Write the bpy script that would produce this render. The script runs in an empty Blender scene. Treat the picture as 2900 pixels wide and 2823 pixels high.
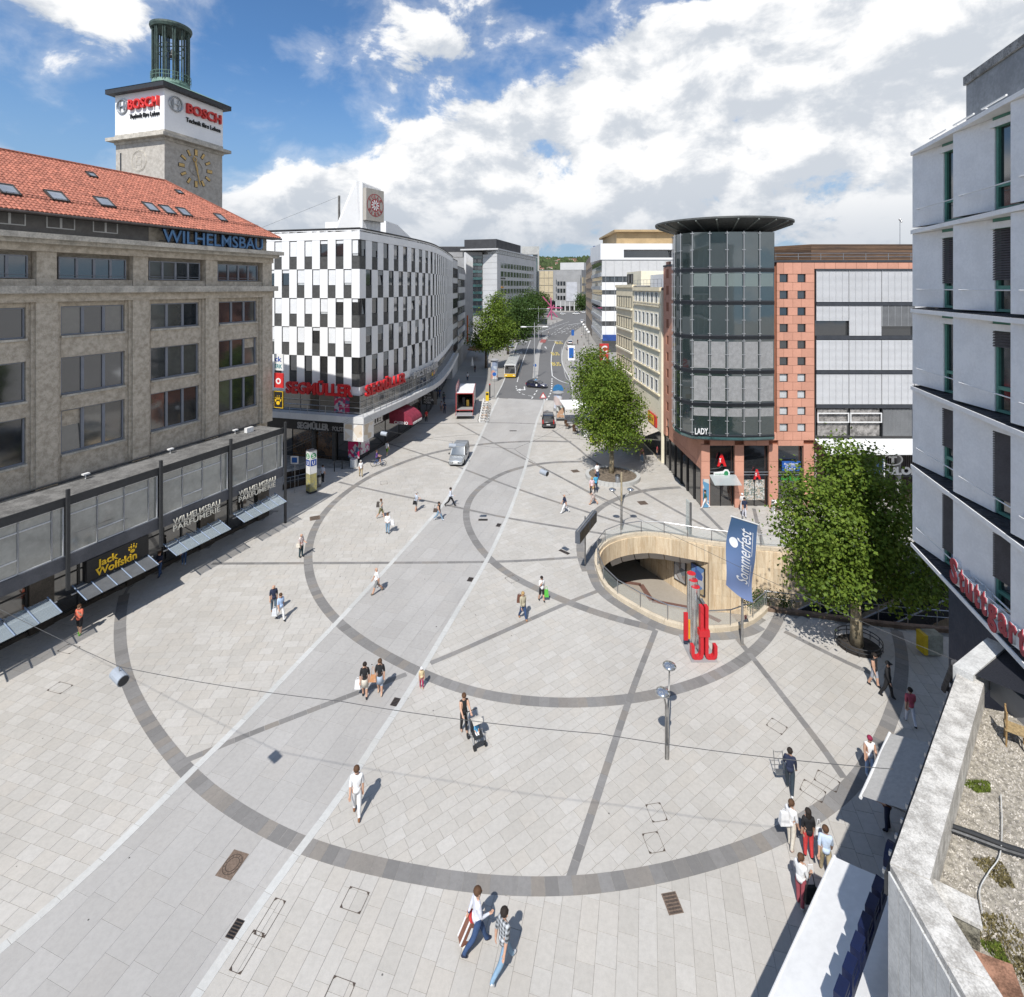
import bpy,bmesh,math,random
from math import sin,cos,pi,radians,atan2,hypot,sqrt
from mathutils import Vector,Matrix,Euler
import numpy as np
random.seed(7); np.random.seed(7)
scene = bpy.context.scene
COL = scene.collection
# ------------------------------------------------------------------ camera
F,CX,HY,H = 1480.0,1450.0,812.0,20.0      # focal length and principal point (photo px), eye height
cam = bpy.data.cameras.new('camera'); camo = bpy.data.objects.new('camera',cam); COL.objects.link(camo)
camo.location = (0,0,H); camo.rotation_euler = (radians(90),0,0)
cam.sensor_width = 36; cam.sensor_fit = 'HORIZONTAL'; cam.lens = 36*F/2900
cam.shift_y = -(2823/2-HY)/2900; cam.clip_start = .1; cam.clip_end = 9000
scene.camera = camo
# ------------------------------------------------------------------ light
SUN_AZ,SUN_EL = radians(18),radians(51)        # sun stands behind the camera, 18 deg to its left
sdir = Vector((-sin(SUN_AZ)*cos(SUN_EL),-cos(SUN_AZ)*cos(SUN_EL),sin(SUN_EL)))
sl = bpy.data.lights.new('sun','SUN'); sl.energy = 4.6; sl.angle = radians(.5); sl.color = (1,.965,.915)
slo = bpy.data.objects.new('sun',sl); COL.objects.link(slo); slo.rotation_euler = sdir.to_track_quat('Z','Y').to_euler(); slo.location = (0,-20,80)
scene.view_settings.view_transform = 'Standard'; scene.view_settings.look = 'None'
scene.view_settings.exposure = 0.28; scene.view_settings.gamma = 1
scene.cycles.max_bounces = 6; scene.cycles.diffuse_bounces = 3; scene.cycles.glossy_bounces = 3; scene.cycles.transmission_bounces = 4; scene.cycles.transparent_max_bounces = 6
scene.cycles.caustics_reflective = False; scene.cycles.caustics_refractive = False
scene.cycles.use_denoising = True

class NT:
    """short node-tree writer"""
    def __init__(s,nt): s.nt = nt
    def put(s,sock,v):
        if isinstance(v,bpy.types.NodeSocket): s.nt.links.new(v,sock)
        else: sock.default_value = v
    def node(s,t,**kw):
        n = s.nt.nodes.new(t)
        for k,v in kw.items(): setattr(n,k,v)
        return n
    def m(s,op,a,b=0.0,c=None,clamp=False):
        n = s.node('ShaderNodeMath',operation=op,use_clamp=clamp); s.put(n.inputs[0],a); s.put(n.inputs[1],b)
        if c is not None: s.put(n.inputs[2],c)
        return n.outputs[0]
    def vm(s,op,a,b=(0,0,0)):
        n = s.node('ShaderNodeVectorMath',operation=op); s.put(n.inputs[0],a); s.put(n.inputs[1],b); return n.outputs[0]
    def sep(s,v):
        n = s.node('ShaderNodeSeparateXYZ'); s.put(n.inputs[0],v); return n.outputs
    def comb(s,x,y,z):
        n = s.node('ShaderNodeCombineXYZ'); s.put(n.inputs[0],x); s.put(n.inputs[1],y); s.put(n.inputs[2],z); return n.outputs[0]
    def noise(s,v,scale,detail=4,rough=.55,dist=0.0):
        n = s.node('ShaderNodeTexNoise'); s.put(n.inputs['Vector'],v); n.inputs['Scale'].default_value = scale
        n.inputs['Detail'].default_value = detail; n.inputs['Roughness'].default_value = rough; n.inputs['Distortion'].default_value = dist
        return n.outputs['Fac']
    def mr(s,v,a,b,c=0.0,d=1.0,smooth=True):
        n = s.node('ShaderNodeMapRange',interpolation_type='SMOOTHSTEP' if smooth else 'LINEAR'); s.put(n.inputs[0],v)
        for i,q in zip((1,2,3,4),(a,b,c,d)): s.put(n.inputs[i],q)
        return n.outputs[0]
    def mix(s,f,a,b,mode='MIX'):
        n = s.node('ShaderNodeMix',data_type='RGBA',blend_type=mode); s.put(n.inputs[0],f)
        for i,q in ((6,a),(7,b)): s.put(n.inputs[i],q if isinstance(q,bpy.types.NodeSocket) or len(q) == 4 else (*q,1))
        return n.outputs[2]

# ------------------------------------------------------------------ sky
wd = bpy.data.worlds.new('World'); scene.world = wd; wd.use_nodes = True
W = NT(wd.node_tree); wd.node_tree.nodes.clear()
sky = W.node('ShaderNodeTexSky',sky_type='NISHITA',sun_disc=False,sun_elevation=SUN_EL,sun_rotation=pi+SUN_AZ)
sky.altitude = 300; sky.air_density = 1.0; sky.dust_density = .6; sky.ozone_density = 2.2
tc = W.node('ShaderNodeTexCoord').outputs['Generated']
dx,dy,dz = W.sep(tc)
az = W.m('ARCTAN2',dx,dy)                                            # 0 straight ahead, + to the right
hor = W.m('SQRT',W.m('ADD',W.m('MULTIPLY',dx,dx),W.m('MULTIPLY',dy,dy)))
el = W.m('DIVIDE',dz,W.m('MAXIMUM',hor,.02))
def cloud_noise(off):
    p = W.comb(W.m('ADD',dx,off[0]),dy,W.m('ADD',W.m('MULTIPLY',dz,1.5),off[1]))
    big = W.noise(p,3.4,2,.5)
    fine = W.noise(p,8.5,12,.6,.25)
    return W.m('ADD',W.m('MULTIPLY',big,.5),W.m('MULTIPLY',fine,.5))
SEED = (0.6,2.9)
n0 = cloud_noise(SEED); n1 = cloud_noise((SEED[0]-.025,SEED[1]+.055))
edge = W.m('MINIMUM',W.m('MAXIMUM',W.m('MULTIPLY_ADD',az,.46,.37),.15),.50)   # top of the cumulus bank, rising to the right
bank = W.mr(W.m('SUBTRACT',edge,el),-.07,.07,-.035,.17)
low = W.mr(el,.02,.10,-.16,0)                                     # thinner towards the horizon
cov = W.m('ADD',W.m('ADD',n0,bank),low)
cfac = W.mr(cov,.50,.575)
veil = W.mr(cov,.42,.58,0,.35)
cf = W.m('MAXIMUM',cfac,veil)
lit = W.mr(W.m('SUBTRACT',n0,n1),-.085,.06)
under = W.mr(el,.06,.20)                                             # undersides of the far bank are seen low down
shade = W.m('MULTIPLY',W.m('MULTIPLY_ADD',lit,.7,.3),W.m('MULTIPLY_ADD',under,.62,.38))
ccol = W.mix(shade,(3.5,4.0,4.7),(8.1,8.1,8.1))
skyc = W.mix(W.mr(el,.02,.42,.9,0),W.mix(1.0,sky.outputs[0],(.68,.96,1.17,1),'MULTIPLY'),(2.3,3.45,4.8))
tot = W.mix(cf,skyc,ccol)
bg = W.node('ShaderNodeBackground'); W.put(bg.inputs[0],tot); bg.inputs[1].default_value = .108
wo = W.node('ShaderNodeOutputWorld'); wd.node_tree.links.new(bg.outputs[0],wo.inputs[0])

# ------------------------------------------------------------------ helpers: materials
_M = {}
def mat(name,col,rough=.7,var=.12,scale=3.0,bump=0.0,bscale=40.0,metal=0.0,spec=.4,col2=None,alpha=None,tint=0.0,trans=0.0,aniso=None,emit=0.0,coat=0.0):
    """procedural surface: base colour broken up by noise (object space), optional relief"""
    if name in _M: return _M[name]
    m = bpy.data.materials.new(name); m.use_nodes = True; _M[name] = m
    t = NT(m.node_tree); b = m.node_tree.nodes['Principled BSDF']
    tcn = t.node('ShaderNodeTexCoord').outputs['Object']
    vec = tcn
    if aniso: vec = t.vm('MULTIPLY',tcn,aniso)
    c2 = col2 if col2 else tuple(min(1,c*(1-var*2.2)) for c in col)
    n = t.mr(t.m('ADD',t.m('MULTIPLY',t.noise(vec,scale,6,.62),.6),t.m('MULTIPLY',t.noise(vec,scale*9,3,.6),.4)),.36,.64)
    c = t.mix(n,c2,col)
    if tint:
        at = t.node('ShaderNodeAttribute',attribute_name='tint')
        hs = t.node('ShaderNodeHueSaturation'); t.put(hs.inputs['Value'],t.m('MULTIPLY_ADD',at.outputs['Fac'],tint,1-tint/2))
        t.put(hs.inputs['Color'],c); c = hs.outputs[0]
    t.put(b.inputs['Base Color'],c)
    b.inputs['Metallic'].default_value = metal; b.inputs['Specular IOR Level'].default_value = spec
    t.put(b.inputs['Roughness'],t.mr(n,0,1,min(1,rough*1.12),rough*.9,False))
    if coat: b.inputs['Coat Weight'].default_value = coat; b.inputs['Coat Roughness'].default_value = .08
    if bump:
        bn = t.node('ShaderNodeBump'); bn.inputs['Strength'].default_value = min(1,bump); bn.inputs['Distance'].default_value = .02
        t.put(bn.inputs['Height'],t.noise(vec,bscale,5,.65)); t.put(b.inputs['Normal'],bn.outputs[0])
    if emit: t.put(b.inputs['Emission Color'],c); b.inputs['Emission Strength'].default_value = emit
    if trans: b.inputs['Transmission Weight'].default_value = trans
    if alpha is not None:
        b.inputs['Alpha'].default_value = alpha
    return m
def glass(name,col=(.03,.04,.045),rough=.06,spec=.9,var=.12,scale=.3):
    """opaque window glass: dark room behind, sky in the reflection, slightly uneven panes"""
    if name in _M: return _M[name]
    m = mat(name,col,rough,var,scale,0,spec=spec)
    b = m.node_tree.nodes['Principled BSDF']; t = NT(m.node_tree)
    for l in list(b.inputs['Roughness'].links): m.node_tree.links.remove(l)
    b.inputs['Roughness'].default_value = rough; b.inputs['IOR'].default_value = 1.9
    bn = t.node('ShaderNodeBump'); bn.inputs['Strength'].default_value = .06; bn.inputs['Distance'].default_value = .05
    t.put(bn.inputs['Height'],t.noise(t.node('ShaderNodeTexCoord').outputs['Object'],.9,1,.5)); t.put(b.inputs['Normal'],bn.outputs[0])
    return m
def clear_glass(name,col=(.75,.85,.85),a=.25):
    if name in _M: return _M[name]
    return mat(name,col,.05,.03,1.0,spec=.8,alpha=a)

# ------------------------------------------------------------------ helpers: meshes
class MB:
    """mesh collector; build() links everything in it as one object"""
    def __init__(s): s.v = []; s.f = []
    def add(s,vs,fs):
        o = len(s.v); s.v += [tuple(q) for q in vs]; s.f += [tuple(i+o for i in f) for f in fs]; return s
    def quad(s,a,b,c,d): return s.add((a,b,c,d),((0,1,2,3),))
    def box(s,x0,x1,y0,y1,z0,z1,M=None):
        vs = [(x0,y0,z0),(x1,y0,z0),(x1,y1,z0),(x0,y1,z0),(x0,y0,z1),(x1,y0,z1),(x1,y1,z1),(x0,y1,z1)]
        if M is not None: vs = [M @ Vector(v) for v in vs]
        return s.add(vs,((0,3,2,1),(4,5,6,7),(0,1,5,4),(1,2,6,5),(2,3,7,6),(3,0,4,7)))
    def prism(s,poly,z0,z1,M=None):
        n = len(poly); vs = [(x,y,z0) for x,y in poly]+[(x,y,z1) for x,y in poly]
        if M is not None: vs = [M @ Vector(v) for v in vs]
        return s.add(vs,[tuple(range(n))[::-1],tuple(range(n,2*n))]+[(i,(i+1) % n,(i+1) % n+n,i+n) for i in range(n)])
    def tube(s,pts,r,n=8,caps=True,closed=False):
        pts = [Vector(p) for p in pts]; k = len(pts); rs = r if isinstance(r,(list,tuple)) else [r]*k; vs = []; u = None
        for i,p in enumerate(pts):
            if closed: d = pts[(i+1) % k]-pts[i-1]
            else: d = pts[min(i+1,k-1)]-pts[max(i-1,0)]
            d.normalize()
            if u is None:
                u = d.orthogonal().normalized()
            else:
                u = (u-d*u.dot(d)); u = u.normalized() if u.length > 1e-6 else d.orthogonal().normalized()
            w = d.cross(u)
            vs += [p+(u*cos(2*pi*j/n)+w*sin(2*pi*j/n))*rs[i] for j in range(n)]
        fs = [(i*n+j,i*n+(j+1) % n,(i+1) % k*n+(j+1) % n,(i+1) % k*n+j) for i in range(k if closed else k-1) for j in range(n)]
        if caps and not closed: fs += [tuple(range(n))[::-1],tuple(range((k-1)*n,k*n))]
        return s.add(vs,fs)
    def lathe(s,prof,n=16,at=(0,0,0),M=None):
        vs = [(at[0]+r*cos(2*pi*j/n),at[1]+r*sin(2*pi*j/n),at[2]+z) for r,z in prof for j in range(n)]
        if M is not None: vs = [M @ Vector(v) for v in vs]
        k = len(prof); fs = [(i*n+j,i*n+(j+1) % n,(i+1)*n+(j+1) % n,(i+1)*n+j) for i in range(k-1) for j in range(n)]
        fs += [tuple(range(n))[::-1],tuple(range((k-1)*n,k*n))]
        return s.add(vs,fs)
    def ball(s,c,r,n=10,sq=(1,1,1)):
        k = max(4,n//2+1); prof = [(sin(pi*i/(k-1)),-cos(pi*i/(k-1))) for i in range(k)]
        vs = [(c[0]+r*sq[0]*a*cos(2*pi*j/n),c[1]+r*sq[1]*a*sin(2*pi*j/n),c[2]+r*sq[2]*b) for a,b in prof for j in range(n)]
        return s.add(vs,[(i*n+j,i*n+(j+1) % n,(i+1)*n+(j+1) % n,(i+1)*n+j) for i in range(k-1) for j in range(n)])
    def mesh(s,name,m=None,smooth=False):
        me = bpy.data.meshes.new(name); me.from_pydata(s.v,[],s.f); me.validate(); me.update()
        if m: me.materials.append(m)
        if smooth: me.shade_smooth()
        return me
    def build(s,name,m,parent=None,smooth=False,loc=None,sharp=None):
        me = s.mesh(name,m,smooth)
        if smooth and sharp: me.set_sharp_from_angle(angle=radians(sharp))
        return link(name,me,parent,loc)
def link(name,me,parent=None,loc=None,rot=None):
    o = bpy.data.objects.new(name,me); COL.objects.link(o)
    if parent is not None:
        o.parent = parent
        if loc is None and parent.type == 'EMPTY' and not parent.get('_local'):
            r = parent
            o.location = tuple(-q for q in r.location)      # geometry was written in world space
    if loc is not None: o.location = loc
    if rot is not None: o.rotation_euler = rot
    return o
def tag(o,label=None,cat=None,group=None,kind=None):
    if label: o['label'] = label
    if cat: o['category'] = cat
    if group: o['group'] = group
    if kind: o['kind'] = kind
    return o
def thing(name,label,cat,loc=(0,0,0),group=None,rz=0.0,local=False):
    o = bpy.data.objects.new(name,None); COL.objects.link(o); o.location = loc; o.rotation_euler = (0,0,rz); o.empty_display_size = .3
    if local: LOCAL.add(o.name)
    return tag(o,label,cat,group)
LOCAL = set()
def wpart(name,mb,m,parent,smooth=False,sharp=None):
    """part whose geometry is in world space"""
    me = mb.mesh(name,m,smooth)
    if smooth and sharp: me.set_sharp_from_angle(angle=radians(sharp))
    o = bpy.data.objects.new(name,me); COL.objects.link(o); o.parent = parent
    off = Vector(parent.location); q = parent.parent
    if parent.type != 'EMPTY' and q is not None: off = Vector((0,0,0))
    o.location = -off if parent.type == 'EMPTY' else (0,0,0)
    return o
def lpart(name,mb,m,parent,smooth=False,sharp=None,loc=(0,0,0),rot=(0,0,0)):
    """part whose geometry is in the parent's own space"""
    me = mb.mesh(name,m,smooth) if isinstance(mb,MB) else mb
    if not isinstance(mb,MB) and m is not None and not me.materials: me.materials.append(m)
    if smooth and sharp: me.set_sharp_from_angle(angle=radians(sharp))
    o = bpy.data.objects.new(name,me); COL.objects.link(o); o.parent = parent; o.location = loc; o.rotation_euler = rot
    return o
def copy_tree(o,parent=None,loc=None,rz=None,label=None):
    c = o.copy(); COL.objects.link(c); c.parent = parent
    if loc is not None: c.location = loc
    if rz is not None: c.rotation_euler = (0,0,rz)
    if label: c['label'] = label
    for ch in o.children: copy_tree(ch,c)
    return c
def GP(x,y,z=0.0):
    """photo pixel of a point known to lie at height z -> place in the scene"""
    Y = (H-z)*F/(y-HY); return Vector(((x-CX)/F*Y,Y,z))
def DP(x,y,Y): return Vector(((x-CX)/F*Y,Y,H-(y-HY)*Y/F))
class Frame:
    """facade frame: u runs along the wall, n points out of it"""
    def __init__(s,o,u,flip=False):
        s.o = Vector((o[0],o[1],0)); s.u = Vector((u[0],u[1],0)).normalized(); s.n = Vector((s.u.y,-s.u.x,0)) * (-1 if flip else 1)
    def p(s,u,z,d=0.0): return s.o+s.u*u+s.n*d+Vector((0,0,z))
    def box(s,mb,u0,u1,z0,z1,d0,d1):
        P = s.p; vs = [P(u0,z0,d0),P(u1,z0,d0),P(u1,z0,d1),P(u0,z0,d1),P(u0,z1,d0),P(u1,z1,d0),P(u1,z1,d1),P(u0,z1,d1)]
        return mb.add(vs,((0,3,2,1),(4,5,6,7),(0,1,5,4),(1,2,6,5),(2,3,7,6),(3,0,4,7)))
    def mat4(s,u,z,d=0.0,mirror=False):
        """local X along the wall to a viewer's right, local Y up, local Z out"""
        r = (-s.n).cross(Vector((0,0,1)))
        p = s.p(u,z,d); up = Vector((0,0,1))
        return Matrix(((r.x,up.x,s.n.x,p.x),(r.y,up.y,s.n.y,p.y),(r.z,up.z,s.n.z,p.z),(0,0,0,1)))
_fc = bpy.data.curves.new('lettering','FONT'); _fo = bpy.data.objects.new('lettering',_fc)
_fs = bpy.data.scenes.new('type_setting'); _fs.collection.objects.link(_fo)      # a scene of its own keeps text measuring quick
def text_mesh(body,size=1.0,depth=.05,bold=0.0,shear=0.0,align='LEFT',spacing=1.0,sx=1.0):
    _fc.body = body; _fc.size = size; _fc.extrude = depth/2; _fc.offset = bold*size; _fc.shear = shear; _fc.align_x = align; _fc.space_character = spacing; _fc.resolution_u = 3
    vl = _fs.view_layers[0]; vl.update(); me = bpy.data.meshes.new_from_object(_fo.evaluated_get(vl.depsgraph))
    if sx != 1.0: me.transform(Matrix.Scale(sx,4,(1,0,0)))
    return me
def text_w(me): xs = [v.co.x for v in me.vertices]; return (min(xs),max(xs)) if xs else (0,0)
def lettering(body,M,size,m,parent,depth=.05,bold=0.0,width=None,each=False,name='letter',spacing=1.0,shear=0.0):
    """signage letters standing on matrix M (x right, y up, z out); each letter its own part if asked"""
    full = text_mesh(body,size,depth,bold,shear,'LEFT',spacing); a,b = text_w(full); k = (width/(b-a)) if width else 1.0
    off = -Vector(parent.location) if parent.type == 'EMPTY' else Vector((0,0,0))
    T = Matrix.Translation(off) @ M @ Matrix.Scale(k,4,(1,0,0)) @ Matrix.Translation((-a,0,depth/2))
    if not each:
        full.transform(T); full.materials.clear(); full.materials.append(m); o = bpy.data.objects.new(name,full); COL.objects.link(o); o.parent = parent; return [o]
    out = []; bpy.data.meshes.remove(full)
    # place each letter by measuring the width of the text up to it
    for i,ch in enumerate(body):
        if ch == ' ': continue
        pre = text_mesh(body[:i+1],size,depth,bold,shear,'LEFT',spacing); _,e = text_w(pre); bpy.data.meshes.remove(pre)
        me = text_mesh(ch,size,depth,bold,shear,'LEFT',spacing); _,w = text_w(me)
        me.transform(T @ Matrix.Translation((e-w,0,0))); me.materials.clear(); me.materials.append(m)
        o = bpy.data.objects.new(name,me); COL.objects.link(o); o.parent = parent; out.append(o)
    return out
# ================================================================== GROUND
def paving_mat(name,c1,c2,c3,gum=.5,rough=.62):
    if name in _M: return _M[name]
    m = bpy.data.materials.new(name); m.use_nodes = True; _M[name] = m; t = NT(m.node_tree); b = m.node_tree.nodes['Principled BSDF']
    geo = t.node('ShaderNodeNewGeometry').outputs['Position']
    at = t.node('ShaderNodeAttribute',attribute_name='tint').outputs['Fac']
    c = t.mix(t.mr(at,0,1),c1,c2)
    hs = t.m('FRACT',t.m('MULTIPLY',at,7.3)); c = t.mix(t.m('MULTIPLY',t.mr(hs,.55,1),.75),c,c3)
    cl = t.noise(t.vm('MULTIPLY',geo,(1,.55,1)),.22,5,.6); c = t.mix(t.mr(cl,.35,.68,0,.34),c,tuple(q*.72 for q in c1))
    fine = t.noise(geo,5.5,8,.72); c = t.mix(t.mr(fine,.35,.7,0,.22),c,tuple(q*.55 for q in c1))
    gr = t.noise(geo,60,3,.7); c = t.mix(t.mr(gr,.3,.75,0,.16),c,(.12,.115,.11))
    vo = t.node('ShaderNodeTexVoronoi',feature='F1'); t.put(vo.inputs['Vector'],geo); vo.inputs['Scale'].default_value = 1.35; vo.inputs['Randomness'].default_value = 1
    sz = t.m('MULTIPLY',t.m('POWER',t.sep(vo.outputs['Color'])[0],3.5),.06)
    dot = t.m('MULTIPLY',t.mr(t.m('SUBTRACT',sz,vo.outputs['Distance']),-.004,.012),gum)
    c = t.mix(dot,c,(.045,.042,.04))
    t.put(b.inputs['Base Color'],c); b.inputs['Specular IOR Level'].default_value = .25
    t.put(b.inputs['Roughness'],t.mr(fine,.3,.7,rough*.9,min(1,rough*1.25)))
    bn = t.node('ShaderNodeBump'); bn.inputs['Strength'].default_value = .25; bn.inputs['Distance'].default_value = .006; t.put(bn.inputs['Height'],gr); t.put(b.inputs['Normal'],bn.outputs[0])
    return m
M_slab = paving_mat('sandy paving slab',(.455,.43,.39),(.515,.492,.455),(.49,.455,.405),.8)
M_lane = paving_mat('grey carriageway slab',(.395,.38,.36),(.435,.42,.40),(.415,.395,.37),1.0)
M_band = paving_mat('dark band slab',(.19,.183,.175),(.255,.247,.238),(.27,.24,.205),.4)
M_strip = paving_mat('pale kerb strip',(.50,.50,.48),(.58,.58,.56),(.54,.53,.50),.3)
M_joint = mat('joint mortar',(.30,.285,.26),.95,.2,2.0)
M_asph = paving_mat('asphalt',(.15,.148,.147),(.19,.188,.186),(.165,.163,.16),.5,.8)
M_far = paving_mat('small paving far off',(.33,.315,.29),(.40,.38,.35),(.36,.33,.30),.5)
M_mark = mat('road paint white',(.74,.74,.72),.6,.14,2.5)
M_marky = mat('road paint yellow',(.62,.47,.08),.6,.16,2.5)
M_redlane = mat('red road paint',(.34,.10,.09),.8,.15,1.0)

def cat_rom(pts,n=12):
    P = [pts[0]*2-pts[1]]+list(pts)+[pts[-1]*2-pts[-2]]; out = []
    for i in range(1,len(P)-2):
        a,b,c,d = P[i-1],P[i],P[i+1],P[i+2]
        for k in range(n):
            t = k/n; out.append(.5*((2*b)+(c-a)*t+(2*a-5*b+4*c-d)*t*t+(3*b-a-3*c+d)*t**3))
    return out+[P[-2]]
def resample(pts,step):
    L = [0]
    for a,b in zip(pts,pts[1:]): L.append(L[-1]+(b-a).length)
    n = max(1,round(L[-1]/step)); out = []; j = 0
    for i in range(n+1):
        s = L[-1]*i/n
        while j < len(L)-2 and L[j+1] < s: j += 1
        t = (s-L[j])/max(1e-9,L[j+1]-L[j]); out.append(pts[j].lerp(pts[j+1],min(1,t)))
    return out
def smoothed(pts,k):
    for _ in range(k): pts = [pts[0]]+[(pts[i-1]+pts[i]*2+pts[i+1])/4 for i in range(1,len(pts)-1)]+[pts[-1]]
    return pts
def ground_line(px,step,smooth=0):
    pts = cat_rom([GP(*q) for q in px]) if len(px) > 2 else [GP(*q) for q in px]
    pts = resample(pts,.5)
    if smooth: pts = smoothed(pts,smooth)
    return resample(pts,step)
RING1 = [(352,1683),(343,1725),(339,1770),(339,1808),(345,1865),(361,1931),(390,1992),(425,2054),(465,2110),(508,2162),(527,2184),(584,2238),(659,2290),(735,2337),(810,2375),(848,2392),(914,2416),(1056,2452),(1198,2480),(1300,2498),(1458,2511),(1615,2511),(1773,2493),(1930,2461),(2088,2414),(2207,2368),(2315,2305),(2395,2246),(2444,2187),(2487,2117),(2524,2031),(2551,1934),(2556,1854),(2549,1815),(2538,1785)]
RING2 = [(1618,1251),(1552,1249),(1486,1250),(1407,1254),(1355,1259),(1296,1268),(1204,1288),(1112,1321),(1039,1354),(984,1391),(940,1428),(907,1468),(885,1509),(873.5,1553),(872,1597),(879,1641),(896,1682),(921,1722),(954,1759),(998,1796),(1050,1832),(1112,1866),(1164,1893),(1225,1921),(1300,1949),(1405,1975),(1536,1989),(1668,1990),(1799,1978),(1930,1949),(2035,1910),(2114,1863),(2172,1810),(2203,1757),(2212,1735)]
RING3 = [(1649,1307),(1591,1307.6),(1539,1311.5),(1486,1321),(1434,1336),(1394,1356),(1360,1380),(1334,1407),(1322,1434),(1319,1460),(1323,1486),(1334,1512),(1347,1536),(1363,1557),(1381,1578),(1402,1597),(1434,1622),(1473,1645),(1536,1674),(1615,1708),(1694,1737),(1773,1760),(1857,1780)]
RING4 = [(1928,1380),(1873,1383),(1810,1391),(1749,1411),(1717,1426),(1683,1451),(1656,1489),(1643,1531),(1641,1556),(1646,1585),(1660,1618)]
LINES = [[(600,1596),(800,1595),(1381,1591),(1639,1578)],[(960,1365),(1006,1376),(1116,1400),(1256,1428),(1434,1466),(1631,1499),(1736,1516)],
         [(1100,1256),(1146,1270),(1270,1310),(1318,1330),(1473,1387),(1670,1452),(1750,1477),(1860,1506)],
         [(1295,1198),(1397,1254),(1486,1300),(1565,1339),(1670,1394),(1750,1430),(1873,1481),(1990,1530)],
         [(1565,1218),(1631,1265),(1670,1297),(1781,1368),(1894,1435),(2058,1522)],[(527,2153),(760,2058),(1151,1909)],[(1219,1878),(1300,1844),(1405,1797),(1594,1713),(1694,1673)],
         [(1615,2487),(1783,1978),(1857,1784)],[(2088,1808),(2140,1873),(2300,2078),(2390,2203)],[(2222,1788),(2384,1869),(2480,1912)],[(1180,1200),(1397,1197),(1539,1201),(1618,1206)],[(1985,1440),(2062,1518)],[(2135,1440),(2160,1545)]]
STRIP_L = [(-330,2960),(0,2690),(300,2425),(536,2190),(640,2091),(744,1983),(862,1858),(962,1754),(1103,1600),(1204,1487),(1260,1421),(1307,1343),(1344,1270),(1376,1202),(1397,1155),(1411,1126)]
STRIP_R = [(450,2975),(562,2813),(665,2660),(818,2447),(877,2370),(976,2238),(1056,2110),(1146,1978),(1197,1895),(1260,1788),(1315,1696),(1377,1590),(1408,1528),(1444,1447),(1473,1368),(1492,1307),(1507,1242),(1523,1184),(1533,1160),(1542,1130)]
gl,gr_ = ground_line(STRIP_L,.5,4),ground_line(STRIP_R,.5,4)
_ly,_lx = np.array([p.y for p in gl]),np.array([p.x for p in gl]); _ry,_rx = np.array([p.y for p in gr_]),np.array([p.x for p in gr_])
XL = lambda y: float(np.interp(y,_ly,_lx)); XR = lambda y: float(np.interp(y,_ry,_rx))
def fit_circle(px):
    P = np.array([(GP(*q).x,GP(*q).y) for q in px]); A = np.c_[2*P,np.ones(len(P))]; s = np.linalg.lstsq(A,(P**2).sum(1),rcond=None)[0]
    return s[0],s[1],sqrt(s[2]+s[0]**2+s[1]**2)
C1 = fit_circle(RING1); C2 = fit_circle(RING2); C3 = fit_circle(RING3)
# the sunken entrance: rim polygon (world), a rounded west end and a straight cut to the east
PITN = [(1694,1578),(1703,1556),(1734,1534),(1789,1520),(1852,1517),(1936,1530),(2020,1544),(2104,1553),(2226,1563)]
PITS = [(1694,1578),(1697,1610),(1718,1658),(1751,1689),(1818,1729),(1873,1757),(1936,1776),(1999,1783),(2062,1779),(2104,1769),(2142,1746),(2165,1723)]
pn = resample(cat_rom([GP(*q) for q in PITN]),.6); ps = resample(cat_rom([GP(*q) for q in PITS]),.6)
PIT_E = 29.5                                                  # east end of the stair cut
pit_poly = [Vector((p.x,p.y)) for p in ps]+[Vector((22.4,30.9)),Vector((PIT_E,29.9)),Vector((PIT_E,38.2))]+[Vector((p.x,p.y)) for p in pn[::-1][:-1]]
def inside(poly,x,y):
    c = False; n = len(poly)
    for i in range(n):
        a,b = poly[i],poly[i-1]
        if (a[1] > y) != (b[1] > y) and x < (b[0]-a[0])*(y-a[1])/(b[1]-a[1])+a[0]: c = not c
    return c
def fill_mesh(name,outer,holes,z,m):
    bm = bmesh.new(); es = []
    for loop in [outer]+holes:
        vs = [bm.verts.new((p[0],p[1],z)) for p in loop]
        es += [bm.edges.new((vs[i],vs[(i+1) % len(vs)])) for i in range(len(vs))]
    bmesh.ops.triangle_fill(bm,use_beauty=True,edges=es); bmesh.ops.recalc_face_normals(bm,faces=bm.faces)
    for f in bm.faces:
        if f.normal.z < 0: f.normal_flip()
    me = bpy.data.meshes.new(name); bm.to_mesh(me); bm.free(); me.materials.append(m); return me
def sheet(name,poly,z,m,kind='structure',parent=None):
    me = fill_mesh(name,poly,[],z,m); o = bpy.data.objects.new(name,me); COL.objects.link(o)
    if parent: o.parent = parent
    elif kind: o['kind'] = kind
    return o
def ring_hole(grow):
    n = len(pit_poly); out = []
    for i in range(n):
        a,b,c = pit_poly[i-1],pit_poly[i],pit_poly[(i+1) % n]; d = (c-a).normalized(); out.append(b+Vector((d.y,-d.x))*grow)
    return out
me = fill_mesh('ground',[(-4500,-200),(4500,-200),(4500,7000),(-4500,7000)],[pit_poly],-.022,M_far)
ground = link('ground',me); ground['kind'] = 'structure'

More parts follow.
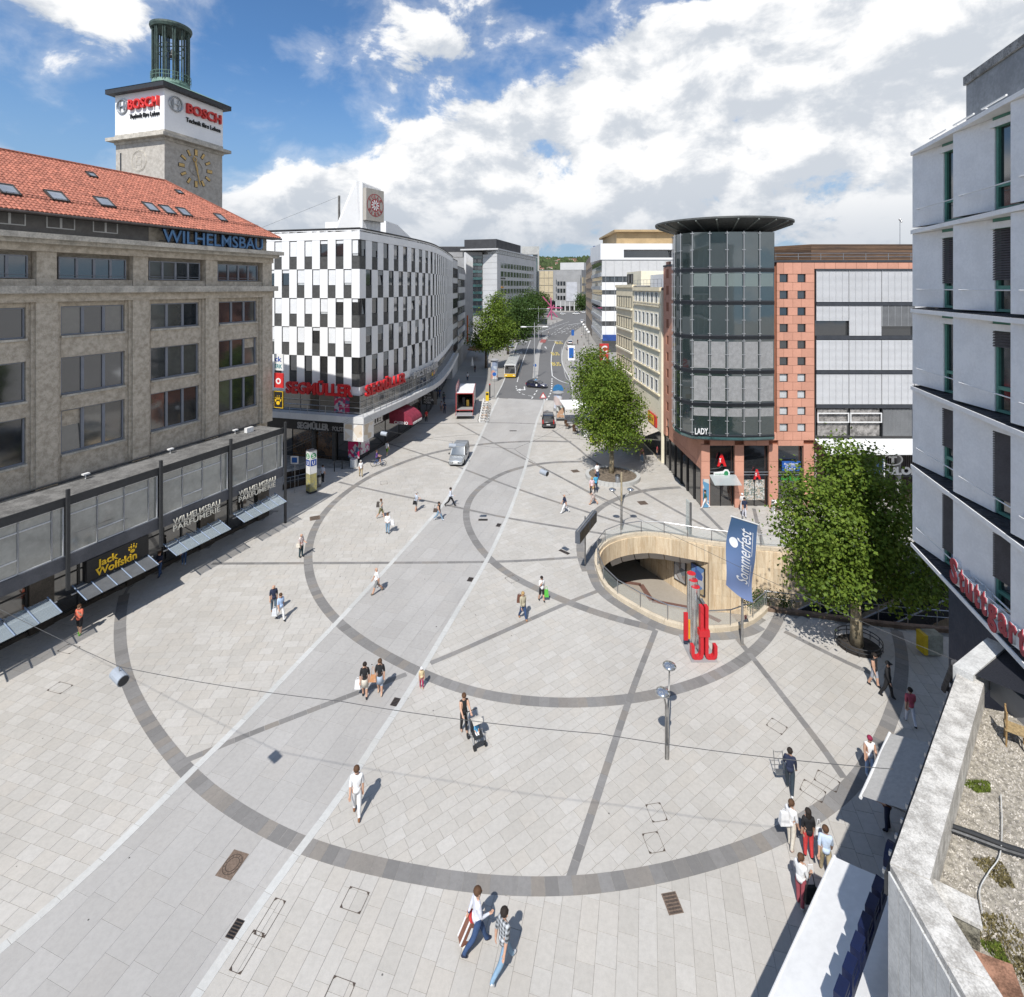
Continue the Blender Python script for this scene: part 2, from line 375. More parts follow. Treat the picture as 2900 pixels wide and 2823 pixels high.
# --- slabs clipped to their fields
def clip(poly,f):
    out = []; n = len(poly); vals = [f(p[0],p[1]) for p in poly]
    if min(vals) >= 0: return poly
    if max(vals) <= 0: return []
    for i in range(n):
        a,b,va,vb = poly[i-1],poly[i],vals[i-1],vals[i]
        if (va < 0) != (vb < 0):
            t = va/(va-vb); out.append((a[0]+(b[0]-a[0])*t,a[1]+(b[1]-a[1])*t))
        if vb >= 0: out.append(b)
    return out
def area(p): return abs(sum(p[i-1][0]*p[i][1]-p[i][0]*p[i-1][1] for i in range(len(p))))/2
def slabs(ang,rows,lengths,fs,bounds,joint=.011,skip=None,shift=True):
    """rows of slabs at angle ang, each clipped to the field functions fs"""
    out = []; c,s = cos(ang),sin(ang); R = random.Random(int(ang*100)+len(fs))
    x0,x1,y0,y1 = bounds; cx,cy = (x0+x1)/2,(y0+y1)/2; r = hypot(x1-x0,y1-y0)/2; v = -r
    while v < r:
        h = R.choice(rows); u = -r-R.random()*lengths[-1]
        while u < r:
            l = R.uniform(lengths[0],lengths[-1]) if shift else lengths[0]; g = joint/2
            ctr = (cx+(u+l/2)*c-(v+h/2)*s,cy+(u+l/2)*s+(v+h/2)*c)
            if x0 < ctr[0] < x1 and y0 < ctr[1] < y1 and not (skip and skip(*ctr)) and min(f(*ctr) for f in fs) > -l:
                p = [(cx+a*c-b*s,cy+a*s+b*c) for a,b in ((u+g,v+g),(u+l-g,v+g),(u+l-g,v+h-g),(u+g,v+h-g))]
                for f in fs:
                    p = clip(p,f)
                    if len(p) < 3: break
                if len(p) >= 3 and area(p) > .012: out.append(p)
            u += l
        v += h
    return out
def slab_mesh(polys,name,m,top=0.0,thick=.02,tints=None,jitter=.0016):
    vs,fs,tn = [],[],[]
    for i,p in enumerate(polys):
        o = len(vs); n = len(p); z = top+random.uniform(-jitter,jitter); t = tints[i] if tints else min(1,max(0,random.gauss(.5,.26)))
        sgn = sum(p[k-1][0]*p[k][1]-p[k][0]*p[k-1][1] for k in range(n)); p = p if sgn > 0 else p[::-1]
        vs += [(x,y,z) for x,y in p]+[(x,y,top-thick) for x,y in p]
        fs.append(tuple(range(o,o+n))); fs += [(o+k,o+n+k,o+n+(k+1) % n,o+(k+1) % n) for k in range(n)]; tn += [t]*(n+1)
    me = bpy.data.meshes.new(name); me.from_pydata(vs,[],fs); a = me.attributes.new('tint','FLOAT','FACE'); a.data.foreach_set('value',tn); me.materials.append(m); me.update(); return me
def vis(p):
    x = sum(q[0] for q in p)/len(p); y = sum(q[1] for q in p)/len(p)
    if y < 11: return 0
    k = x/y*F+CX; v = HY+H*F/y
    return (area(p)*F*F*H/y**3) if -40 < k < 2940 and v < 2870 else 0
WF_o,WF_d = Vector((-21.4,46.7)),Vector((-.3737,-.9279)); WF_n = Vector((.9279,-.3737))
def hidden(x,y):
    k = x/max(y,.1)*F+CX
    if y < 9.5 or k < -700 or k > 3200: return True
    if (Vector((x,y))-WF_o).dot(WF_n) < .4 and y < 47: return True            # under the left building
    if y > 57.5 and x < -17.5: return True
    if y > 48 and x > 17.5: return True
    if x > 7.6 and y < 8+ (x-7.6)*.95: return True                            # under the near right building
    return any(inside(pit_poly,x+ox,y+oy) for ox,oy in ((.4,0),(-.4,0),(0,.4),(0,-.4)))
_rg = sorted((atan2(p.x-C1[0],-(p.y-C1[1])),hypot(p.x-C1[0],p.y-C1[1])) for p in ground_line(RING1,.46,10)); _ra,_rr = np.array([q[0] for q in _rg]),np.array([q[1] for q in _rg])
ring_in = lambda x,y: float(np.interp(atan2(x-C1[0],-(y-C1[1])),_ra,_rr))-.1-hypot(x-C1[0],y-C1[1]); ring_out = lambda x,y: -ring_in(x,y)-.2
left_of = lambda x,y: XL(y)-.12-x; right_of = lambda x,y: x-XR(y)-.12
lane1 = lambda x,y: x-XL(y)-.12; lane2 = lambda x,y: XR(y)-.12-x
sda = atan2(gl[60].y-gl[20].y,gl[60].x-gl[20].x); sdb = atan2(gr_[60].y-gr_[20].y,gr_[60].x-gr_[20].x)
rows = [.42,.5,.5,.58]; LN = (.5,1.0)
polys = slabs(sda+pi/2,[.5],(.72,),[left_of,ring_out],(-52,4,10,93),skip=hidden,shift=False)
polys += slabs(.06,rows,LN,[left_of,ring_in],(-34,6,16,78),skip=hidden)
polys += slabs(radians(35),[.42,.46,.5],(.55,.95),[right_of,ring_in],(-12,30,16,78),skip=hidden)
polys += slabs(sdb,[.56,.62,.5],(.6,.95),[right_of,ring_out],(-14,34,9,93),skip=hidden)
polys.sort(key=vis,reverse=True)
tag(ground,kind='structure')
plaza = link('plaza_paving',MB().add([(-60,9,-.021),(48,9,-.021),(48,9.05,-.021),(-60,9.05,-.021)],[(0,1,2,3)]).mesh('plaza_paving',M_joint)); plaza['kind'] = 'structure'
for p in polys[:300]: lpart('paving_slab',slab_mesh([p],'paving_slab',M_slab),None,plaza)
lpart('paving_slabs_beyond',slab_mesh(polys[300:],'paving_slabs_beyond',M_slab),None,plaza)['kind'] = 'stuff'
bed = fill_mesh('joint_bed',[(-75,5),(48,5),(48,93.5),(-75,93.5)],[pit_poly],-.016,M_joint); lpart('joint_bed',bed,None,plaza)
lane = link('carriageway',MB().mesh('carriageway')); lane['kind'] = 'structure'
lp = slabs(sdb-.06,[1.0],(1.5,),[lane1,lane2],(-30,7,9,94),joint=.007,skip=lambda x,y: y < 9.5,shift=False); lp.sort(key=vis,reverse=True)
for p in lp[:200]: lpart('concrete_slab',slab_mesh([p],'concrete_slab',M_lane,.002,.022),None,lane)
lpart('concrete_slabs_beyond',slab_mesh(lp[200:],'concrete_slabs_beyond',M_lane,.002,.022),None,lane)['kind'] = 'stuff'

def band(name,pts,width,m,piece,top=.008,cross=.55,thick=.026):
    """a run of slabs laid side by side along a line on the ground"""
    b = bpy.data.objects.new(name,None); COL.objects.link(b); b['kind'] = 'structure'
    polys = []; hw = width/2; n = len(pts); g = .011
    nor = []
    for i in range(n):
        d = (pts[min(n-1,i+1)]-pts[max(0,i-1)]).normalized(); nor.append(Vector((-d.y,d.x,0)))
    for i in range(n-1):
        a,c = pts[i],pts[i+1]; d = (c-a).normalized()*g/2
        q = [a-nor[i]*hw+d,c-nor[i+1]*hw-d,c+nor[i+1]*hw-d,a+nor[i]*hw+d]; q = [(v.x,v.y) for v in q]
        if any(inside(pit_poly,*v) for v in q): continue
        polys.append(q)
    far = [p for p in polys if vis(p) < 60]; near = [p for p in polys if vis(p) >= 60]
    for p in near[:300]: lpart(piece,slab_mesh([p],piece,m,top,thick),None,b)
    if far+near[300:]: lpart(piece+'s_beyond',slab_mesh(far+near[300:],piece,m,top,thick),None,b)['kind'] = 'stuff'
    base = MB()
    for i in range(n-1): base.quad(*[(p[0],p[1],top-.006) for p in ((pts[i]-nor[i]*hw),(pts[i+1]-nor[i+1]*hw),(pts[i+1]+nor[i+1]*hw),(pts[i]+nor[i]*hw))])
    lpart('joint_bed',base,M_joint,b)
    return b
for px,w in ((RING1,.58),(RING2,.6),(RING3,.58),(RING4,.58)): band('paving_ring',ground_line(px,.46,10),w,M_band,'band_slab')
for k,px in enumerate(LINES): band('paving_line',ground_line(px,.6),.30,M_band,'band_slab',top=.0065)
rimline = [Vector((p.x,p.y,0)) for p in (ps[::-1]+pn[1:22])]
def offset_line(pts,d):
    out = []
    for i in range(len(pts)):
        t = (pts[min(len(pts)-1,i+1)]-pts[max(0,i-1)]).normalized(); out.append(pts[i]+Vector((-t.y,t.x,0))*d)
    return out
band('paving_ring',resample(offset_line(rimline[3:],.62),.5),.62,M_band,'band_slab',top=.010)
for pts in (gl,gr_): band('kerb_strip',resample(pts,1.25),.30,M_strip,'kerb_stone',top=.012)

# --- road
ROADL = [(1404,1126),(1426,1082),(1440,1040),(1455,1000),(1472,960),(1505,942),(1597,905)]
ROADR = [(1623,1137),(1615,1078),(1596,1040),(1591,1015),(1597,982),(1615,949),(1658,916)]
rl,rr = resample(cat_rom([GP(*q) for q in ROADL]),3),resample(cat_rom([GP(*q) for q in ROADR]),3)
far_end = [Vector((-90,372,0)),Vector((-90,405,0)),Vector((170,415,0)),Vector((170,372,0))]
sheet('road',[(p.x,p.y) for p in rl]+[(26,372),(-90,372),(-90,412),(170,412),(170,372),(70,372)]+[(p.x,p.y) for p in rr[::-1]],.004,M_asph)
def kerb(name,pts,h=.11,w=.22,m=None):
    b = bpy.data.objects.new(name,None); COL.objects.link(b); b['kind'] = 'structure'; pts = resample(pts,2.2)
    for a,c in zip(pts,pts[1:]):
        d = (c-a).normalized(); nn = Vector((-d.y,d.x,0))*w/2; d = d*.01
        q = [a-nn+d,c-nn-d,c+nn-d,a+nn+d]; lpart('kerb_stone',slab_mesh([[(v.x,v.y) for v in q]],'kerb_stone',M_strip,h,h+.02),None,b)
kerb('kerb',rl[:40]); kerb('kerb',rr[:34])
def paint(name,px,width,m=None,dash=None,z=.010,world=None):
    pts = world or ([GP(*q) for q in px] if len(px) < 3 else cat_rom([GP(*q) for q in px])); mb = MB(); pts = resample(pts,dash[0] if dash else .8)
    for i,(a,c) in enumerate(zip(pts,pts[1:])):
        if dash and i % 2: continue
        d = (c-a).normalized(); nn = Vector((-d.y,d.x,0))*width*.36; up = Vector((0,0,z)); mb.quad(a-nn+up,c-nn+up,c+nn+up,a+nn+up)
    o = mb.build(name,m or M_mark); o['kind'] = 'structure'; return o
Z5 = lambda x,y: (1200+x/2.72,600+y/2.72)
paint('lane_line',[Z5(720,1310),Z5(740,1230),Z5(770,1130),Z5(825,980)],.22)
paint('lane_line',[Z5(712,1340),Z5(718,1370),Z5(745,1395),Z5(790,1412),Z5(840,1420)],.28,dash=(1.0,))
paint('lane_line',[Z5(832,1437),Z5(860,1395),Z5(880,1362)],.3,dash=(1.6,))
paint('lane_line',[Z5(945,1450),Z5(975,1400),Z5(986,1350),Z5(988,1275)],.35,dash=(1.3,))
paint('lane_line',[Z5(990,1262),Z5(982,1150),Z5(992,1060),Z5(1020,992)],.28)
paint('lane_line',[Z5(990,1262),Z5(1030,1290),Z5(1080,1312),Z5(1140,1326)],.28)
paint('lane_line',[Z5(1130,1308),Z5(1095,1270),Z5(1075,1180),Z5(1060,1100),Z5(1065,1040)],.24,mat('worn paint',(.42,.41,.39),.8,.2,1.0))
paint('stop_line',[Z5(955,987),Z5(1075,994)],.8); paint('stop_line',[Z5(840,945),Z5(955,975)],.5)
for a in ((Z5(960,960),Z5(1100,868)),(Z5(1010,945),Z5(1160,860)),(Z5(1060,935),Z5(1190,865)),(Z5(1095,940),Z5(1205,880)),(Z5(880,935),Z5(1020,870))): paint('lane_line',a,.26,dash=(4.5,))
paint('lane_line',[Z5(905,925),Z5(1040,872),Z5(1120,845)],.26); paint('stop_line',[Z5(1110,870),Z5(1215,855)],.7)
# median islands and the red bay
sheet('traffic_island',[tuple(GP(*Z5(*q)).xy) for q in ((838,1285),(880,1285),(890,1130),(905,1030),(965,955),(950,948),(890,1000),(862,1080),(845,1180))],.11,M_lane)
sheet('red_bay',[tuple(GP(*Z5(*q)).xy) for q in ((893,1008),(935,1010),(946,985),(905,982))],.118,M_redlane)
def ground_text(body,px0,px1,hpx,m,z=.011,flip=False):
    a,b = GP(*px0),GP(*px1); t = GP(px0[0],hpx); me = text_mesh(body,1,0,.015); x0,x1 = text_w(me); ys = [v.co.y for v in me.vertices]
    ex = (b-a)/(x1-x0); ey = (t-a); ey = Vector((ey.x*0,ey.y,0))/max(ys)
    if flip: a,ex,ey = a+(b-a)+ey*max(ys),-ex,-ey
    me.transform(Matrix(((ex.x,ey.x,0,a.x),(ex.y,ey.y,0,a.y),(0,0,1,z),(0,0,0,1))) @ Matrix.Translation((-x0,0,0)))
    me.materials.clear(); me.materials.append(m); o = link('road_lettering',me); o['kind'] = 'structure'
ground_text('BUS',Z5(994,1184),Z5(1060,1184),Z5(0,1157)[1],M_marky); ground_text('BUS',Z5(990,1104),Z5(1050,1104),Z5(0,1080)[1],M_marky); ground_text('BUS',Z5(1020,1017),Z5(1075,1017),Z5(0,998)[1],M_marky)
ground_text('BUS',Z5(715,1094),Z5(760,1094),Z5(0,1076)[1],M_mark,flip=True); ground_text('BUS',Z5(752,1003),Z5(797,1003),Z5(0,988)[1],M_mark,flip=True)
def arrow(px,L,ang,turn=0):
    o = GP(*px); mb = MB(); R = Matrix.Translation(o+Vector((0,0,.012))) @ Matrix.Rotation(ang,4,'Z')
    def q(*pts): mb.add([R @ Vector((x,y,0)) for x,y in pts],[tuple(range(len(pts)))])
    q((-.12,0),(.12,0),(.12,L*.6),(-.12,L*.6))
    if not turn: q((-.45,L*.6),(.45,L*.6),(0,L))
    else: q((-.12,L*.6),(turn*.8,L*.6),(turn*.8,L*.72),(-.12,L*.72)); q((turn*.8,L*.45),(turn*1.5,L*.66),(turn*.8,L*.87))
    mb.build('road_arrow',M_mark)['kind'] = 'structure'
arrow(Z5(775,1345),5,pi,1); arrow(Z5(945,1055),7,0); arrow(Z5(1030,930),9,-.5); arrow(Z5(1070,905),9,-.5); arrow(Z5(1010,905),9,-.5)
paint('kerb_line',[(1266,1063),(1380,1067)],.35,M_strip)
# ================================================================== LEFT OFFICE BUILDING WITH TILED ROOF
def ray_plane(px,py,p0,n):
    d = Vector(((px-CX)/F,1,-(py-HY)/F)); o = Vector((0,0,H)); return o+d*((Vector(p0)-o).dot(n)/d.dot(n))
M_trav = mat('shell limestone',(.55,.49,.405),.85,.3,3.2,.5,14,col2=(.33,.285,.225))
M_trav2 = mat('limestone ledge',(.56,.52,.45),.8,.2,1.2,.3,12)
M_render = mat('grey attic render',(.17,.16,.15),.9,.1,2.0,.2,60)
M_wframe = mat('blue grey window frame',(.22,.235,.27),.45,.08,2)
M_pane = glass('office glass',(.018,.022,.026)); M_pane2 = glass('office glass light',(.10,.10,.09))
M_white = mat('white painted metal',(.74,.74,.73),.45,.06,1.5); M_dark = mat('dark grey metal',(.035,.037,.04),.5,.1,3)
M_black = mat('black signboard',(.012,.012,.013),.5,.1,3); M_steel = mat('galvanised steel',(.42,.43,.44),.35,.12,4,metal=.8)
M_tile = mat('red roof tile',(.42,.15,.095),.75,.22,2.2,.15,30,tint=.45,col2=(.30,.11,.075))
M_boxglass = glass('showcase glass',(.30,.31,.285),.08,.7,.16,.3)
M_flatroof = mat('bitumen flat roof',(.20,.195,.185),.95,.25,1.2,.3,30)
WZ = [(17.0,18.8),(13.35,15.65),(9.7,12.4)]
wf = Frame((-21.4,46.7),(-.3737,-.9279),flip=True); UMAX = 34.0
wb = thing('office_building','grey shell limestone office building with red tiled hipped roof, at the left edge','building',(-21.4,46.7,0))
mb = MB(); wf.box(mb,0.02,UMAX,0,23.1,-13,-.62); wf.box(mb,.25,UMAX,23.1,24.35,-12.6,-.45); wpart('wall',mb,M_trav,wb)
att = MB(); wf.box(att,10.6,UMAX,23.12,24.4,-.45,-.40); wpart('attic_render',att,M_render,wb)
pil = [(5.42*k,5.42*k+1.08) for k in range(7)]
for k,(a,b) in enumerate(pil):
    mb = MB(); wf.box(mb,a,b,8.05,19.1,-.6,0); wpart('pilaster',mb,M_trav,wb)
    mb = MB(); wf.box(mb,a+.04,b-.04,20.06,22.1,-.6,-.03); wpart('pilaster',mb,M_trav,wb)
    for side in ((b,b+.16,b+.32),(a-.32,a-.16,a)) if k else ((b,b+.16,b+.32),):
        mb = MB(); wf.box(mb,side[0],side[1],8.05,19.1,-.6,-.16 if side[0] == b else -.32); wf.box(mb,side[1],side[2],8.05,19.1,-.6,-.32 if side[0] == b else -.16); wpart('stepped_reveal',mb,M_trav,wb)
def office_window(parent,fr,u0,u1,z0,z1,d,n,rnd,name='window',mf=None,fw=.085,tilt=True):
    """frame with n lights; each pane a sub-part, some of them tilted open"""
    mf = mf or M_wframe; mb = MB(); w = (u1-u0)/n
    fr.box(mb,u0,u1,z0,z0+fw,d-.12,d); fr.box(mb,u0,u1,z1-fw,z1,d-.12,d)
    for i in range(n+1):
        c = u0+w*i; a,b = max(u0,c-fw),min(u1,c+fw); fr.box(mb,a,b,z0+fw,z1-fw,d-.12,d+.01)
    win = wpart(name,mb,mf,parent)
    for i in range(n):
        a,b = u0+w*i+fw,u0+w*(i+1)-fw; p = MB(); t = .16 if (tilt and rnd.random() < .13) else 0
        P = fr.p; p.add([P(a,z0+fw,d-.06),P(b,z0+fw,d-.06),P(b,z1-fw,d-.06-t),P(a,z1-fw,d-.06-t)],[(0,1,2,3)])
        wpart('pane',p,M_pane if rnd.random() < .78 else M_pane2,win)
    return win
rw = random.Random(3)
for k in range(6):
    a,b = pil[k][1]+.32,pil[k+1][0]-.32
    for i,(z0,z1) in enumerate(WZ):
        office_window(wb,wf,a+.02,b-.02,z0,z1,-.46,3,rw)
        mb = MB(); wf.box(mb,a-.02,b+.02,z0-.14,z0-.01,-.6,-.20); wpart('sill',mb,M_trav2,wb)
        top = z0-.15; bot = WZ[i+1][1]+.0 if i < 2 else 8.05
        mb = MB(); wf.box(mb,a,b,bot,top,-.6,-.30); wpart('spandrel',mb,M_trav,wb)
    mb = MB(); wf.box(mb,a,b,18.8,19.1,-.6,-.36); wpart('spandrel',mb,M_trav,wb)
    a2,b2 = pil[k][1]+.22,pil[k+1][0]-.22
    office_window(wb,wf,a2,b2,20.5,21.85,-.36,4,rw,fw=.07)
    mb = MB(); wf.box(mb,a2-.25,b2+.25,20.06,20.45,-.6,-.12); wpart('sill',mb,M_trav,wb)
    rail = MB(); rail.tube([wf.p(a2,20.72,-.30),wf.p(b2,20.72,-.30)],.018,6); wpart('window_rail',rail,M_wframe,wb)
for z0,z1,d,nm,m in ((19.1,19.62,.05,'frieze',M_trav),(19.62,20.06,.42,'string_course',M_trav2),(22.1,22.55,.08,'architrave',M_trav),(22.55,22.8,.5,'cornice',M_trav2),(22.8,23.12,.85,'cornice',M_trav2)):
    mb = MB(); wf.box(mb,-d*.6,UMAX,z0,z1,-.62,d); wpart(nm,mb,m,wb)
M_wfw = mat('pale window frame',(.58,.57,.55),.5,.06,2)
for u in [13.4+2.5*i for i in range(6)]: office_window(wb,wf,u-.75,u+.75,23.55,24.33,-.38,2,rw,mf=M_wfw,fw=.06)
# roof
EV,RD = .45,math.atan2(4.45,6.25); SL = hypot(4.45,6.25)
rp = lambda u,s,h=0.0: wf.p(u,24.35+s*sin(RD)+h*cos(RD),EV-s*cos(RD)+h*sin(RD))
E0 = -.45; R0 = 5.8
mb = MB(); back = lambda u: wf.p(u,24.35,-12.05)
mb.add([rp(E0,0),rp(UMAX,0),rp(UMAX,SL),rp(R0,SL),back(E0),back(UMAX)],[(0,1,2,3),(0,3,4),(3,2,5,4)])
roof = wpart('roof',mb,mat('roof underlay',(.20,.07,.05),.9,.1,2),wb)
TS,TW = .315,.235; tiles = []
prof = [(0,.012),(.05,.062),(.11,.078),(.17,.062),(.225,.012)]
for r in range(int(SL/TS)+1):
    s0 = r*TS; hipu = E0+(R0-E0)*s0/SL; u = hipu+random.random()*.02
    while u < 22.5:
        t = min(1,max(0,random.gauss(.5,.3))); tiles.append((u,s0,t)); u += TW
def tile_mesh(ts):
    vs,fs,tn = [],[],[]
    for u,s0,t in ts:
        o = len(vs); j = random.uniform(-.006,.006); n = len(prof)
        for ds,h in ((-.03,.03+j),(TS+.02,.0+j)): vs += [rp(u+a,s0+ds,b+h) for a,b in prof]
        vs += [rp(u+a,s0-.03,0) for a,b in prof]
        f = [(i,i+1,n+i+1,n+i) for i in range(n-1)]+[(2*n+i,2*n+i+1,i+1,i) for i in range(n-1)]
        fs += [tuple(o+q for q in g) for g in f]; tn += [t]*len(f)
    me = bpy.data.meshes.new('roof_tile'); me.from_pydata([tuple(v) for v in vs],[],fs); a = me.attributes.new('tint','FLOAT','FACE'); a.data.foreach_set('value',tn); me.materials.append(M_tile); me.update(); return me
tiles.sort(key=lambda t: rp(t[0],t[1]).y+(0 if rp(t[0],t[1]).x/rp(t[0],t[1]).y > -.985 else 99))
for t in tiles[:300]: lpart('roof_tile',tile_mesh([t]),None,roof)
lpart('roof_tiles_beyond',tile_mesh(tiles[300:]),None,roof)['kind'] = 'stuff'
rd = MB(); rd.tube([rp(E0,0,.03),rp(R0,SL,.06),rp(UMAX,SL,.06)],.10,8); wpart('ridge_tiles',rd,M_tile,wb)
gt = MB(); gt.tube([rp(E0-.1,-.08,-.04),rp(UMAX,-.08,-.04)],.085,8); wpart('gutter',gt,mat('old zinc gutter',(.10,.085,.08),.6,.2,3),wb)
mb = MB(); wf.box(mb,E0,UMAX,24.22,24.33,-.5,EV-.02); wpart('eave_board',mb,mat('dark eave',(.06,.055,.05),.8,.1,2),wb)
sg = MB()
for h in (.12,.24): sg.tube([rp(.9,1.55,h),rp(UMAX,1.55,h)],.012,5)
for i in range(75):
    u = 1+i*.3; sg.tube([rp(u,1.5,0),rp(u,1.55,.26)],.008,4); 
wpart('snow_guard',sg,M_dark,wb)
rn = (rp(1,0)-rp(0,0)).cross(rp(0,1)-rp(0,0)).normalized(); rn = rn if rn.z > 0 else -rn
def uv_of(p):
    q = p-rp(0,0); return q.dot(wf.u),q.dot((rp(0,1)-rp(0,0)))
M_sky = glass('skylight glass',(.30,.32,.34)); M_skyf = mat('skylight frame',(.06,.058,.055),.5,.1,3)
for cx,cy,w,h in ((45,1285,.95,1.2),(380,1330,.95,1.2),(700,1370,.95,1.2),(1012,1402,.78,1.2),(1125,1420,.78,1.2),(1235,1435,.78,1.2),(1482,1472,.7,1.1),(615,1185,.55,.7),(1205,1300,.5,.6)):
    u,s = uv_of(ray_plane(cx/2.3805,cy/2.3805,rp(0,0),rn)); fr = MB()
    for a,b,c,d in ((-w/2,w/2,-h/2,-h/2+.08),(-w/2,w/2,h/2-.12,h/2),(-w/2,-w/2+.08,-h/2,h/2),(w/2-.08,w/2,-h/2,h/2)):
        P = [rp(u+a,s+c,z) for z in (.02,)]+[rp(u+b,s+c,.02),rp(u+b,s+d,.02),rp(u+a,s+d,.02),rp(u+a,s+c,.17),rp(u+b,s+c,.17),rp(u+b,s+d,.17),rp(u+a,s+d,.17)]
        fr.add(P,((4,5,6,7),(0,1,5,4),(1,2,6,5),(2,3,7,6),(3,0,4,7)))
    sk = wpart('skylight',fr,M_skyf,roof); g = MB(); g.quad(rp(u-w/2+.07,s-h/2+.07,.13),rp(u+w/2-.07,s-h/2+.07,.13),rp(u+w/2-.07,s+h/2-.1,.13),rp(u-w/2+.07,s+h/2-.1,.13)); wpart('pane',g,M_sky,roof)
# rooftop lettering on the attic
sg = thing('roof_sign','blue neon letters WILHELMSBAU on the attic under the red tiled roof','sign',tuple(wf.p(10,23.1,0)))
lettering('WILHELMSBAU',wf.mat4(10.05,23.22,.12),1.32,mat('blue letter edge',(.02,.035,.075),.4,.1,2),sg,.14,.045,8.75,True,'letter_box')
lettering('WILHELMSBAU',wf.mat4(10.05,23.22,.265),1.32,mat('blue neon tube',(.09,.22,.42),.35,.15,2),sg,.03,.008,8.75,True)
rl_ = MB(); 
for z in (23.3,24.05): rl_.tube([wf.p(10.2,z,.08),wf.p(1.1,z,.08)],.03,6)
wpart('letter_rail',rl_,M_dark,sg)
# glazed first-floor showcase that overhangs the shops
G0,G1,GD = 1.55,UMAX,2.72
mb = MB(); wf.box(mb,G0,G1,7.72,8.0,-.5,GD+.06); wpart('showcase_roof',mb,M_flatroof,wb)
mb = MB(); wf.box(mb,G0-.05,G1,7.6,8.08,GD+.07,GD+.14); wpart('roof_edge',mb,M_dark,wb)
mb = MB(); mb.tube([wf.p(G0,8.2,.12),wf.p(G1,8.2,.12)],.06,6); wpart('roof_pipe',mb,M_dark,wb)
mb = MB(); wf.box(mb,G0,G1,4.0,4.75,-.4,GD+.1); wpart('showcase_fascia',mb,mat('slate blue fascia',(.085,.09,.105),.5,.12,1.5),wb)
posts = [G0-.1+5.28*k for k in range(7)]
for k,u in enumerate(posts):
    mb = MB(); wf.box(mb,u-.08,u+.08,2.85 if k else 0.0,8.55,GD+.16,GD+.32); wpart('post',mb,M_dark,wb)
    if k == len(posts)-1: break
    u0,u1 = u+.12,posts[k+1]-.12; cuts = [u0,u0+.55,u0+.55+(u1-u0-.55)/3,u0+.55+(u1-u0-.55)*2/3,u1][::1]
    for i in range(4):
        a,b = cuts[i],cuts[i+1]; f = MB(); d = GD
        for x in (a,b): wf.box(f,x-.035,x+.035,4.76,7.6,d-.06,d+.045)
        zb = (7.0,) if i != 2 else (7.0,5.55)
        if i == 0: zb = ()
        for z in (4.8,7.55)+zb: wf.box(f,a+.036,b-.036,z-.035,z+.035,d-.05,d+.035)
        w = wpart('showcase_window',f,mat('pale window profile',(.55,.56,.57),.4,.06,2),wb); zs = [4.8]+sorted(zb)+[7.55]
        for z0,z1 in zip(zs,zs[1:]):
            p = MB(); P = wf.p; p.quad(P(a,z0,d),P(b,z0,d),P(b,z1,d),P(a,z1,d)); wpart('pane',p,M_boxglass,w)
mb = MB(); P = wf.p; mb.quad(P(G0,4.76,-.3),P(G0,4.76,GD),P(G0,7.7,GD),P(G0,7.7,-.3)); wpart('end_pane',mb,M_boxglass,wb)
for u in (4.2,9.6,15.0,20.5):                                        # small floodlights along the wall foot
    mb = MB(); wf.box(mb,u-.18,u+.18,8.28,8.36,.3,.55); mb.tube([wf.p(u,8.0,.4),wf.p(u,8.3,.4)],.03,6); wpart('floodlight',mb,M_white,wb)
mb = MB(); wf.box(mb,3.1,3.75,8.02,8.4,.9,1.2); wpart('air_unit',mb,M_white,wb)
# shop fronts below
M_shop = glass('shop glass',(.012,.012,.012)); M_pier = mat('polished dark stone pier',(.075,.062,.05),.4,.3,1.5,spec=.5)
for k in range(6):
    u0,u1 = posts[k],posts[k+1]
    mb = MB(); wf.box(mb,u0-.6,u0+.6,0,3.99,-.4,.5); wpart('shop_pier',mb,M_pier,wb)
    n = 3; a0,b0 = u0+.62,u1-.62; w = (b0-a0)/n
    for i in range(n):
        f = MB(); a,b = a0+w*i,a0+w*(i+1)
        for x in (a+.03,b-.03): wf.box(f,x-.03,x+.03,.25,3.9,.2,.34)
        for z in (.28,2.5,3.87): wf.box(f,a+.06,b-.06,z-.03,z+.03,.2,.33)
        sw = wpart('shop_window',f,M_dark,wb); p = MB(); p.quad(wf.p(a,.25,.27),wf.p(b,.25,.27),wf.p(b,3.9,.27),wf.p(a,3.9,.27)); wpart('pane',p,M_shop,sw)
    mb = MB(); wf.box(mb,a0,b0,0,.24,-.3,.4); wpart('shop_plinth',mb,M_pier,wb)
M_awg = clear_glass('awning glass',(.45,.52,.56),.34); M_awd = mat('grey awning glass',(.12,.125,.13),.35,.1,2)
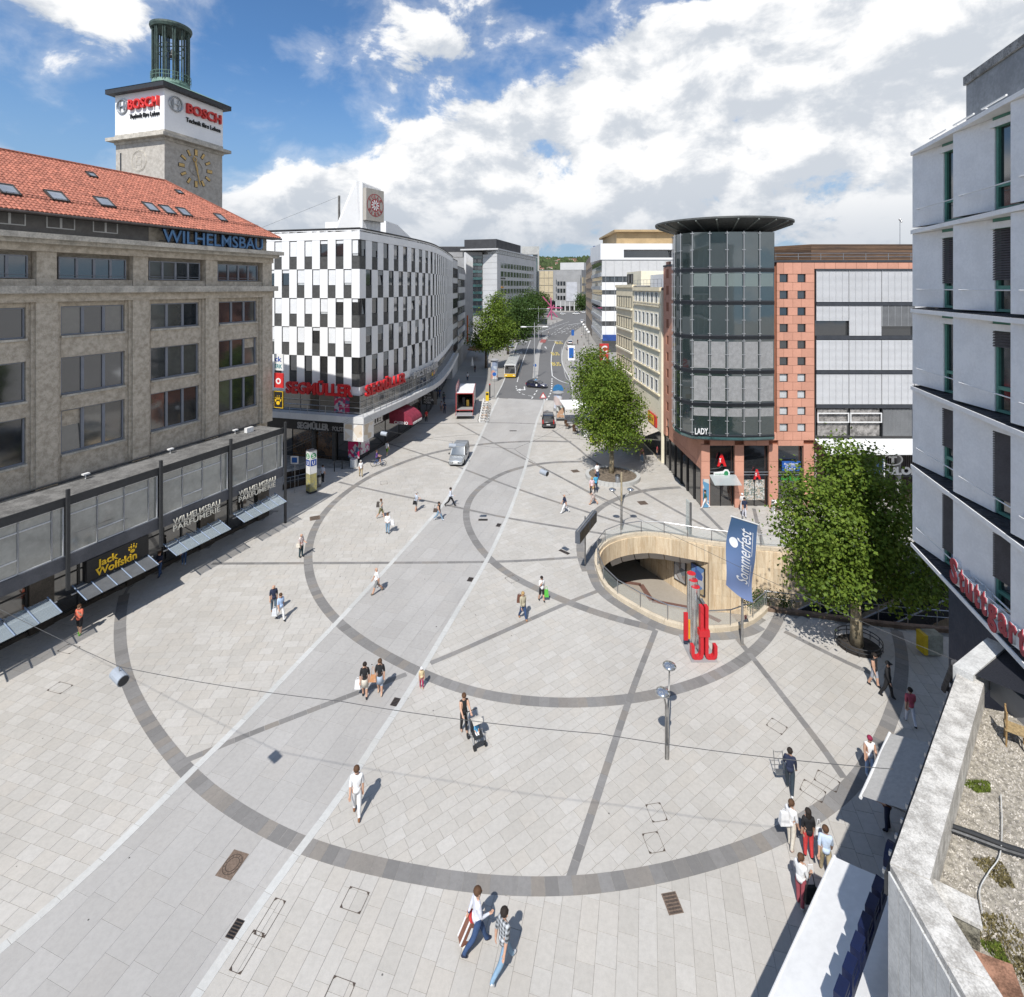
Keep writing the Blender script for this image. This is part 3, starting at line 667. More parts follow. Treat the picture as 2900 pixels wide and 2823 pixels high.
for k in range(5):
    u0,u1 = posts[k]+.75,posts[k+1]-.45; aw = thing('glass_awning',['slanted glass awning under the parfumerie letters nearest the corner','slanted glass awning under the parfumerie letters beside the black signboard','dark grey slanted awning under the black shop signboard','slanted glass awning with blue brackets at the left edge','slanted glass awning out at the far left'][k],'awning',tuple(wf.p((u0+u1)/2,0,1.5)),'slanted awnings along the shops')
    m = M_awd if k == 2 else M_awg; n = 5 if k < 3 else 4; w = (u1-u0)/n
    for i in range(n):
        p = MB(); a,b = u0+w*i+.01,u0+w*(i+1)-.01; P = wf.p
        p.add([P(a,2.7,2.55),P(b,2.7,2.55),P(b,2.2,3.8),P(a,2.2,3.8),P(a,2.68,2.545),P(b,2.68,2.545),P(b,2.18,3.795),P(a,2.18,3.795)],((0,1,2,3),(7,6,5,4),(0,4,5,1),(2,6,7,3),(1,5,6,2),(0,3,7,4)))
        wpart('glass_sheet',p,m,aw)
    for i in range(n+1):
        br = MB(); x = u0+w*i; br.tube([wf.p(x,2.77,2.5),wf.p(x,2.23,3.85)],.035,6); wpart('bracket',br,mat('blue grey bracket',(.20,.26,.36),.4,.1,2),aw)
    tb = MB(); tb.tube([wf.p(u0-.25,2.46,2.9),wf.p(u1+.25,2.46,2.9)],.05,8); tb.tube([wf.p((u0+u1)/2,2.66,2.9),wf.p((u0+u1)/2,3.2,.4)],.03,6); wpart('support_tube',tb,M_steel,aw)
M_ltr = mat('cream letter',(.70,.67,.58),.5,.1,2)
for u,lab in ((11.2,'two rows of cream letters over the awning beside the black signboard'),(6.05,'two rows of cream letters over the awning nearest the corner')):
    s = thing('shop_sign',lab,'sign',tuple(wf.p(u,3.2,2.3)),'parfumerie shop signs'); w = 3.55
    lettering('WILHELMSBAU',wf.mat4(u,3.98,2.95),.52,M_ltr,s,.05,.006,w,True); lettering('PARFÜMERIE',wf.mat4(u,3.5,2.95),.52,M_ltr,s,.05,.006,w,True)
    b = MB(); wf.box(b,u-w,u,3.905,3.935,2.93,2.98); wpart('rule',b,M_ltr,s)
js = thing('shop_sign','black shop signboard with yellow lettering and paw print','sign',tuple(wf.p(14.6,2.8,2.6)))
b = MB(); wf.box(b,12.75,16.3,2.72,3.98,2.45,2.87); wpart('board',b,M_black,js)
M_yel = mat('yellow lettering',(.75,.47,.02),.5,.06,2)
lettering('Jack',wf.mat4(15.75,3.36,2.87),.58,M_yel,js,.04,.02,1.15); lettering('Wolfskin',wf.mat4(15.85,2.84,2.87),.62,M_yel,js,.04,.02,2.35)
def paw(parent,fr,u,z,d,s,m):
    mb = MB(); Mx = fr.mat4(u,z,d)
    def disc(x,y,rx,ry,rot=0):
        n = 12; mb.prism([(x+rx*cos(t)*cos(rot)-ry*sin(t)*sin(rot),y+rx*cos(t)*sin(rot)+ry*sin(t)*cos(rot)) for t in [2*pi*i/n for i in range(n)]],0,.03,Mx)
    disc(0,0,.22*s,.18*s)
    for x,y,r in ((-.3,.22,.3),(-.12,.4,.1),(.12,.42,-.1),(.32,.26,-.3)): disc(x*s,y*s,.075*s,.13*s,r)
    for x,y in ((-.33,.47),(-.1,.64),(.14,.66),(.4,.5)): disc(x*s,y*s,.025*s,.06*s)
    wpart('paw_print',mb,m,parent)
paw(js,wf,13.75,3.4,2.87,.62,M_yel)
# shop signs hung on the corner, facing down the square
for z0,z1,c,lab,body in ((12.55,14.0,(.72,.72,.70),'small white sign with blue lettering hung on the limestone corner','ck'),(11.0,12.3,(.55,.03,.03),'small red sign with white ring hung on the limestone corner','o'),(9.2,10.7,(.02,.02,.02),'small black sign with yellow paw and frame hung on the limestone corner','')):
    s = thing('hanging_sign',lab,'sign',tuple(wf.p(-.2,z0,0)),'signs hung on the corner'); b = MB(); fr2 = Frame(wf.p(-.05,0,-.75),wf.n,flip=False)
    fr2 = Frame(wf.p(-.12,0,.05),wf.n); side = 1 if fr2.n.dot(Vector((0,-1,0))) > 0 else -1
    fr2 = Frame(wf.p(-.12,0,.05),wf.n,flip=side < 0)
    fr2.box(b,0,1.05,z0,z1,-.12,0); wpart('panel',b,mat('panel '+lab[:12],c,.5,.05,2),s)
    if body == 'ck': lettering('ck',fr2.mat4(.1,z0+.8,.004),.62,mat('blue print',(.03,.08,.35),.5),s,.012,.02,.8); lettering('ERK',fr2.mat4(.1,z0+.2,.004),.5,mat('teal print',(.02,.22,.25),.5),s,.012,.02,.85)
    elif body == 'o': lettering('o',fr2.mat4(.22,z0+.35,.004),1.1,M_white,s,.012,.02,.6)
    else:
        paw(s,fr2,.5,z0+.45,.004,.95,M_yel); e = MB()
        for q in ((0,1.05,z0,z0+.05),(0,1.05,z1-.05,z1),(0,.05,z0+.05,z1-.05),(1,1.05,z0+.05,z1-.05)): fr2.box(e,q[0],q[1],q[2],q[3],-.1,.015)
        wpart('edge',e,M_yel,s)
# ================================================================== CLOCK TOWER
tC = Vector((-40.56,61)); ta,tb_ = Vector((.316,.949)),Vector((-.949,.316)); TWD = 8.0
tw = thing('clock_tower','square stone clock tower with white sign storey and green bell cage','tower',(tC.x,tC.y,0))
fR = Frame(tC,ta); fL = Frame(tC,tb_,flip=True)
def tbox(mb,z0,z1,o):
    fR.box(mb,-o,TWD+o,z0,z1,-TWD-o,o); return mb
M_tst = mat('tower limestone',(.47,.44,.395),.85,.28,2.4,.4,16,col2=(.32,.295,.26))
wpart('shaft',tbox(MB(),0,37.2,0),M_tst,tw); wpart('ledge',tbox(MB(),37.2,37.55,.12),M_trav2,tw); wpart('ledge',tbox(MB(),37.56,37.95,.75),M_trav2,tw); wpart('ledge',tbox(MB(),37.96,38.4,.08),M_trav2,tw)
M_panel = mat('white sign panel',(.80,.80,.80),.5,.03,.5)
sg_ = wpart('sign_storey',tbox(MB(),38.41,43.2,.05),M_panel,tw)
wpart('eave',tbox(MB(),43.21,43.75,.75),M_dark,tw)
M_cop = mat('green copper',(.20,.31,.25),.7,.2,1.5,.1,20,col2=(.10,.17,.14)); M_copd = mat('dark patina copper',(.03,.042,.037),.6,.3,2.0,col2=(.07,.11,.095))
mb = MB(); o = .8; P = [fR.p(-o,43.76,o),fR.p(TWD+o,43.76,o),fR.p(TWD+o,43.76,-TWD-o),fR.p(-o,43.76,-TWD-o)]; c = .8
Q = [fR.p(TWD/2-2.1,45.0,-TWD/2+2.1),fR.p(TWD/2+2.1,45.0,-TWD/2+2.1),fR.p(TWD/2+2.1,45.0,-TWD/2-2.1),fR.p(TWD/2-2.1,45.0,-TWD/2-2.1)]
mb.add(P+Q,((0,1,5,4),(1,2,6,5),(2,3,7,6),(3,0,4,7),(4,5,6,7))); wpart('roof',mb,M_cop,tw)
bc = fR.p(TWD/2,0,-TWD/2); BR = 2.0
mb = MB(); mb.lathe([(BR+.05,44.9),(BR+.12,45.3),(BR,45.75),(BR-.2,45.75),(BR-.25,44.9)],32,(bc.x,bc.y,0)); wpart('cage_base',mb,M_cop,tw)
for i in range(12):
    a = 2*pi*i/12+.2; col = MB(); dr = Vector((cos(a),sin(a),0)); tn = Vector((-sin(a),cos(a),0)); p = bc+dr*BR
    for q in (-.12,.12): col.tube([p+tn*q+Vector((0,0,45.3)),p+tn*q+Vector((0,0,52.2))],.065,6)
    col.tube([p-dr*.22+Vector((0,0,45.3)),p-dr*.22+Vector((0,0,52.2))],.07,6); wpart('cage_column',col,M_copd,tw)
mb = MB(); mb.lathe([(BR-.5,52.2),(BR+.2,52.2),(BR+.32,52.5),(BR+.3,52.75),(BR-.3,52.95),(.01,53.0)],32,(bc.x,bc.y,0)); wpart('cage_roof',mb,M_copd,tw)
rg = MB()
for z,r in ((46.6,BR+.18),(46.15,BR+.18)): rg.tube([bc+Vector((r*cos(t),r*sin(t),z)) for t in [2*pi*i/28 for i in range(28)]],.03,5,closed=True)
for i in range(28):
    t = 2*pi*i/28; rg.tube([bc+Vector(((BR+.18)*cos(t),(BR+.18)*sin(t),45.7)),bc+Vector(((BR+.18)*cos(t),(BR+.18)*sin(t),46.6))],.02,4)
wpart('railing',rg,M_cop,tw)
fr_ = MB()
for z in (49.2,50.3): 
    fr_.tube([bc+Vector((1.3*cos(t),1.3*sin(t),z)) for t in [2*pi*i/16 for i in range(16)]],.05,5,closed=True)
for i in range(4): t = i*pi/2; fr_.tube([bc+Vector((.9*cos(t),.9*sin(t),45)),bc+Vector((.9*cos(t),.9*sin(t),52.2))],.07,6)
fr_.tube([bc+Vector((-1.8,0,50.4)),bc+Vector((1.8,0,50.4))],.06,6); wpart('bell_frame',fr_,M_copd,tw)
bl = MB(); bl.lathe([(.05,1.0),(.18,.95),(.24,.6),(.34,.25),(.46,0),(.4,0)],16,(bc.x+.3,bc.y-.2,48.9)); wpart('bell',bl,M_dark,tw,True)
# clock
M_gold = mat('gilded metal',(.62,.42,.16),.4,.15,3,metal=.3); ck = MB(); z0 = 34.7
for i in range(12):
    a = pi/2-2*pi*i/12; R_ = Matrix.Rotation(a-pi/2,4,'Z'); w,h = (.19,.36) if i % 3 == 0 else (.14,.34)
    k = MB(); Mx = fR.mat4(4.1,z0,0) @ R_; k.box(-w-.05,w+.05,1.95-h-.05,1.95+h+.05,.0,.05,Mx); wpart('hour_mark_edge',k,M_dark,tw)
    k = MB(); k.box(-w,w,1.95-h,1.95+h,.05,.08,Mx); wpart('hour_mark',k,M_gold,tw)
rel = MB()
for r in (.95,.84): rel.tube([fR.mat4(4.1,z0,0) @ Vector((r*cos(t),r*sin(t),.02)) for t in [2*pi*i/32 for i in range(32)]],.04,5,closed=True)
for q in (-1,1): rel.box(q*.3-.05,q*.3+.05,-.5,.5,0,.06,fR.mat4(4.1,z0,0))
rel.box(-.3,.3,-.04,.04,0,.06,fR.mat4(4.1,z0,0)); wpart('relief_emblem',rel,M_tst,tw)
hh = MB(); Mx = fR.mat4(4.1,z0,.12) @ Matrix.Rotation(radians(-165),4,'Z'); hh.add([Mx @ Vector(q) for q in ((-.09,-.5,0),(.09,-.5,0),(.06,2.1,0),(-.06,2.1,0),(-.09,-.5,.04),(.09,-.5,.04),(.06,2.1,.04),(-.06,2.1,.04))],((0,3,2,1),(4,5,6,7),(0,1,5,4),(1,2,6,5),(2,3,7,6),(3,0,4,7))); wpart('minute_hand',hh,M_gold,tw)
hh = MB(); Mx = fR.mat4(4.1,z0,.18) @ Matrix.Rotation(radians(16),4,'Z'); hh.box(-.11,.11,-.3,.85,0,.04,Mx); hh.tube([Mx @ Vector((.2*cos(t),1.05+.26*sin(t),.02)) for t in [2*pi*i/14 for i in range(14)]],.07,5,closed=True); hh.box(-.06,.06,1.3,1.55,0,.04,Mx); wpart('hour_hand',hh,M_gold,tw)
M_bred = mat('red sign letter',(.62,.035,.03),.45,.06,2); M_blk = mat('black sign letter',(.015,.015,.016),.5,.05,2); M_chr = mat('silver sign ring',(.42,.44,.46),.3,.1,2,metal=.6)
def emblem(fr,u,z,d,r,parent):
    g = MB(); Mx = fr.mat4(u,z,d)
    g.tube([Mx @ Vector((r*cos(t),r*sin(t),.1)) for t in [2*pi*i/32 for i in range(32)]],.09,6,closed=True)
    for q in (-1,1):
        g.tube([Mx @ Vector((q*r*.62*cos(t),r*.72*sin(t),.1)) for t in [-1.0+2*i/8 for i in range(9)]],.055,6)
        g.box(q*.33-.05,q*.33+.05,-.55,.55,.05,.16,Mx)
    g.box(-.33,.33,-.06,.06,.05,.16,Mx); wpart('armature_emblem',g,M_chr,parent)
for fr,e,b0,b1,lab in ((fR,1.34,2.68,7.6,'red letters, ring emblem and black tagline on the shaded tower face'),(fL,6.75,5.5,.65,'red letters, ring emblem and black tagline on the sunlit tower face')):
    s = thing('tower_sign',lab,'sign',tuple(fr.p(4,39.8,.05)),'lettering on the tower'); w = abs(b1-b0)
    emblem(fr,e,41.75,.06,.84,s); lettering('BOSCH',fr.mat4(b0,41.2,.06),1.6,M_bred,s,.32,.022,w,True); lettering('Technik fürs Leben',fr.mat4(b0,40.1,.06),.78,M_blk,s,.12,.006,w,True)
rel = MB(); Mx = fL.mat4(4.1,35.0,0)
for r in (1.25,1.12): rel.tube([Mx @ Vector((r*cos(t),r*sin(t),.0)) for t in [2*pi*i/36 for i in range(36)]],.035,5,closed=True)
for q in (-1,1): rel.box(q*.42-.04,q*.42+.04,-.75,.75,0,.035,Mx)
for y in (-.45,.45): rel.box(-.42,.42,y-.03,y+.03,0,.03,Mx)
wpart('relief_emblem',rel,M_trav2,tw)
sl_ = MB(); fL.box(sl_,7.05,7.3,32.6,36.2,-.3,.01); wpart('slit_window',sl_,M_dark,tw)
# ================================================================== CHEQUERED FURNITURE STORE
M_wp = mat('white facade panel',(.76,.76,.755),.5,.025,.4); M_dp = mat('charcoal facade panel',(.075,.075,.073),.7,.15,3.0,.05,60)
M_blind = glass('glass over white blind',(.52,.54,.55),.12,.6,.1,1.2); M_dglass = glass('dark store glass',(.02,.022,.024)); M_fblk = mat('black window frame',(.02,.02,.021),.5,.1,3)
st = thing('furniture_store','black and white chequered store with curved side and white canopy','building',(-17,58.3,0))
SC = Vector((-17.0,58.3)); sl_d = Vector((-.966,.259)); NL = 15; CWL = 1.02
path = resample(cat_rom([Vector((x,y,0)) for x,y in ((-17,58.3),(-14.25,68.5),(-12.3,78.5),(-12.05,88),(-12.3,100),(-12.8,113))]),1.33)
cells = []                                                   # (frame, width, index from the corner, side)
for i in range(NL): cells.append((Frame(SC+sl_d*CWL*(i+1),-sl_d),CWL,i,'L'))
for i,(a,b) in enumerate(zip(path,path[1:])): cells.append((Frame(a.xy,(b-a).xy),(b-a).length,i,'R'))
lend = SC+sl_d*CWL*NL
plan = [tuple(lend)]+[tuple(SC)]+[(p.x,p.y) for p in path[1:]]+[(-45,113),(-45,72)]
def inset(poly,d):
    n = len(poly); out = []
    for i in range(n):
        a,b,c = Vector(poly[i-1]),Vector(poly[i]),Vector(poly[(i+1) % n]); e = (c-a).normalized(); out.append(tuple(b+Vector((-e.y,e.x))*d))
    return out
mb = MB(); mb.prism(inset(plan,.35),8.0,26.2); wpart('core_wall',mb,M_dp,st)
mb = MB(); mb.prism(plan,26.2,26.34); wpart('roof',mb,M_flatroof,st)
cap = MB(); cap.tube([Vector((lend.x,lend.y,26.55)),Vector((SC.x,SC.y,26.55))]+[Vector((p.x,p.y,26.55)) for p in path[1:]],.11,5); wpart('parapet_cap',cap,M_fblk,st)
rs = random.Random(11)
for fr,w,i,side in cells:
    g = .005
    b = MB(); fr.box(b,g,w-g,25.32,26.5,-.34,0); wpart('white_panel',b,M_wp,st)
    b = MB(); fr.box(b,g,w-g,8.02,8.79,-.34,.02); wpart('white_panel',b,M_wp,st)
    for r in range(5):
        z1 = 25.3-3.3*r; z0 = z1-3.3
        if (i+r) % 2:
            b = MB(); fr.box(b,g,w-g,z0+g,z1-g,-.34,0); wpart('white_panel',b,M_wp,st); continue
        b = MB(); fr.box(b,g,w-g,z0+g,z0+1.42,-.34,-.05); wpart('dark_panel',b,M_dp,st)
        f = MB(); t = .06; d = -.08
        for q in ((g,w-g,z0+1.44,z0+1.44+t),(g,w-g,z1-t,z1-g),(g,g+t,z0+1.44+t,z1-t),(w-g-t,w-g,z0+1.44+t,z1-t)): fr.box(f,q[0],q[1],q[2],q[3],-.2,d)
        wn = wpart('window',f,M_fblk,st); a0,a1,y0,y1 = g+t,w-g-t,z0+1.44+t,z1-t; P = fr.p
        tl = .14 if (side == 'R' and rs.random() < .14) else 0
        full = side == 'L' and r < 4
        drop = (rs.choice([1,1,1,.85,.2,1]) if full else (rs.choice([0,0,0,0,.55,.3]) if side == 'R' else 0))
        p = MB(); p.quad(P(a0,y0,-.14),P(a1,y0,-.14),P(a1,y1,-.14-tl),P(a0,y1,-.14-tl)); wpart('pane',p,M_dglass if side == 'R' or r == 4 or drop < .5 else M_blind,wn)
        if drop:
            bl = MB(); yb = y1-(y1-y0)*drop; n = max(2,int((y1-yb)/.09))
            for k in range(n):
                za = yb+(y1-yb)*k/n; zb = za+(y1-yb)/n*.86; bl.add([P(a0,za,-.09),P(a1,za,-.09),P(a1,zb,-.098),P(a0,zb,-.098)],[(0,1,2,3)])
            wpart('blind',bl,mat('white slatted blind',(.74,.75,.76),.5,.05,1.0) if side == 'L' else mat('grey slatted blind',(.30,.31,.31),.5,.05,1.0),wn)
# first floor glazing, canopy with rail, recessed ground floor
out = lambda d: [SC+sl_d*CWL*NL+Vector((-sl_d.y,sl_d.x))*d*1.0]
def offs(d):
    """outline of the street sides moved out by d"""
    nl = Vector((-.259,-.966)); pts = [lend+nl*d]; P3 = [Vector((p.x,p.y,0)) for p in path]; o = offset_line(P3,-d)
    n0 = Vector(((path[1]-path[0]).normalized().y,-(path[1]-path[0]).normalized().x)); bis = (nl+n0).normalized(); pts.append(SC+bis*d/max(.3,bis.dot(nl)))
    return pts+[Vector((p.x,p.y)) for p in o[1:]]
def ribbon(mb,outer,inner,z0,z1):
    n = len(outer)
    for i in range(n-1):
        a,b,c,d = outer[i],outer[i+1],inner[i+1],inner[i]
        mb.quad((a.x,a.y,z0),(b.x,b.y,z0),(b.x,b.y,z1),(a.x,a.y,z1)); mb.quad((a.x,a.y,z1),(b.x,b.y,z1),(c.x,c.y,z1),(d.x,d.y,z1)); mb.quad((b.x,b.y,z0),(a.x,a.y,z0),(d.x,d.y,z0),(c.x,c.y,z0))
        mb.quad((c.x,c.y,z0),(d.x,d.y,z0),(d.x,d.y,z1),(c.x,c.y,z1))
    return mb
wpart('canopy',ribbon(MB(),offs(1.25),offs(-1.5),5.05,5.75),mat('pale canopy fascia',(.60,.60,.59),.5,.06,.8),st)
mb = MB(); ribbon(mb,offs(.05),offs(-.3),7.85,8.0); wpart('soffit',mb,M_wp,st)
glz = offs(.12); n = len(glz)
seg = [glz[0].lerp(glz[1],i/6) for i in range(6)]+glz[1:]
for i in range(0,len(seg)-1):
    a,b = seg[i],seg[min(len(seg)-1,i+1)]
    f = MB(); f.tube([(a.x,a.y,5.76),(a.x,a.y,7.86)],.045,4); f.tube([(a.x,a.y,7.1),(b.x,b.y,7.1)],.03,4)
    w = wpart('glazing_bay',f,M_steel,st); p = MB(); p.quad((a.x,a.y,5.75),(b.x,b.y,5.75),(b.x,b.y,7.86),(a.x,a.y,7.86)); wpart('pane',p,M_dglass if i % 4 else glass('lit store glass',(.16,.15,.13)),w)
rail = offs(1.12); rm = MB(); rseg = [rail[0].lerp(rail[1],i/7) for i in range(7)]+rail[1:]
for z in (6.2,6.75): rm.tube([(p.x,p.y,z) for p in rseg],.028,5)
for p in rseg: rm.tube([(p.x,p.y,5.75),(p.x,p.y,6.75)],.025,5)
wpart('canopy_rail',rm,M_steel,st)
gf = offs(-1.2); gs = [gf[0].lerp(gf[1],i/5) for i in range(5)]+gf[1::3]
wpart('ground_floor_wall',ribbon(MB(),offs(-1.45),offs(-2.2),0,5.04),M_black,st)
M_warm = glass('warm shop window',(.16,.085,.035),.08,.5,.5,.9)
for i in range(len(gs)-1):
    a,b = gs[i],gs[i+1]; f = MB(); f.tube([(a.x,a.y,0),(a.x,a.y,3.3)],.07,4); f.tube([(a.x,a.y,.35),(b.x,b.y,.35)],.06,4)
    w = wpart('shop_window',f,M_fblk,st); p = MB(); p.quad((a.x,a.y,0),(b.x,b.y,0),(b.x,b.y,3.3),(a.x,a.y,3.3)); wpart('pane',p,M_warm if i in (2,3) else M_shop,w)
wpart('shop_fascia',ribbon(MB(),offs(-.75),offs(-1.3),3.3,4.45),M_black,st)
for u in (1.2,3.9,6.6):
    c = SC+sl_d*u+Vector((-.259,-.966))*-1.05; mb = MB(); mb.lathe([(.26,0),(.26,5.05)],12,(c.x,c.y,0)); wpart('column',mb,M_dp,st,True,40)
# signs
fl = Frame(SC,sl_d,flip=True)
M_sred = mat('red store letter',(.55,.012,.018),.45,.08,2); M_sgry = mat('grey store letter',(.45,.45,.46),.5,.08,2)
def store_sign(lab): return thing('store_sign',lab,'sign',(SC.x,SC.y,7.8),'store lettering')
s = store_sign('large red letters on the sunlit short side of the chequered store'); lettering('SEGMÜLLER',fl.mat4(9.15,7.86,.45),1.78,M_sred,s,.25,.036,8.6,True)
def along(dist,off=0.0):
    L = 0; P3 = offs(off)[1:]
    for a,b in zip(P3,P3[1:]):
        l = (b-a).length
        if L+l >= dist: return Frame(a+(b-a)*((dist-L)/l),b-a)
        L += l
    return Frame(P3[-1],P3[-1]-P3[-2])
def curved_sign(lab,body,d0,d1,z,size,off,m,depth=.15,bold=.04,s=None):
    s = s or store_sign(lab); n = len(body)
    for i,ch in enumerate(body):
        if ch != ' ': lettering(ch,along(d0+(d1-d0)*i/n,off).mat4(0,z,.05),size,m,s,depth,bold,(d1-d0)/n*.9 if ch not in 'IJ' else (d1-d0)/n*.35)
    return s
curved_sign('large red letters on the shaded curved side of the chequered store','SEGMÜLLER',.7,10.4,7.72,1.7,.4,M_sred,.25,.034)
curved_sign('silver letters on the white band after the red letters of the curved side','POLSTERMÖBEL',13.0,24.5,7.6,1.2,.3,mat('silver letter',(.50,.50,.50),.4,.1,2,metal=.4),.2,.03)
s = store_sign('grey letters on the black shop fascia of the short side'); lettering('SEGMÜLLER',fl.mat4(8.6,3.5,-.72),1.0,M_sgry,s,.08,.04,4.2,True); lettering('POLSTERMÖBEL',fl.mat4(3.9,3.5,-.72),.7,M_sgry,s,.06,.01,3.3)
curved_sign('pale letters on the black fascia below the curved canopy next to the corner','SEGMÜLLER',.5,5.6,3.5,1.0,-.72,M_white,.08,.03)
curved_sign('thin grey letters on the black fascia beyond the red barrel awning','POLSTERMÖBEL',11.2,16.6,3.55,.8,-.72,M_sgry,.06,.01)
# projecting black sign
pf = along(18.8,0.9); s = thing('projecting_sign','black two-sided sign with grey text hung below the curved canopy','sign',tuple(pf.p(0,3,0))); b = MB(); q = Frame(pf.p(0,0,-.8).xy,pf.n.xy); q = q if q.n.y < 0 else Frame(q.o,q.u,flip=True)
q.box(b,-.4,1.8,3.0,4.9,-.12,0); wpart('board',b,M_black,s)
for k,t in enumerate(('HAUS','für gute','POLSTER-','MÖBEL')): lettering(t,q.mat4(-.1,4.35-.4*k,.005),.42,M_sgry,s,.02,.0,[1.0,1.1,1.5,1.1][k])
# corner light box with posters
def poster_mat(name,cols,scale=2.2,seed=0.0):
    if name in _M: return _M[name]
    m = bpy.data.materials.new(name); m.use_nodes = True; _M[name] = m; t = NT(m.node_tree); b = m.node_tree.nodes['Principled BSDF']
    p = t.vm('ADD',t.node('ShaderNodeNewGeometry').outputs['Position'],(seed,seed*2,seed)); c = cols[0]
    vo = t.node('ShaderNodeTexVoronoi',feature='F1'); t.put(vo.inputs['Vector'],p); vo.inputs['Scale'].default_value = scale; r = t.sep(vo.outputs['Color'])
    for i,q in enumerate(cols[1:]): c = t.mix(t.m('GREATER_THAN',r[i % 3],.42+.13*i),c,q)
    t.put(b.inputs['Base Color'],c); b.inputs['Roughness'].default_value = .35; return m
cb = thing('poster_box','white light box with furniture posters under the store canopy corner','light box',(-17,58,3.4)); bis = Vector((.45,-.9)).normalized()
c0 = offs(1.15)[1]; b = MB(); fa = Frame(c0,sl_d,flip=True); fb = along(0,1.15)
fa.box(b,0,2.4,3.1,5.0,-.15,0); wpart('box_side',b,M_white,cb); b = MB(); fb.box(b,.0,2.2,3.1,5.0,-.15,0); wpart('box_side',b,M_white,cb)
b = MB(); fa.box(b,.1,2.3,3.2,4.9,0,.012); wpart('poster',b,poster_mat('cream furniture poster',[(.66,.63,.58),(.68,.66,.62),(.55,.45,.33),(.62,.55,.46)],1.3),cb)
b = MB(); fb.box(b,.1,2.1,3.2,4.9,0,.012); wpart('poster',b,poster_mat('cream furniture poster',[(.5,.5,.5)]),cb)
M_pos = poster_mat('sale poster',[(.42,.02,.08),(.06,.10,.18),(.42,.40,.42),(.40,.02,.10)],3.2)
ps_ = thing('sale_posters','red sale poster board on the round pillar at the store corner','poster',(-16.9,58.4,0))
b = MB(); fa2 = Frame(SC+Vector((.1,-.2)),sl_d,flip=True); fa2.box(b,.1,1.5,.9,2.9,-.08,.0); wpart('board',b,M_pos,ps_)
pc = SC+Vector((-.6,-.15)); b = MB(); b.lathe([(.42,0),(.42,.85)],14,(pc.x,pc.y,0)); b.lathe([(.42,2.9),(.42,5.05)],14,(pc.x,pc.y,0)); wpart('pillar',b,M_white,ps_,True,40)
ps2 = thing('sale_posters','white and magenta poster in the shop window just round the store corner','poster',tuple(along(.6,-.6).p(0,0,0))); b = MB(); along(.6,-.6).box(b,0,1.9,.8,2.8,-.05,0); wpart('board',b,poster_mat('white magenta poster',[(.6,.6,.6),(.45,.03,.2),(.55,.55,.57)],4),ps2)
for k,(u,z) in enumerate(((1.2,5.85),(9.0,4.4))):
    b = MB(); fl.box(b,u,u+1.9,z,z+1.75,.13,.17) if k == 0 else fl.box(b,u,u+2.2,4.5,5.03,-.7,-.66); p_ = b.build('window_poster',M_pos); tag(p_,['red and blue sale poster in the first floor corner glazing','red sale strip under the canopy on the short side of the store'][k],'poster')
# red barrel awning
ca = thing('barrel_awning','dark red barrel awning with casino lettering on the curved side of the store','awning',tuple(along(7.5,0).p(0,3,0))); fr = along(7.3,-.7); M_aw = mat('dark red awning cloth',(.24,.025,.05),.8,.12,2)
b = MB(); N = 9; P = fr.p
for i in range(N):
    a0,a1 = pi/2*i/N,pi/2*(i+1)/N
    b.quad(P(0,3.0+1.6*sin(a0),3.2*cos(a0)),P(2.9,3.0+1.6*sin(a0),3.2*cos(a0)),P(2.9,3.0+1.6*sin(a1),3.2*cos(a1)),P(0,3.0+1.6*sin(a1),3.2*cos(a1)))
    for u in (0,2.9): b.add([P(u,3.0,0),P(u,3.0+1.6*sin(a0),3.2*cos(a0)),P(u,3.0+1.6*sin(a1),3.2*cos(a1))],[(0,1,2)])
b.quad(P(0,2.7,3.2),P(2.9,2.7,3.2),P(2.9,3.0,3.2),P(0,3.0,3.2)); b.quad(P(0,2.7,0),P(0,2.7,3.2),P(0,3.0,3.2),P(0,3.0,0)); wpart('cloth',b,M_aw,ca)
sd = Frame(fr.p(0,0,0).xy,fr.n.xy); sd = sd if sd.n.dot(Vector((0,-1,0))) > 0 else Frame(sd.o,sd.u,flip=True)
lettering('CASINO',sd.mat4(.7,2.72,.03),.5,M_white,ca,.03,.02,1.9); lettering('CASINO MERKUR',fr.mat4(.1,2.72,3.22),.42,M_white,ca,.03,.02,2.7)
# rooftop brewery sign
wy = thing('rooftop_sign','beige rooftop panel with round red brewery emblem on a white fin','sign',(-18.5,66,26.4)); d_ = Vector((.5,.866)); fw = Frame((-18.75,65.8),d_)
b = MB(); fw.box(b,0,3.1,28.4,32.45,0,.55); wpart('sign_panel',b,mat('beige sign panel',(.40,.37,.325),.5,.05,1),wy)
b = MB()
for i in range(14): fw.box(b,-.1+i*.235,-.1+i*.235+.14,26.9,33.2-.1*i*.3,-.42,-.02)
wpart('ribbed_back',b,M_wp,wy)
b = MB(); P = fw.p; b.add([P(-.15,26.4,-.45),P(-2.6,26.4,-2.3),P(-.15,33.3,-.45),P(-.55,33.3,-.6),P(-.15,26.4,-.75),P(-2.6,26.4,-2.6),P(-.15,33.3,-.75),P(-.55,33.3,-.9)],((0,2,3,1),(4,5,7,6),(1,3,7,5),(2,6,7,3),(0,4,6,2))); wpart('fin',b,M_wp,wy)
b = MB(); fw.box(b,-.6,3.2,26.3,26.9,-.6,.4); wpart('base',b,M_flatroof,wy)
Mx = fw.mat4(1.55,30.42,.555); M_wr = mat('brewery red',(.33,.03,.035),.5,.05,1)
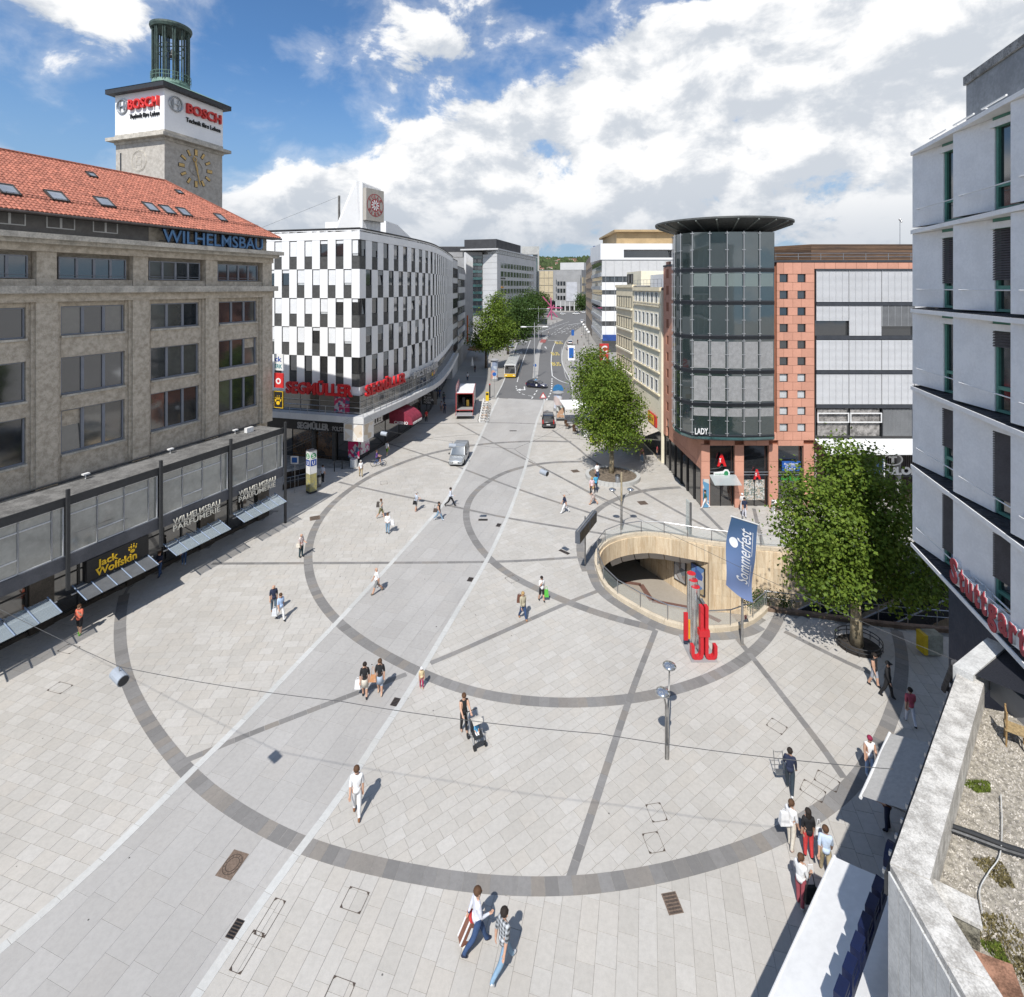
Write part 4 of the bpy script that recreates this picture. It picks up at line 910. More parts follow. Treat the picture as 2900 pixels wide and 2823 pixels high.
def ring2(mb,r0,r1,z0,z1,Mx,n=40):
    for i in range(n):
        a,c = 2*pi*i/n,2*pi*(i+1)/n; q = [(r0*cos(a),r0*sin(a)),(r1*cos(a),r1*sin(a)),(r1*cos(c),r1*sin(c)),(r0*cos(c),r0*sin(c))]; mb.add([Mx @ Vector((x,y,z1)) for x,y in q],[(0,1,2,3)])
b = MB(); ring2(b,1.36,1.45,0,.012,Mx); ring2(b,.0,.82,0,.010,Mx); wpart('emblem_ring',b,M_wr,wy)
b = MB()
for i in range(10):
    a = 2*pi*i/10; b.add([Mx @ Vector(q) for q in ((.18*cos(a-.3),.18*sin(a-.3),.02),(.62*cos(a-.17),.62*sin(a-.17),.02),(.72*cos(a),.72*sin(a),.02),(.62*cos(a+.17),.62*sin(a+.17),.02),(.18*cos(a+.3),.18*sin(a+.3),.02))],[(0,1,2,3,4)])
wpart('emblem_star',b,M_white,wy)
for word,a0,sgn in (('WULLE',radians(146),-1),('BIERE',radians(-146),1)):
    for i,ch in enumerate(word):
        a = a0+sgn*radians(28)*i; R_ = Matrix.Rotation(a-pi/2 if sgn < 0 else a+pi/2,4,'Z'); r = .92 if sgn < 0 else 1.32
        lettering(ch,Mx @ Matrix.Translation((r*cos(a),r*sin(a),0)) @ R_ @ Matrix.Translation((-.16,0,0)),.56,M_wr,wy,.02,.01,.34 if ch != 'I' else .1)
# penthouse and antenna wire on the roof
ph = MB(); q = Frame((-17.6,73),(.13,.99)); q.box(ph,0,4.5,26.35,29.2,-9,0); P = q.p
ph.add([P(4.5,26.35,0),P(17,26.35,0),P(17,26.6,0),P(4.5,29.2,0),P(4.5,26.35,-9),P(17,26.35,-9),P(17,26.6,-9),P(4.5,29.2,-9)],((0,1,2,3),(3,2,6,7),(1,5,6,2),(4,7,6,5))); wpart('penthouse',ph,M_wp,st)
pm = MB(); pm.tube([(-22,66.5,26.3),(-22,66.5,31.6)],.16,6); wpart('roof_mast',pm,M_flatroof,st); aw_ = MB(); aw_.tube([(-22,66.5,31.5),(-33,65,26.6)],.015,4); wpart('mast_wire',aw_,M_dark,st)
# building behind the store corner, seen between limestone corner and store (dark passage)
# ================================================================== STREET BEYOND
def block(name,label,cat,poly,z0,z1,m,group=None,roofm=None):
    """a building volume from its ground plan; returns the thing"""
    t = thing(name,label,cat,(poly[0][0],poly[0][1],0),group); b = MB(); b.prism(poly,z0,z1); wpart('wall',b,m,t)
    b = MB(); b.prism(poly,z1,z1+.25); wpart('roof',b,roofm or M_flatroof,t); return t
def grid(parent,fr,u0,u1,floors,n,fw=.12,gap=.25,d=.02,mg=None,mf=None,name='window',inset_d=.25,sub=True,rnd=None,mg2=None):
    """rows of separate windows on a facade: each a frame with its pane"""
    mg,mf = mg or M_pane,mf or M_fblk; w = (u1-u0)/n; rnd = rnd or random.Random(int(u1*10))
    for z0,z1 in floors:
        for i in range(n):
            a,b = u0+w*i+gap/2,u0+w*(i+1)-gap/2; f = MB()
            for q in ((a,b,z0,z0+fw),(a,b,z1-fw,z1),(a,a+fw,z0+fw,z1-fw),(b-fw,b,z0+fw,z1-fw)): fr.box(f,*q,-.05,d+.06)
            wn = wpart(name,f,mf,parent); p = MB(); P = fr.p; p.quad(P(a+fw,z0+fw,d),P(b-fw,z0+fw,d),P(b-fw,z1-fw,d),P(a+fw,z1-fw,d)); wpart('pane',p,(mg2 if mg2 and rnd.random() < .3 else mg),wn)
M_lgrey = mat('light grey cladding',(.52,.52,.52),.6,.05,.15); M_mgrey = mat('mid grey cladding',(.30,.30,.30),.7,.08,.2); M_dbox = mat('dark plant storey',(.045,.046,.05),.8,.08,.3)
M_teal = glass('teal glass',(.05,.12,.12),.1,.7,.3,.2); M_alu = mat('aluminium',(.50,.51,.52),.4,.06,1,metal=.4)
R1 = Vector((-12.8,113.2)); 
c1 = block('narrow_building','narrow pale grey building next to the far end of the chequered store','building',[(-12.9,113.3),(-12.95,124.5),(-40,124.5),(-40,113.3)],0,26,M_lgrey)
f1 = Frame((-12.9,113.3),(-.05,11.2)); grid(c1,f1,.6,10.8,[(5+3.4*i,7.2+3.4*i) for i in range(6)],5,.1,.3,mg=M_pane)
c2 = block('narrow_building','dark building with white ribbon window rows beyond the chequered store','building',[(-13,124.7),(-13.1,143.5),(-40,143.5),(-40,124.7)],0,24.8,M_mgrey)
f2 = Frame((-13,124.7),(-.1,18.8))
for i in range(6):
    b = MB(); f2.box(b,.3,18.4,4.9+3.4*i,6.3+3.4*i,0,.3); wpart('parapet_band',b,M_lgrey,c2)
grid(c2,f2,.4,18.4,[(6.4+3.4*i,8.2+3.4*i) for i in range(5)],7,.12,.1,mg=M_pane,mg2=M_blind)
c3 = block('narrow_building','grey building with vertical fins before the teal glass recess','building',[(-13.2,143.7),(-13.4,172),(-40,172),(-40,143.7)],0,28,M_mgrey)
f3 = Frame((-13.2,143.7),(-.2,28.3))
for i in range(15): b = MB(); f3.box(b,i*2+.05,i*2+.3,4.5,29.5,0,.55); wpart('fin',b,M_lgrey,c3)
grid(c3,f3,.3,28,[(5+3.5*i,7.4+3.5*i) for i in range(6)],14,.12,.5,mg=M_pane)
ns = MB(); f3.box(ns,2,3.6,4,12,.6,.9); o_ = ns.build('vertical_sign',mat('orange red sign',(.5,.13,.02),.5,.2,.4,col2=(.3,.02,.01))); tag(o_,'narrow vertical orange shop sign on the grey finned building','sign')
c4 = block('glass_building','teal glass building recessed behind the trees','building',[(-17.2,303),(-17.2,330),(-60,330),(-60,303)],0,40,M_mgrey); f4 = Frame((-26,302.9),(1,0))
for i in range(9):
    b = MB(); f4.box(b,0,8.8,3.5+4.1*i,5.0+4.1*i,0,.3); wpart('spandrel_band',b,M_teal,c4)
grid(c4,f4,0,8.6,[(5.1+4.1*i,7.5+4.1*i) for i in range(8)],3,.2,.1,mg=M_pane)
# light office block with window rows
LC = Vector((-8.4,294)); LD = Vector((26.1,86)).normalized()
c5 = block('office_building','long light grey office block with six rows of dark windows','building',[tuple(LC),tuple(LC+LD*90),tuple(LC+LD*90+Vector((-22,8))),(-17,303)],0,38.6,M_lgrey)
f5 = Frame(LC,LD); fl5 = Frame(LC,Vector((-8.6,9)),flip=True)
rz = [(34.7-5.0*i,37.6-5.0*i) for i in range(1)]
zs = [(30.6,34.2),(25.6,29.2),(20.4,24.0),(15.6,19.0)]
grid(c5,f5,6,82,zs,12,.25,.8,mg=M_pane,mf=M_alu,mg2=M_pane2); grid(c5,f5,20,84,[(3.5,13.0)],11,.3,1.6,mg=M_pane,mf=M_alu)
b = MB(); f5.box(b,-.6,90,40.9,41.7,-22,.8); wpart('roof_slab',b,M_lgrey,c5)
grid(c5,f5,.3,89,[(38.9,40.9)],18,.2,.2,mg=M_pane,mf=M_alu); grid(c5,fl5,.2,8,[(38.9,40.9)],2,.2,.2,mg=M_pane,mf=M_alu)
for z in [5+3.2*i for i in range(11)]: b = MB(); fl5.box(b,.02,12.2,z,z+.1,0,.05); wpart('cladding_joint',b,M_mgrey,c5)
lg = MB(); f5.box(lg,6.5,10.5,24.6,25.2,.1,.4); f5.box(lg,12,14.5,24.5,25.3,.1,.4); o_ = lg.build('small_sign',M_black); tag(o_,'small dark sign between window rows of the long light office block','sign')
lg = MB(); f5.box(lg,7,11,19.3,20.2,.1,.4); o_ = lg.build('small_sign',mat('orange sign',(.6,.27,.02),.5)); tag(o_,'small orange sign above the tree on the long light office block','sign')
b = MB(); b.prism([(-9.4,312),(6,363),(-14,372),(-29,318)],41.7,48.6); wpart('plant_storey',b,M_dbox,c5)
c6 = block('dark_block','flat dark rooftop block far behind the chequered store','building',[(-48,322),(-29.5,322),(-29.5,350),(-48,350)],0,44.6,M_dbox)
# concrete portal frame beside the office block
pf_ = thing('portal_frame','tall concrete portal frame at the end of the light office block','building',(8,388,0))
for x0,x1,z0,z1 in ((7.0,20.2,44,50),(7.0,8.2,0,44),(19.0,20.2,0,44)): b = MB(); b.box(x0,x1,388,392,z0,z1); wpart('frame_member',b,mat('pale concrete',(.42,.42,.40),.8,.1,.3),pf_)
b = MB(); b.box(15.5,18.9,389,391,0,43.9); wpart('glass_stair',b,M_teal,pf_)
# building closing the street
E0_ = [(20,446),(37,440),(58,436),(90,520),(40,540)]
c7 = block('street_end_building','grey building with beige panels closing the far end of the street','building',E0_,8,34,M_mgrey); f7a = Frame((20,446),(17,-6)); f7b = Frame((37,440),(21,-4)); f7c = Frame((58,436),(32,84))
M_beige = mat('beige panel',(.50,.42,.28),.6,.1,.3)
for i in range(4):
    for k in range(4): b = MB(); f7a.box(b,.3+3.9*k,3.9+3.9*k,9+6.2*i,14.8+6.2*i,.1,.5); wpart('beige_panel',b,M_beige,c7)
b = MB(); f7b.box(b,1,20.5,4,30,.1,3); wpart('front_bay',b,M_mgrey,c7)
b = MB(); f7b.box(b,9,18,8,24,3.05,3.3); wpart('banner',b,mat('pale banner',(.46,.47,.50),.6,.1,.3),c7)
for i in range(3):
    for k in range(3): b = MB(); f7c.box(b,2+13*k,9+13*k,9+7*i,14+7*i,.1,.6); wpart('beige_panel',b,M_beige,c7)
grid(c7,f7b,0,1,[(10,14),(16,20),(22,26)],1,.2,.1); grid(c7,Frame(f7b.p(0,0,3.02).xy,f7b.u),1.2,8.5,[(9,12.5),(15,18.5),(21,24.5)],3,.3,.6); b = MB(); b.prism([(22,452),(57,444),(84,515),(42,530)],0,8); wpart('ground_floor',b,M_pane,c7)
for k in range(6): b = MB(); q = f7b.p(k*3.8+.4,0,2.6); b.lathe([(.5,0),(.5,8)],8,(q.x,q.y,0)); wpart('column',b,M_lgrey,c7)
b = MB(); b.prism([(42,455),(62,450),(78,490),(56,500)],34.3,41); wpart('plant_storey',b,M_lgrey,c7)
# right side of the street: brown stone house, white bank, cream houses
M_brown = mat('brown stone',(.24,.20,.165),.85,.15,.4,.2,8); M_wwhite = mat('white spandrel',(.74,.74,.74),.5,.04,.3); M_cream = mat('cream render',(.80,.70,.50),.85,.06,.4,.1,30); M_cream2 = mat('pale cream render',(.80,.74,.58),.85,.06,.4,.1,30)
b1 = block('stone_house','brown stone office house at the bend of the street','building',[(38.5,272),(31.5,205),(70,205),(80,272)],0,33,M_brown); fb1 = Frame((38.5,272),(-7,-67))
grid(b1,fb1,2,65,[(6+4.4*i,9+4.4*i) for i in range(6)],14,.3,1.6,mg=M_pane,mf=M_brown)
bb = MB(); bb.box(40,47,255,258,33,40); o_ = bb.build('roof_billboard',mat('blue billboard',(.04,.10,.30),.5,.1,.3)); tag(o_,'blue rooftop billboard on the brown stone house','billboard')
b2 = block('bank_building','white office building with long balcony storeys behind the cream houses','building',[(27.6,160),(75,160),(75,204),(31.3,204)],0,28.5,M_pane); fb2 = Frame((27.6,160),(1,0)); fb2s = Frame((31.3,204),(-3.7,-44))
for z0,z1 in ((28.5,33.2),(23.2,28.6),(19.0,21.4),(14.0,17.6),(9.5,12.6),(4.0,8.0)):
    if z0 > 28: 
        for q in ((-.6,46,31.4,33.2),(-.6,6.5,28.9,31.4),(22,24,28.9,31.4),(-.6,46,28.3,28.9)): b = MB(); fb2.box(b,*q,-20,.6); wpart('white_band',b,M_wwhite,b2)
        b = MB(); fb2.box(b,6.6,40,28.9,31.3,-3,-2.8); wpart('recessed_glazing',b,M_pane,b2)
    else: b = MB(); fb2.box(b,-.1,46,z0,z1,0,.35); wpart('white_band',b,M_lgrey if z0 > 23 else M_wwhite,b2)
    b = MB(); fb2s.box(b,0,44,z0,z0+1.2,0,.4); wpart('white_band',b,M_alu,b2)
for i in range(9): b = MB(); b.tube([fb2.p(1+2.6*i,4,.5),fb2.p(1+2.6*i,28.3,.5)],.05,4); wpart('facade_rod',b,M_alu,b2)
grid(b2,fb2,.2,20,[(21.5,23.1),(17.7,18.9),(12.7,13.9),(8.1,9.4)],9,.1,.15); grid(b2,fb2s,.5,43.5,[(5.4+4.6*i,8.2+4.6*i) for i in range(5)],10,.2,.6,mg=M_teal,mf=M_alu)
b = MB(); b.box(33,60,165,190,33.25,37.2); wpart('penthouse',b,mat('ochre penthouse',(.42,.30,.16),.7,.1,.3),b2); b = MB(); b.box(32,62,163.5,192,37.25,37.9); wpart('penthouse_roof',b,mat('ochre penthouse',(.4,.3,.2)),b2)
b = MB(); fb2.box(b,0,9,3.6,5.4,.5,1.3); o_ = b.build('blue_fascia',mat('blue shop fascia',(.03,.08,.30),.5,.2,.5)); tag(o_,'blue shop fascia at the foot of the white office building','sign')
# cream houses
CRX = 17.2
b3 = block('cream_house','cream house with broad ribbon windows behind the plane trees','building',[(16.6,71.5),(16.35,82),(34,82),(34,71.5)],0,19.9,M_cream); f_3 = Frame((16.35,82),(.25,-10.5))
for i in range(5):
    z0 = 5.0+3.0*i; office_window(b3,f_3,.9,9.6,z0,z0+1.65,.04,6,random.Random(i),mf=M_fblk,fw=.05,tilt=False); b = MB(); f_3.box(b,.6,10.0,z0-.25,z0-.02,0,.25); wpart('sill',b,M_cream2,b3)
b = MB(); f_3.box(b,2,10,20.2,22.2,-5,-1.2); wpart('penthouse',b,M_cream2,b3); b = MB(); f_3.box(b,-.1,10.5,19.9,20.3,-.4,.15); wpart('parapet',b,M_cream,b3)
grid(b3,Frame(f_3.p(0,0,-1.18).xy,f_3.u),2.3,6,[(20.5,21.9)],2,.08,.4)
b4 = block('cream_house','cream house with rows of five upright windows next to the brick red corner','building',[(16.95,59.3),(16.62,71.4),(34,71.4),(34,59.3)],0,19.6,M_cream2); f_4 = Frame((16.62,71.4),(.33,-12.1))
for i in range(6):
    z0 = 5.1+2.55*i if i else 4.6
    if i: grid(b4,f_4,.5,11.2,[(z0,z0+1.55)],6,.07,.62,mg=M_blind,mf=M_white,mg2=M_pane,d=-.0); b = MB(); f_4.box(b,.2,11.6,z0-.2,z0-.05,0,.16); wpart('sill',b,M_cream,b4)
b = MB(); f_4.box(b,.0,12,17.95,18.1,0,.1); wpart('string_course',b,M_cream,b4); b = MB(); f_4.box(b,0,12,19.5,19.95,-.3,.2); wpart('parapet',b,M_cream,b4)
b = MB(); f_4.box(b,.4,11,19.95,21.6,-6,-2.2); wpart('penthouse',b,M_wwhite,b4); rl = MB()
for z in (20.4,20.9): rl.tube([f_4.p(.2,z,-.1),f_4.p(11.8,z,-.1)],.02,4)
for i in range(9): rl.tube([f_4.p(.2+1.45*i,19.9,-.1),f_4.p(.2+1.45*i,20.9,-.1)],.02,4)
wpart('roof_rail',rl,M_steel,b4)
s = thing('shop_sign','red and yellow sign high on the cream house beside the brick red corner','sign',tuple(f_4.p(8,3.6,0))); b = MB(); f_4.box(b,7.4,10.6,3.6,4.9,.02,.2); wpart('panel',b,mat('red panel',(.5,.03,.02),.5),s); b = MB(); f_4.box(b,7.5,9.9,3.7,4.8,.205,.23); wpart('yellow_field',b,M_yel,s); lettering('JACKPOT',f_4.mat4(7.6,4.1,.235),.55,mat('red panel',(.5,.03,.02)),s,.01,.02,2.1)
b = MB(); f_4.box(b,0,12,.3,3.4,.0,.05); wpart('shop_glass',b,M_shop,b4)
# big beige awnings on the cream house
M_bawn = mat('beige awning cloth',(.50,.46,.40),.85,.12,1.2)
for k,(u0,u1,lab) in enumerate(((5.2,11.6,'beige shop awning beside the brick red corner'),(-1.5,4.8,'beige shop awning behind the middle plane tree'))):
    a = thing('shop_awning',lab,'awning',tuple(f_4.p(u0,3,0)),'awnings on the cream house')
    for i in range(2):
        w = (u1-u0)/2; p0,p1 = u0+w*i+.02,u0+w*(i+1)-.02; b = MB(); P = f_4.p; b.add([P(p0,3.55,.1),P(p1,3.55,.1),P(p1,2.35,3.3),P(p0,2.35,3.3),P(p0,3.5,.1),P(p1,3.5,.1),P(p1,2.3,3.3),P(p0,2.3,3.3)],((0,1,2,3),(7,6,5,4),(0,4,5,1),(2,6,7,3),(1,5,6,2),(0,3,7,4))); wpart('cloth',b,M_bawn,a)
    b = MB(); b.tube([f_4.p(u0,2.28,3.3),f_4.p(u1,2.28,3.3)],.05,6); wpart('front_bar',b,M_steel,a)
vs_ = thing('vertical_sign','vertical red and white letter cubes C A C on the cream house','sign',tuple(f_3.p(0,8,0)))
for i,ch in enumerate('CAC'):
    b = MB(); q = Frame(f_3.p(.4,0,.35).xy,(1,0)); q.box(b,-2.3,-.9,9.6-1.65*i,11.1-1.65*i,-.4,0); wpart('letter_cube',b,mat('sign red',(.5,.04,.04),.5),vs_); lettering(ch,q.mat4(-2.05,9.8-1.65*i,.01),1.4,M_white,vs_,.03,.04,.9)
# hill with woods and houses
hill = MB(); nx,ny = 40,12; vs = []
for j in range(ny):
    for i in range(nx):
        x = -1600+90*i; y = 1500+70*j; t = j/(ny-1); h = 8+118*sin(min(1,t*1.15)*pi/2)*(1+.10*sin(x*.006)+.05*sin(x*.017+1)); vs.append((x,y,h-10))
hill.add(vs,[(j*nx+i,j*nx+i+1,(j+1)*nx+i+1,(j+1)*nx+i) for j in range(ny-1) for i in range(nx-1)]); hl = hill.build('hill',mat('wooded hillside',(.055,.085,.03),.95,.3,.02),None,True); hl['kind'] = 'structure'
def hz(x,y): t = (y-1500)/770; return 8+118*sin(min(1,t*1.15)*pi/2)*(1+.10*sin(x*.006)+.05*sin(x*.017+1))-10
wv,wfs = [],[]; R = random.Random(5)
for _ in range(2600):
    y = R.uniform(1560,2250); x = y*R.uniform(.015,.18); z = hz(x,y); r = R.uniform(7,14); o = len(wv)
    for dx_,dy_,dz_ in ((1,0,.5),(-.5,.87,.5),(-.5,-.87,.5),(0,0,1.5),(0,0,-.3)): wv.append((x+dx_*r*R.uniform(.8,1.2),y+dy_*r,z+dz_*r*R.uniform(.8,1.2)))
    wfs += [tuple(o+q for q in f) for f in ((0,1,3),(1,2,3),(2,0,3),(1,0,4),(2,1,4),(0,2,4))]
wm = bpy.data.meshes.new('hill_wood'); wm.from_pydata(wv,[],wfs); wm.materials.append(mat('far foliage',(.075,.11,.035),.9,.35,.03)); wo_ = link('hill_wood',wm); tag(wo_,'wooded hillside seen at the end of the street','wood',kind='stuff')
for k in range(26):
    y = R.uniform(1600,2050); x = y*R.uniform(.05,.135); z = hz(x,y); w,d_,h = R.uniform(10,18),8,R.uniform(11,16)
    hs = thing('hill_house',['pale house with red roof among the trees of the far hillside','white house with brown roof among the trees of the far hillside'][k % 2],'house',(x,y,z),'houses on the hillside'); b = MB(); b.box(x-w/2,x+w/2,y,y+d_,z-3,z+h); wpart('wall',b,M_wwhite if k % 2 else M_cream2,hs); b = MB(); b.add([(x-w/2-1,y-1,z+h),(x+w/2+1,y-1,z+h),(x+w/2+1,y+d_+1,z+h),(x-w/2-1,y+d_+1,z+h),(x-w/2,y+d_/2,z+h+4),(x+w/2,y+d_/2,z+h+4)],((0,1,5,4),(1,2,5),(2,3,4,5),(3,0,4))); wpart('roof',b,mat('faded roof',(.26,.13,.10),.8) if k % 2 == 0 else M_brown,hs)
# ================================================================== TERRACOTTA BUILDING WITH GLASS DRUM
M_terr = mat('terracotta tile',(.54,.27,.19),.75,.05,.8,.06,40,tint=.16); M_tgap = mat('terracotta joint',(.30,.12,.07),.9,.1,1)
M_dband = mat('dark metal band',(.045,.05,.06),.5,.12,2); M_gl = glass('drum glass',(.03,.045,.045),.04,.9,.12,.2); M_glb = glass('drum glass over blind',(.28,.33,.30),.08,.8,.08,.6)
YF = 47.3; ff = Frame((17.15,YF),(1,0)); fs_ = Frame((17.15,59.2),(0,-1))
tb = thing('terracotta_building','terracotta clad corner building with small square windows','building',(17.15,YF,0))
b = MB(); b.box(17.2,41,YF+.25,59.2,5.7,22.2); wpart('core_wall',b,M_tgap,tb); b = MB(); b.box(17.1,41,YF-.03,59.2,22.22,22.42); wpart('roof',b,M_dband,tb)
_pid = [0]
def tpanel(fr,u0,u1,z0,z1):
    g = .012; me = MB(); fr.box(me,u0+g,u1-g,z0+g,z1-g,-.24,0); m = me.mesh('terracotta_panel',M_terr); a = m.attributes.new('tint','FLOAT','FACE'); t = random.random(); a.data.foreach_set('value',[t]*len(m.polygons))
    o = bpy.data.objects.new('terracotta_panel',m); COL.objects.link(o); o.parent = tb; o.location = -tb.location
def tgrid(fr,us,zs):
    for a,c in zip(us,us[1:]):
        for z0,z1 in zip(zs,zs[1:]): tpanel(fr,a,c,z0,z1)
W0 = 6.82                                           # wing starts right of the drum
for r in range(10):
    zt = 21.15-1.504*r; zb = zt-.74
    tgrid(ff,[W0,W0+.26],[zb,zt]); tgrid(ff,[W0+1.01,W0+1.88],[zb,zt]); tgrid(ff,[W0+2.61,W0+3.4],[zb,zt]); tgrid(ff,[W0,W0+.63,W0+1.45,W0+2.25,W0+3.4],[zb-.764,zb])
    for u0,u1 in ((W0+.26,W0+1.01),(W0+1.88,W0+2.61)):
        f = MB()
        for q in ((u0,u1,zb,zb+.05),(u0,u1,zt-.05,zt),(u0,u0+.05,zb+.05,zt-.05),(u1-.05,u1,zb+.05,zt-.05)): ff.box(f,*q,-.24,-.1)
        w = wpart('window',f,M_fblk,tb); p = MB(); p.quad(ff.p(u0,zb,-.16),ff.p(u1,zb,-.16),ff.p(u1,zt,-.16),ff.p(u0,zt,-.16)); wpart('pane',p,M_blind if r > 5 else M_pane,w)
tgrid(ff,[W0,W0+.63,W0+1.45,W0+2.25,W0+3.4],[21.16,22.2]); tgrid(ff,[W0+3.4+.95*i for i in range(14)],[21.62,22.2])
tgrid(ff,[-.02,.77],[0,1.4,2.8,4.2,5.7]); tgrid(ff,[3.02,3.85],[0,1.4,2.8,4.2,5.7]); tgrid(ff,[6.11,6.95],[0,1.4,2.8,4.2,5.7]); tgrid(ff,[9.25,10.2],[0,1.4,2.8,4.2,5.7])
for a,c in ((.77,3.02),(3.85,6.11)): tgrid(ff,[a,(a+c)/2,c],[5.62,6.1])
tgrid(ff,[-.02+.85*i for i in range(8)]+[6.82],[6.1,6.8]); tgrid(ff,[6.95,8.1,9.25],[5.6,6.1])
# side to the street
sc = [0,1.0,2.1,3.4,4.9,6.4,7.9,9.4,10.9,11.88]
for i,(a,c) in enumerate(zip(sc,sc[1:])):
    zs = [3.4]+[3.9+1.83*k for k in range(11)]
    if i == 1:
        for k in range(10):
            z = 4.5+1.83*k; f = MB(); fs_.box(f,a+.1,c-.1,z,z+.95,-.2,-.12); w = wpart('window',f,M_fblk,tb); p = MB(); p.quad(fs_.p(a+.16,z+.06,-.11),fs_.p(c-.16,z+.06,-.11),fs_.p(c-.16,z+.9,-.11),fs_.p(a+.16,z+.9,-.11)); wpart('pane',p,M_pane,w)
            tgrid(fs_,[a,a+.1],[z,z+.95]); tgrid(fs_,[c-.1,c],[z,z+.95]); tgrid(fs_,[a,c],[z+.95,z+1.83])
    else: tgrid(fs_,[a,c],zs)
for i in range(6):
    a,c = .4+1.9*i,2.2+1.9*i; f = MB()
    for q in ((a,a+.07),(c-.07,c)): fs_.box(f,*q,0,3.35,-.15,.02)
    w = wpart('shop_window',f,M_fblk,tb); p = MB(); p.quad(fs_.p(a,0,-.08),fs_.p(c,0,-.08),fs_.p(c,3.35,-.08),fs_.p(a,3.35,-.08)); wpart('pane',p,M_shop,w)
# ground floor shop fronts
for k,(a,c) in enumerate(((.77,3.02),(3.85,6.11),(6.95,9.25))):
    f = MB()
    for q in ((a,a+.06,0,5.6),(c-.06,c,0,5.6),(a+.06,c-.06,5.5,5.6),(a+.06,c-.06,3.0,3.15),((a+c)/2-.03,(a+c)/2+.03,0,3.0)): ff.box(f,*q,-.5,-.38)
    w = wpart('shop_window',f,M_fblk,tb)
    for z0,z1,m in ((0,3.0,M_shop),(3.15,5.5,M_dglass)): p = MB(); p.quad(ff.p(a+.05,z0,-.44),ff.p(c-.05,z0,-.44),ff.p(c-.05,z1,-.44),ff.p(a+.05,z1,-.44)); wpart('pane',p,m,w)
    rb = MB()
    for z in (2.95,3.2): rb.tube([ff.p(a,z,-.1),ff.p(c,z,-.1)],.03,5)
    wpart('sign_rail',rb,M_steel,tb)
b = MB(); P = ff.p; b.add([P(.7,3.0,0),P(3.1,3.0,0),P(3.1,2.55,1.3),P(.7,2.55,1.3),P(.7,2.96,0),P(3.1,2.96,0),P(3.1,2.51,1.3),P(.7,2.51,1.3)],((0,1,2,3),(7,6,5,4),(0,4,5,1),(2,6,7,3),(1,5,6,2),(0,3,7,4))); wpart('door_canopy',b,clear_glass('canopy glass',(.5,.55,.55),.5),tb)
def letA(u,z,h,lab,fr=ff,d=-.2):
    s = thing('pharmacy_sign',lab,'sign',tuple(fr.p(u,z,d)),'red pharmacy signs'); me = lettering('A',fr.mat4(u,z,d),h*1.38,mat('pharmacy red',(.60,.015,.02),.45),s,.12,.06,h*.85)
    g = MB(); Mx = fr.mat4(u+h*.16,z+h*.45,d+.13); g.prism([(.0,.2*h),(.22*h,.2*h),(.14*h,.08*h),(.08*h,.08*h)],0,.02,Mx); g.prism([(.08*h,-.1*h),(.14*h,-.1*h),(.14*h,.08*h),(.08*h,.08*h)],0,.02,Mx); g.prism([(.04*h,-.14*h),(.18*h,-.14*h),(.18*h,-.1*h),(.04*h,-.1*h)],0,.02,Mx); wpart('cup',g,M_white,s)
letA(1.45,3.8,1.0,'red letter A in the upper pharmacy window'); letA(4.75,2.6,.8,'smaller red letter A over the second shop window')
s = thing('shop_sign','white rounded pharmacy sign with green globe over the entrance','sign',tuple(ff.p(1.9,2.9,0))); b = MB(); Mx = ff.mat4(1.1,2.7,-.05)
b.prism([(0,.05),(.05,0),(1.3,0),(1.4,.1),(1.45,.5),(1.3,.75),(1.05,.78),(.85,.6),(.05,.5),(0,.45)],0,.1,Mx); wpart('panel',b,M_white,s); b = MB(); b.prism([(1.12+.2*cos(t),.42+.24*sin(t)) for t in [2*pi*i/14 for i in range(14)]],.1,.115,Mx); wpart('globe',b,mat('pharmacy green',(.03,.25,.10),.5),s); lettering('Apotheke',Mx @ Matrix.Translation((.08,.1,.1)),.24,mat('pharmacy red',(.6,.02,.02)),s,.015,.0,.85); lettering('International',Mx @ Matrix.Translation((.08,.32,.1)),.18,mat('pharmacy green',(.6,.02,.02)),s,.015,.0,.85)
s = thing('shop_sign','blue sign with white lettering beside the pharmacy','sign',tuple(ff.p(7.3,3.6,0))); b = MB(); ff.box(b,7.3,8.95,3.35,4.2,-.1,.02); wpart('panel',b,mat('clear blue sign',(.02,.10,.38),.45),s); lettering('Augenlasern!',ff.mat4(7.45,3.9,.025),.27,M_white,s,.01,.01,1.35); lettering('EuroEyes',ff.mat4(7.72,3.5,.025),.24,M_white,s,.01,.01,.82)
b = MB()
for q in ((7.6,8.65,3.42,3.45),(7.6,8.65,3.78,3.81),(7.6,7.63,3.45,3.78),(8.62,8.65,3.45,3.78)): ff.box(b,*q,.02,.035)
wpart('outline',b,M_white,s)
s = thing('shop_sign','green e-plus letters over the third shop front','sign',tuple(ff.p(7.3,2.4,0))); lettering('e-plus+',ff.mat4(7.2,2.45,-.05),.62,mat('bright green letter',(.04,.28,.05),.45),s,.08,.02,1.7)
for u,z,w,h,m,lab in ((.12,.0,.55,2.6,poster_mat('blue poster',[(.35,.42,.46),(.10,.25,.40),(.5,.5,.48)],1.5),'tall pale blue poster on the terracotta pillar by the pharmacy door'),(4.0,.5,1.9,1.9,poster_mat('shelf display',[(.30,.30,.28),(.5,.5,.48),(.12,.16,.14),(.42,.36,.30)],9),'full display shelves in the second pharmacy window')):
    b = MB(); ff.box(b,u,u+w,z+.05,z+h,(.01 if u < 1 else -.42),(.05 if u < 1 else -.40)); tag(b.build('poster' if u < 1 else 'window_display',m),lab,'poster' if u < 1 else 'display')
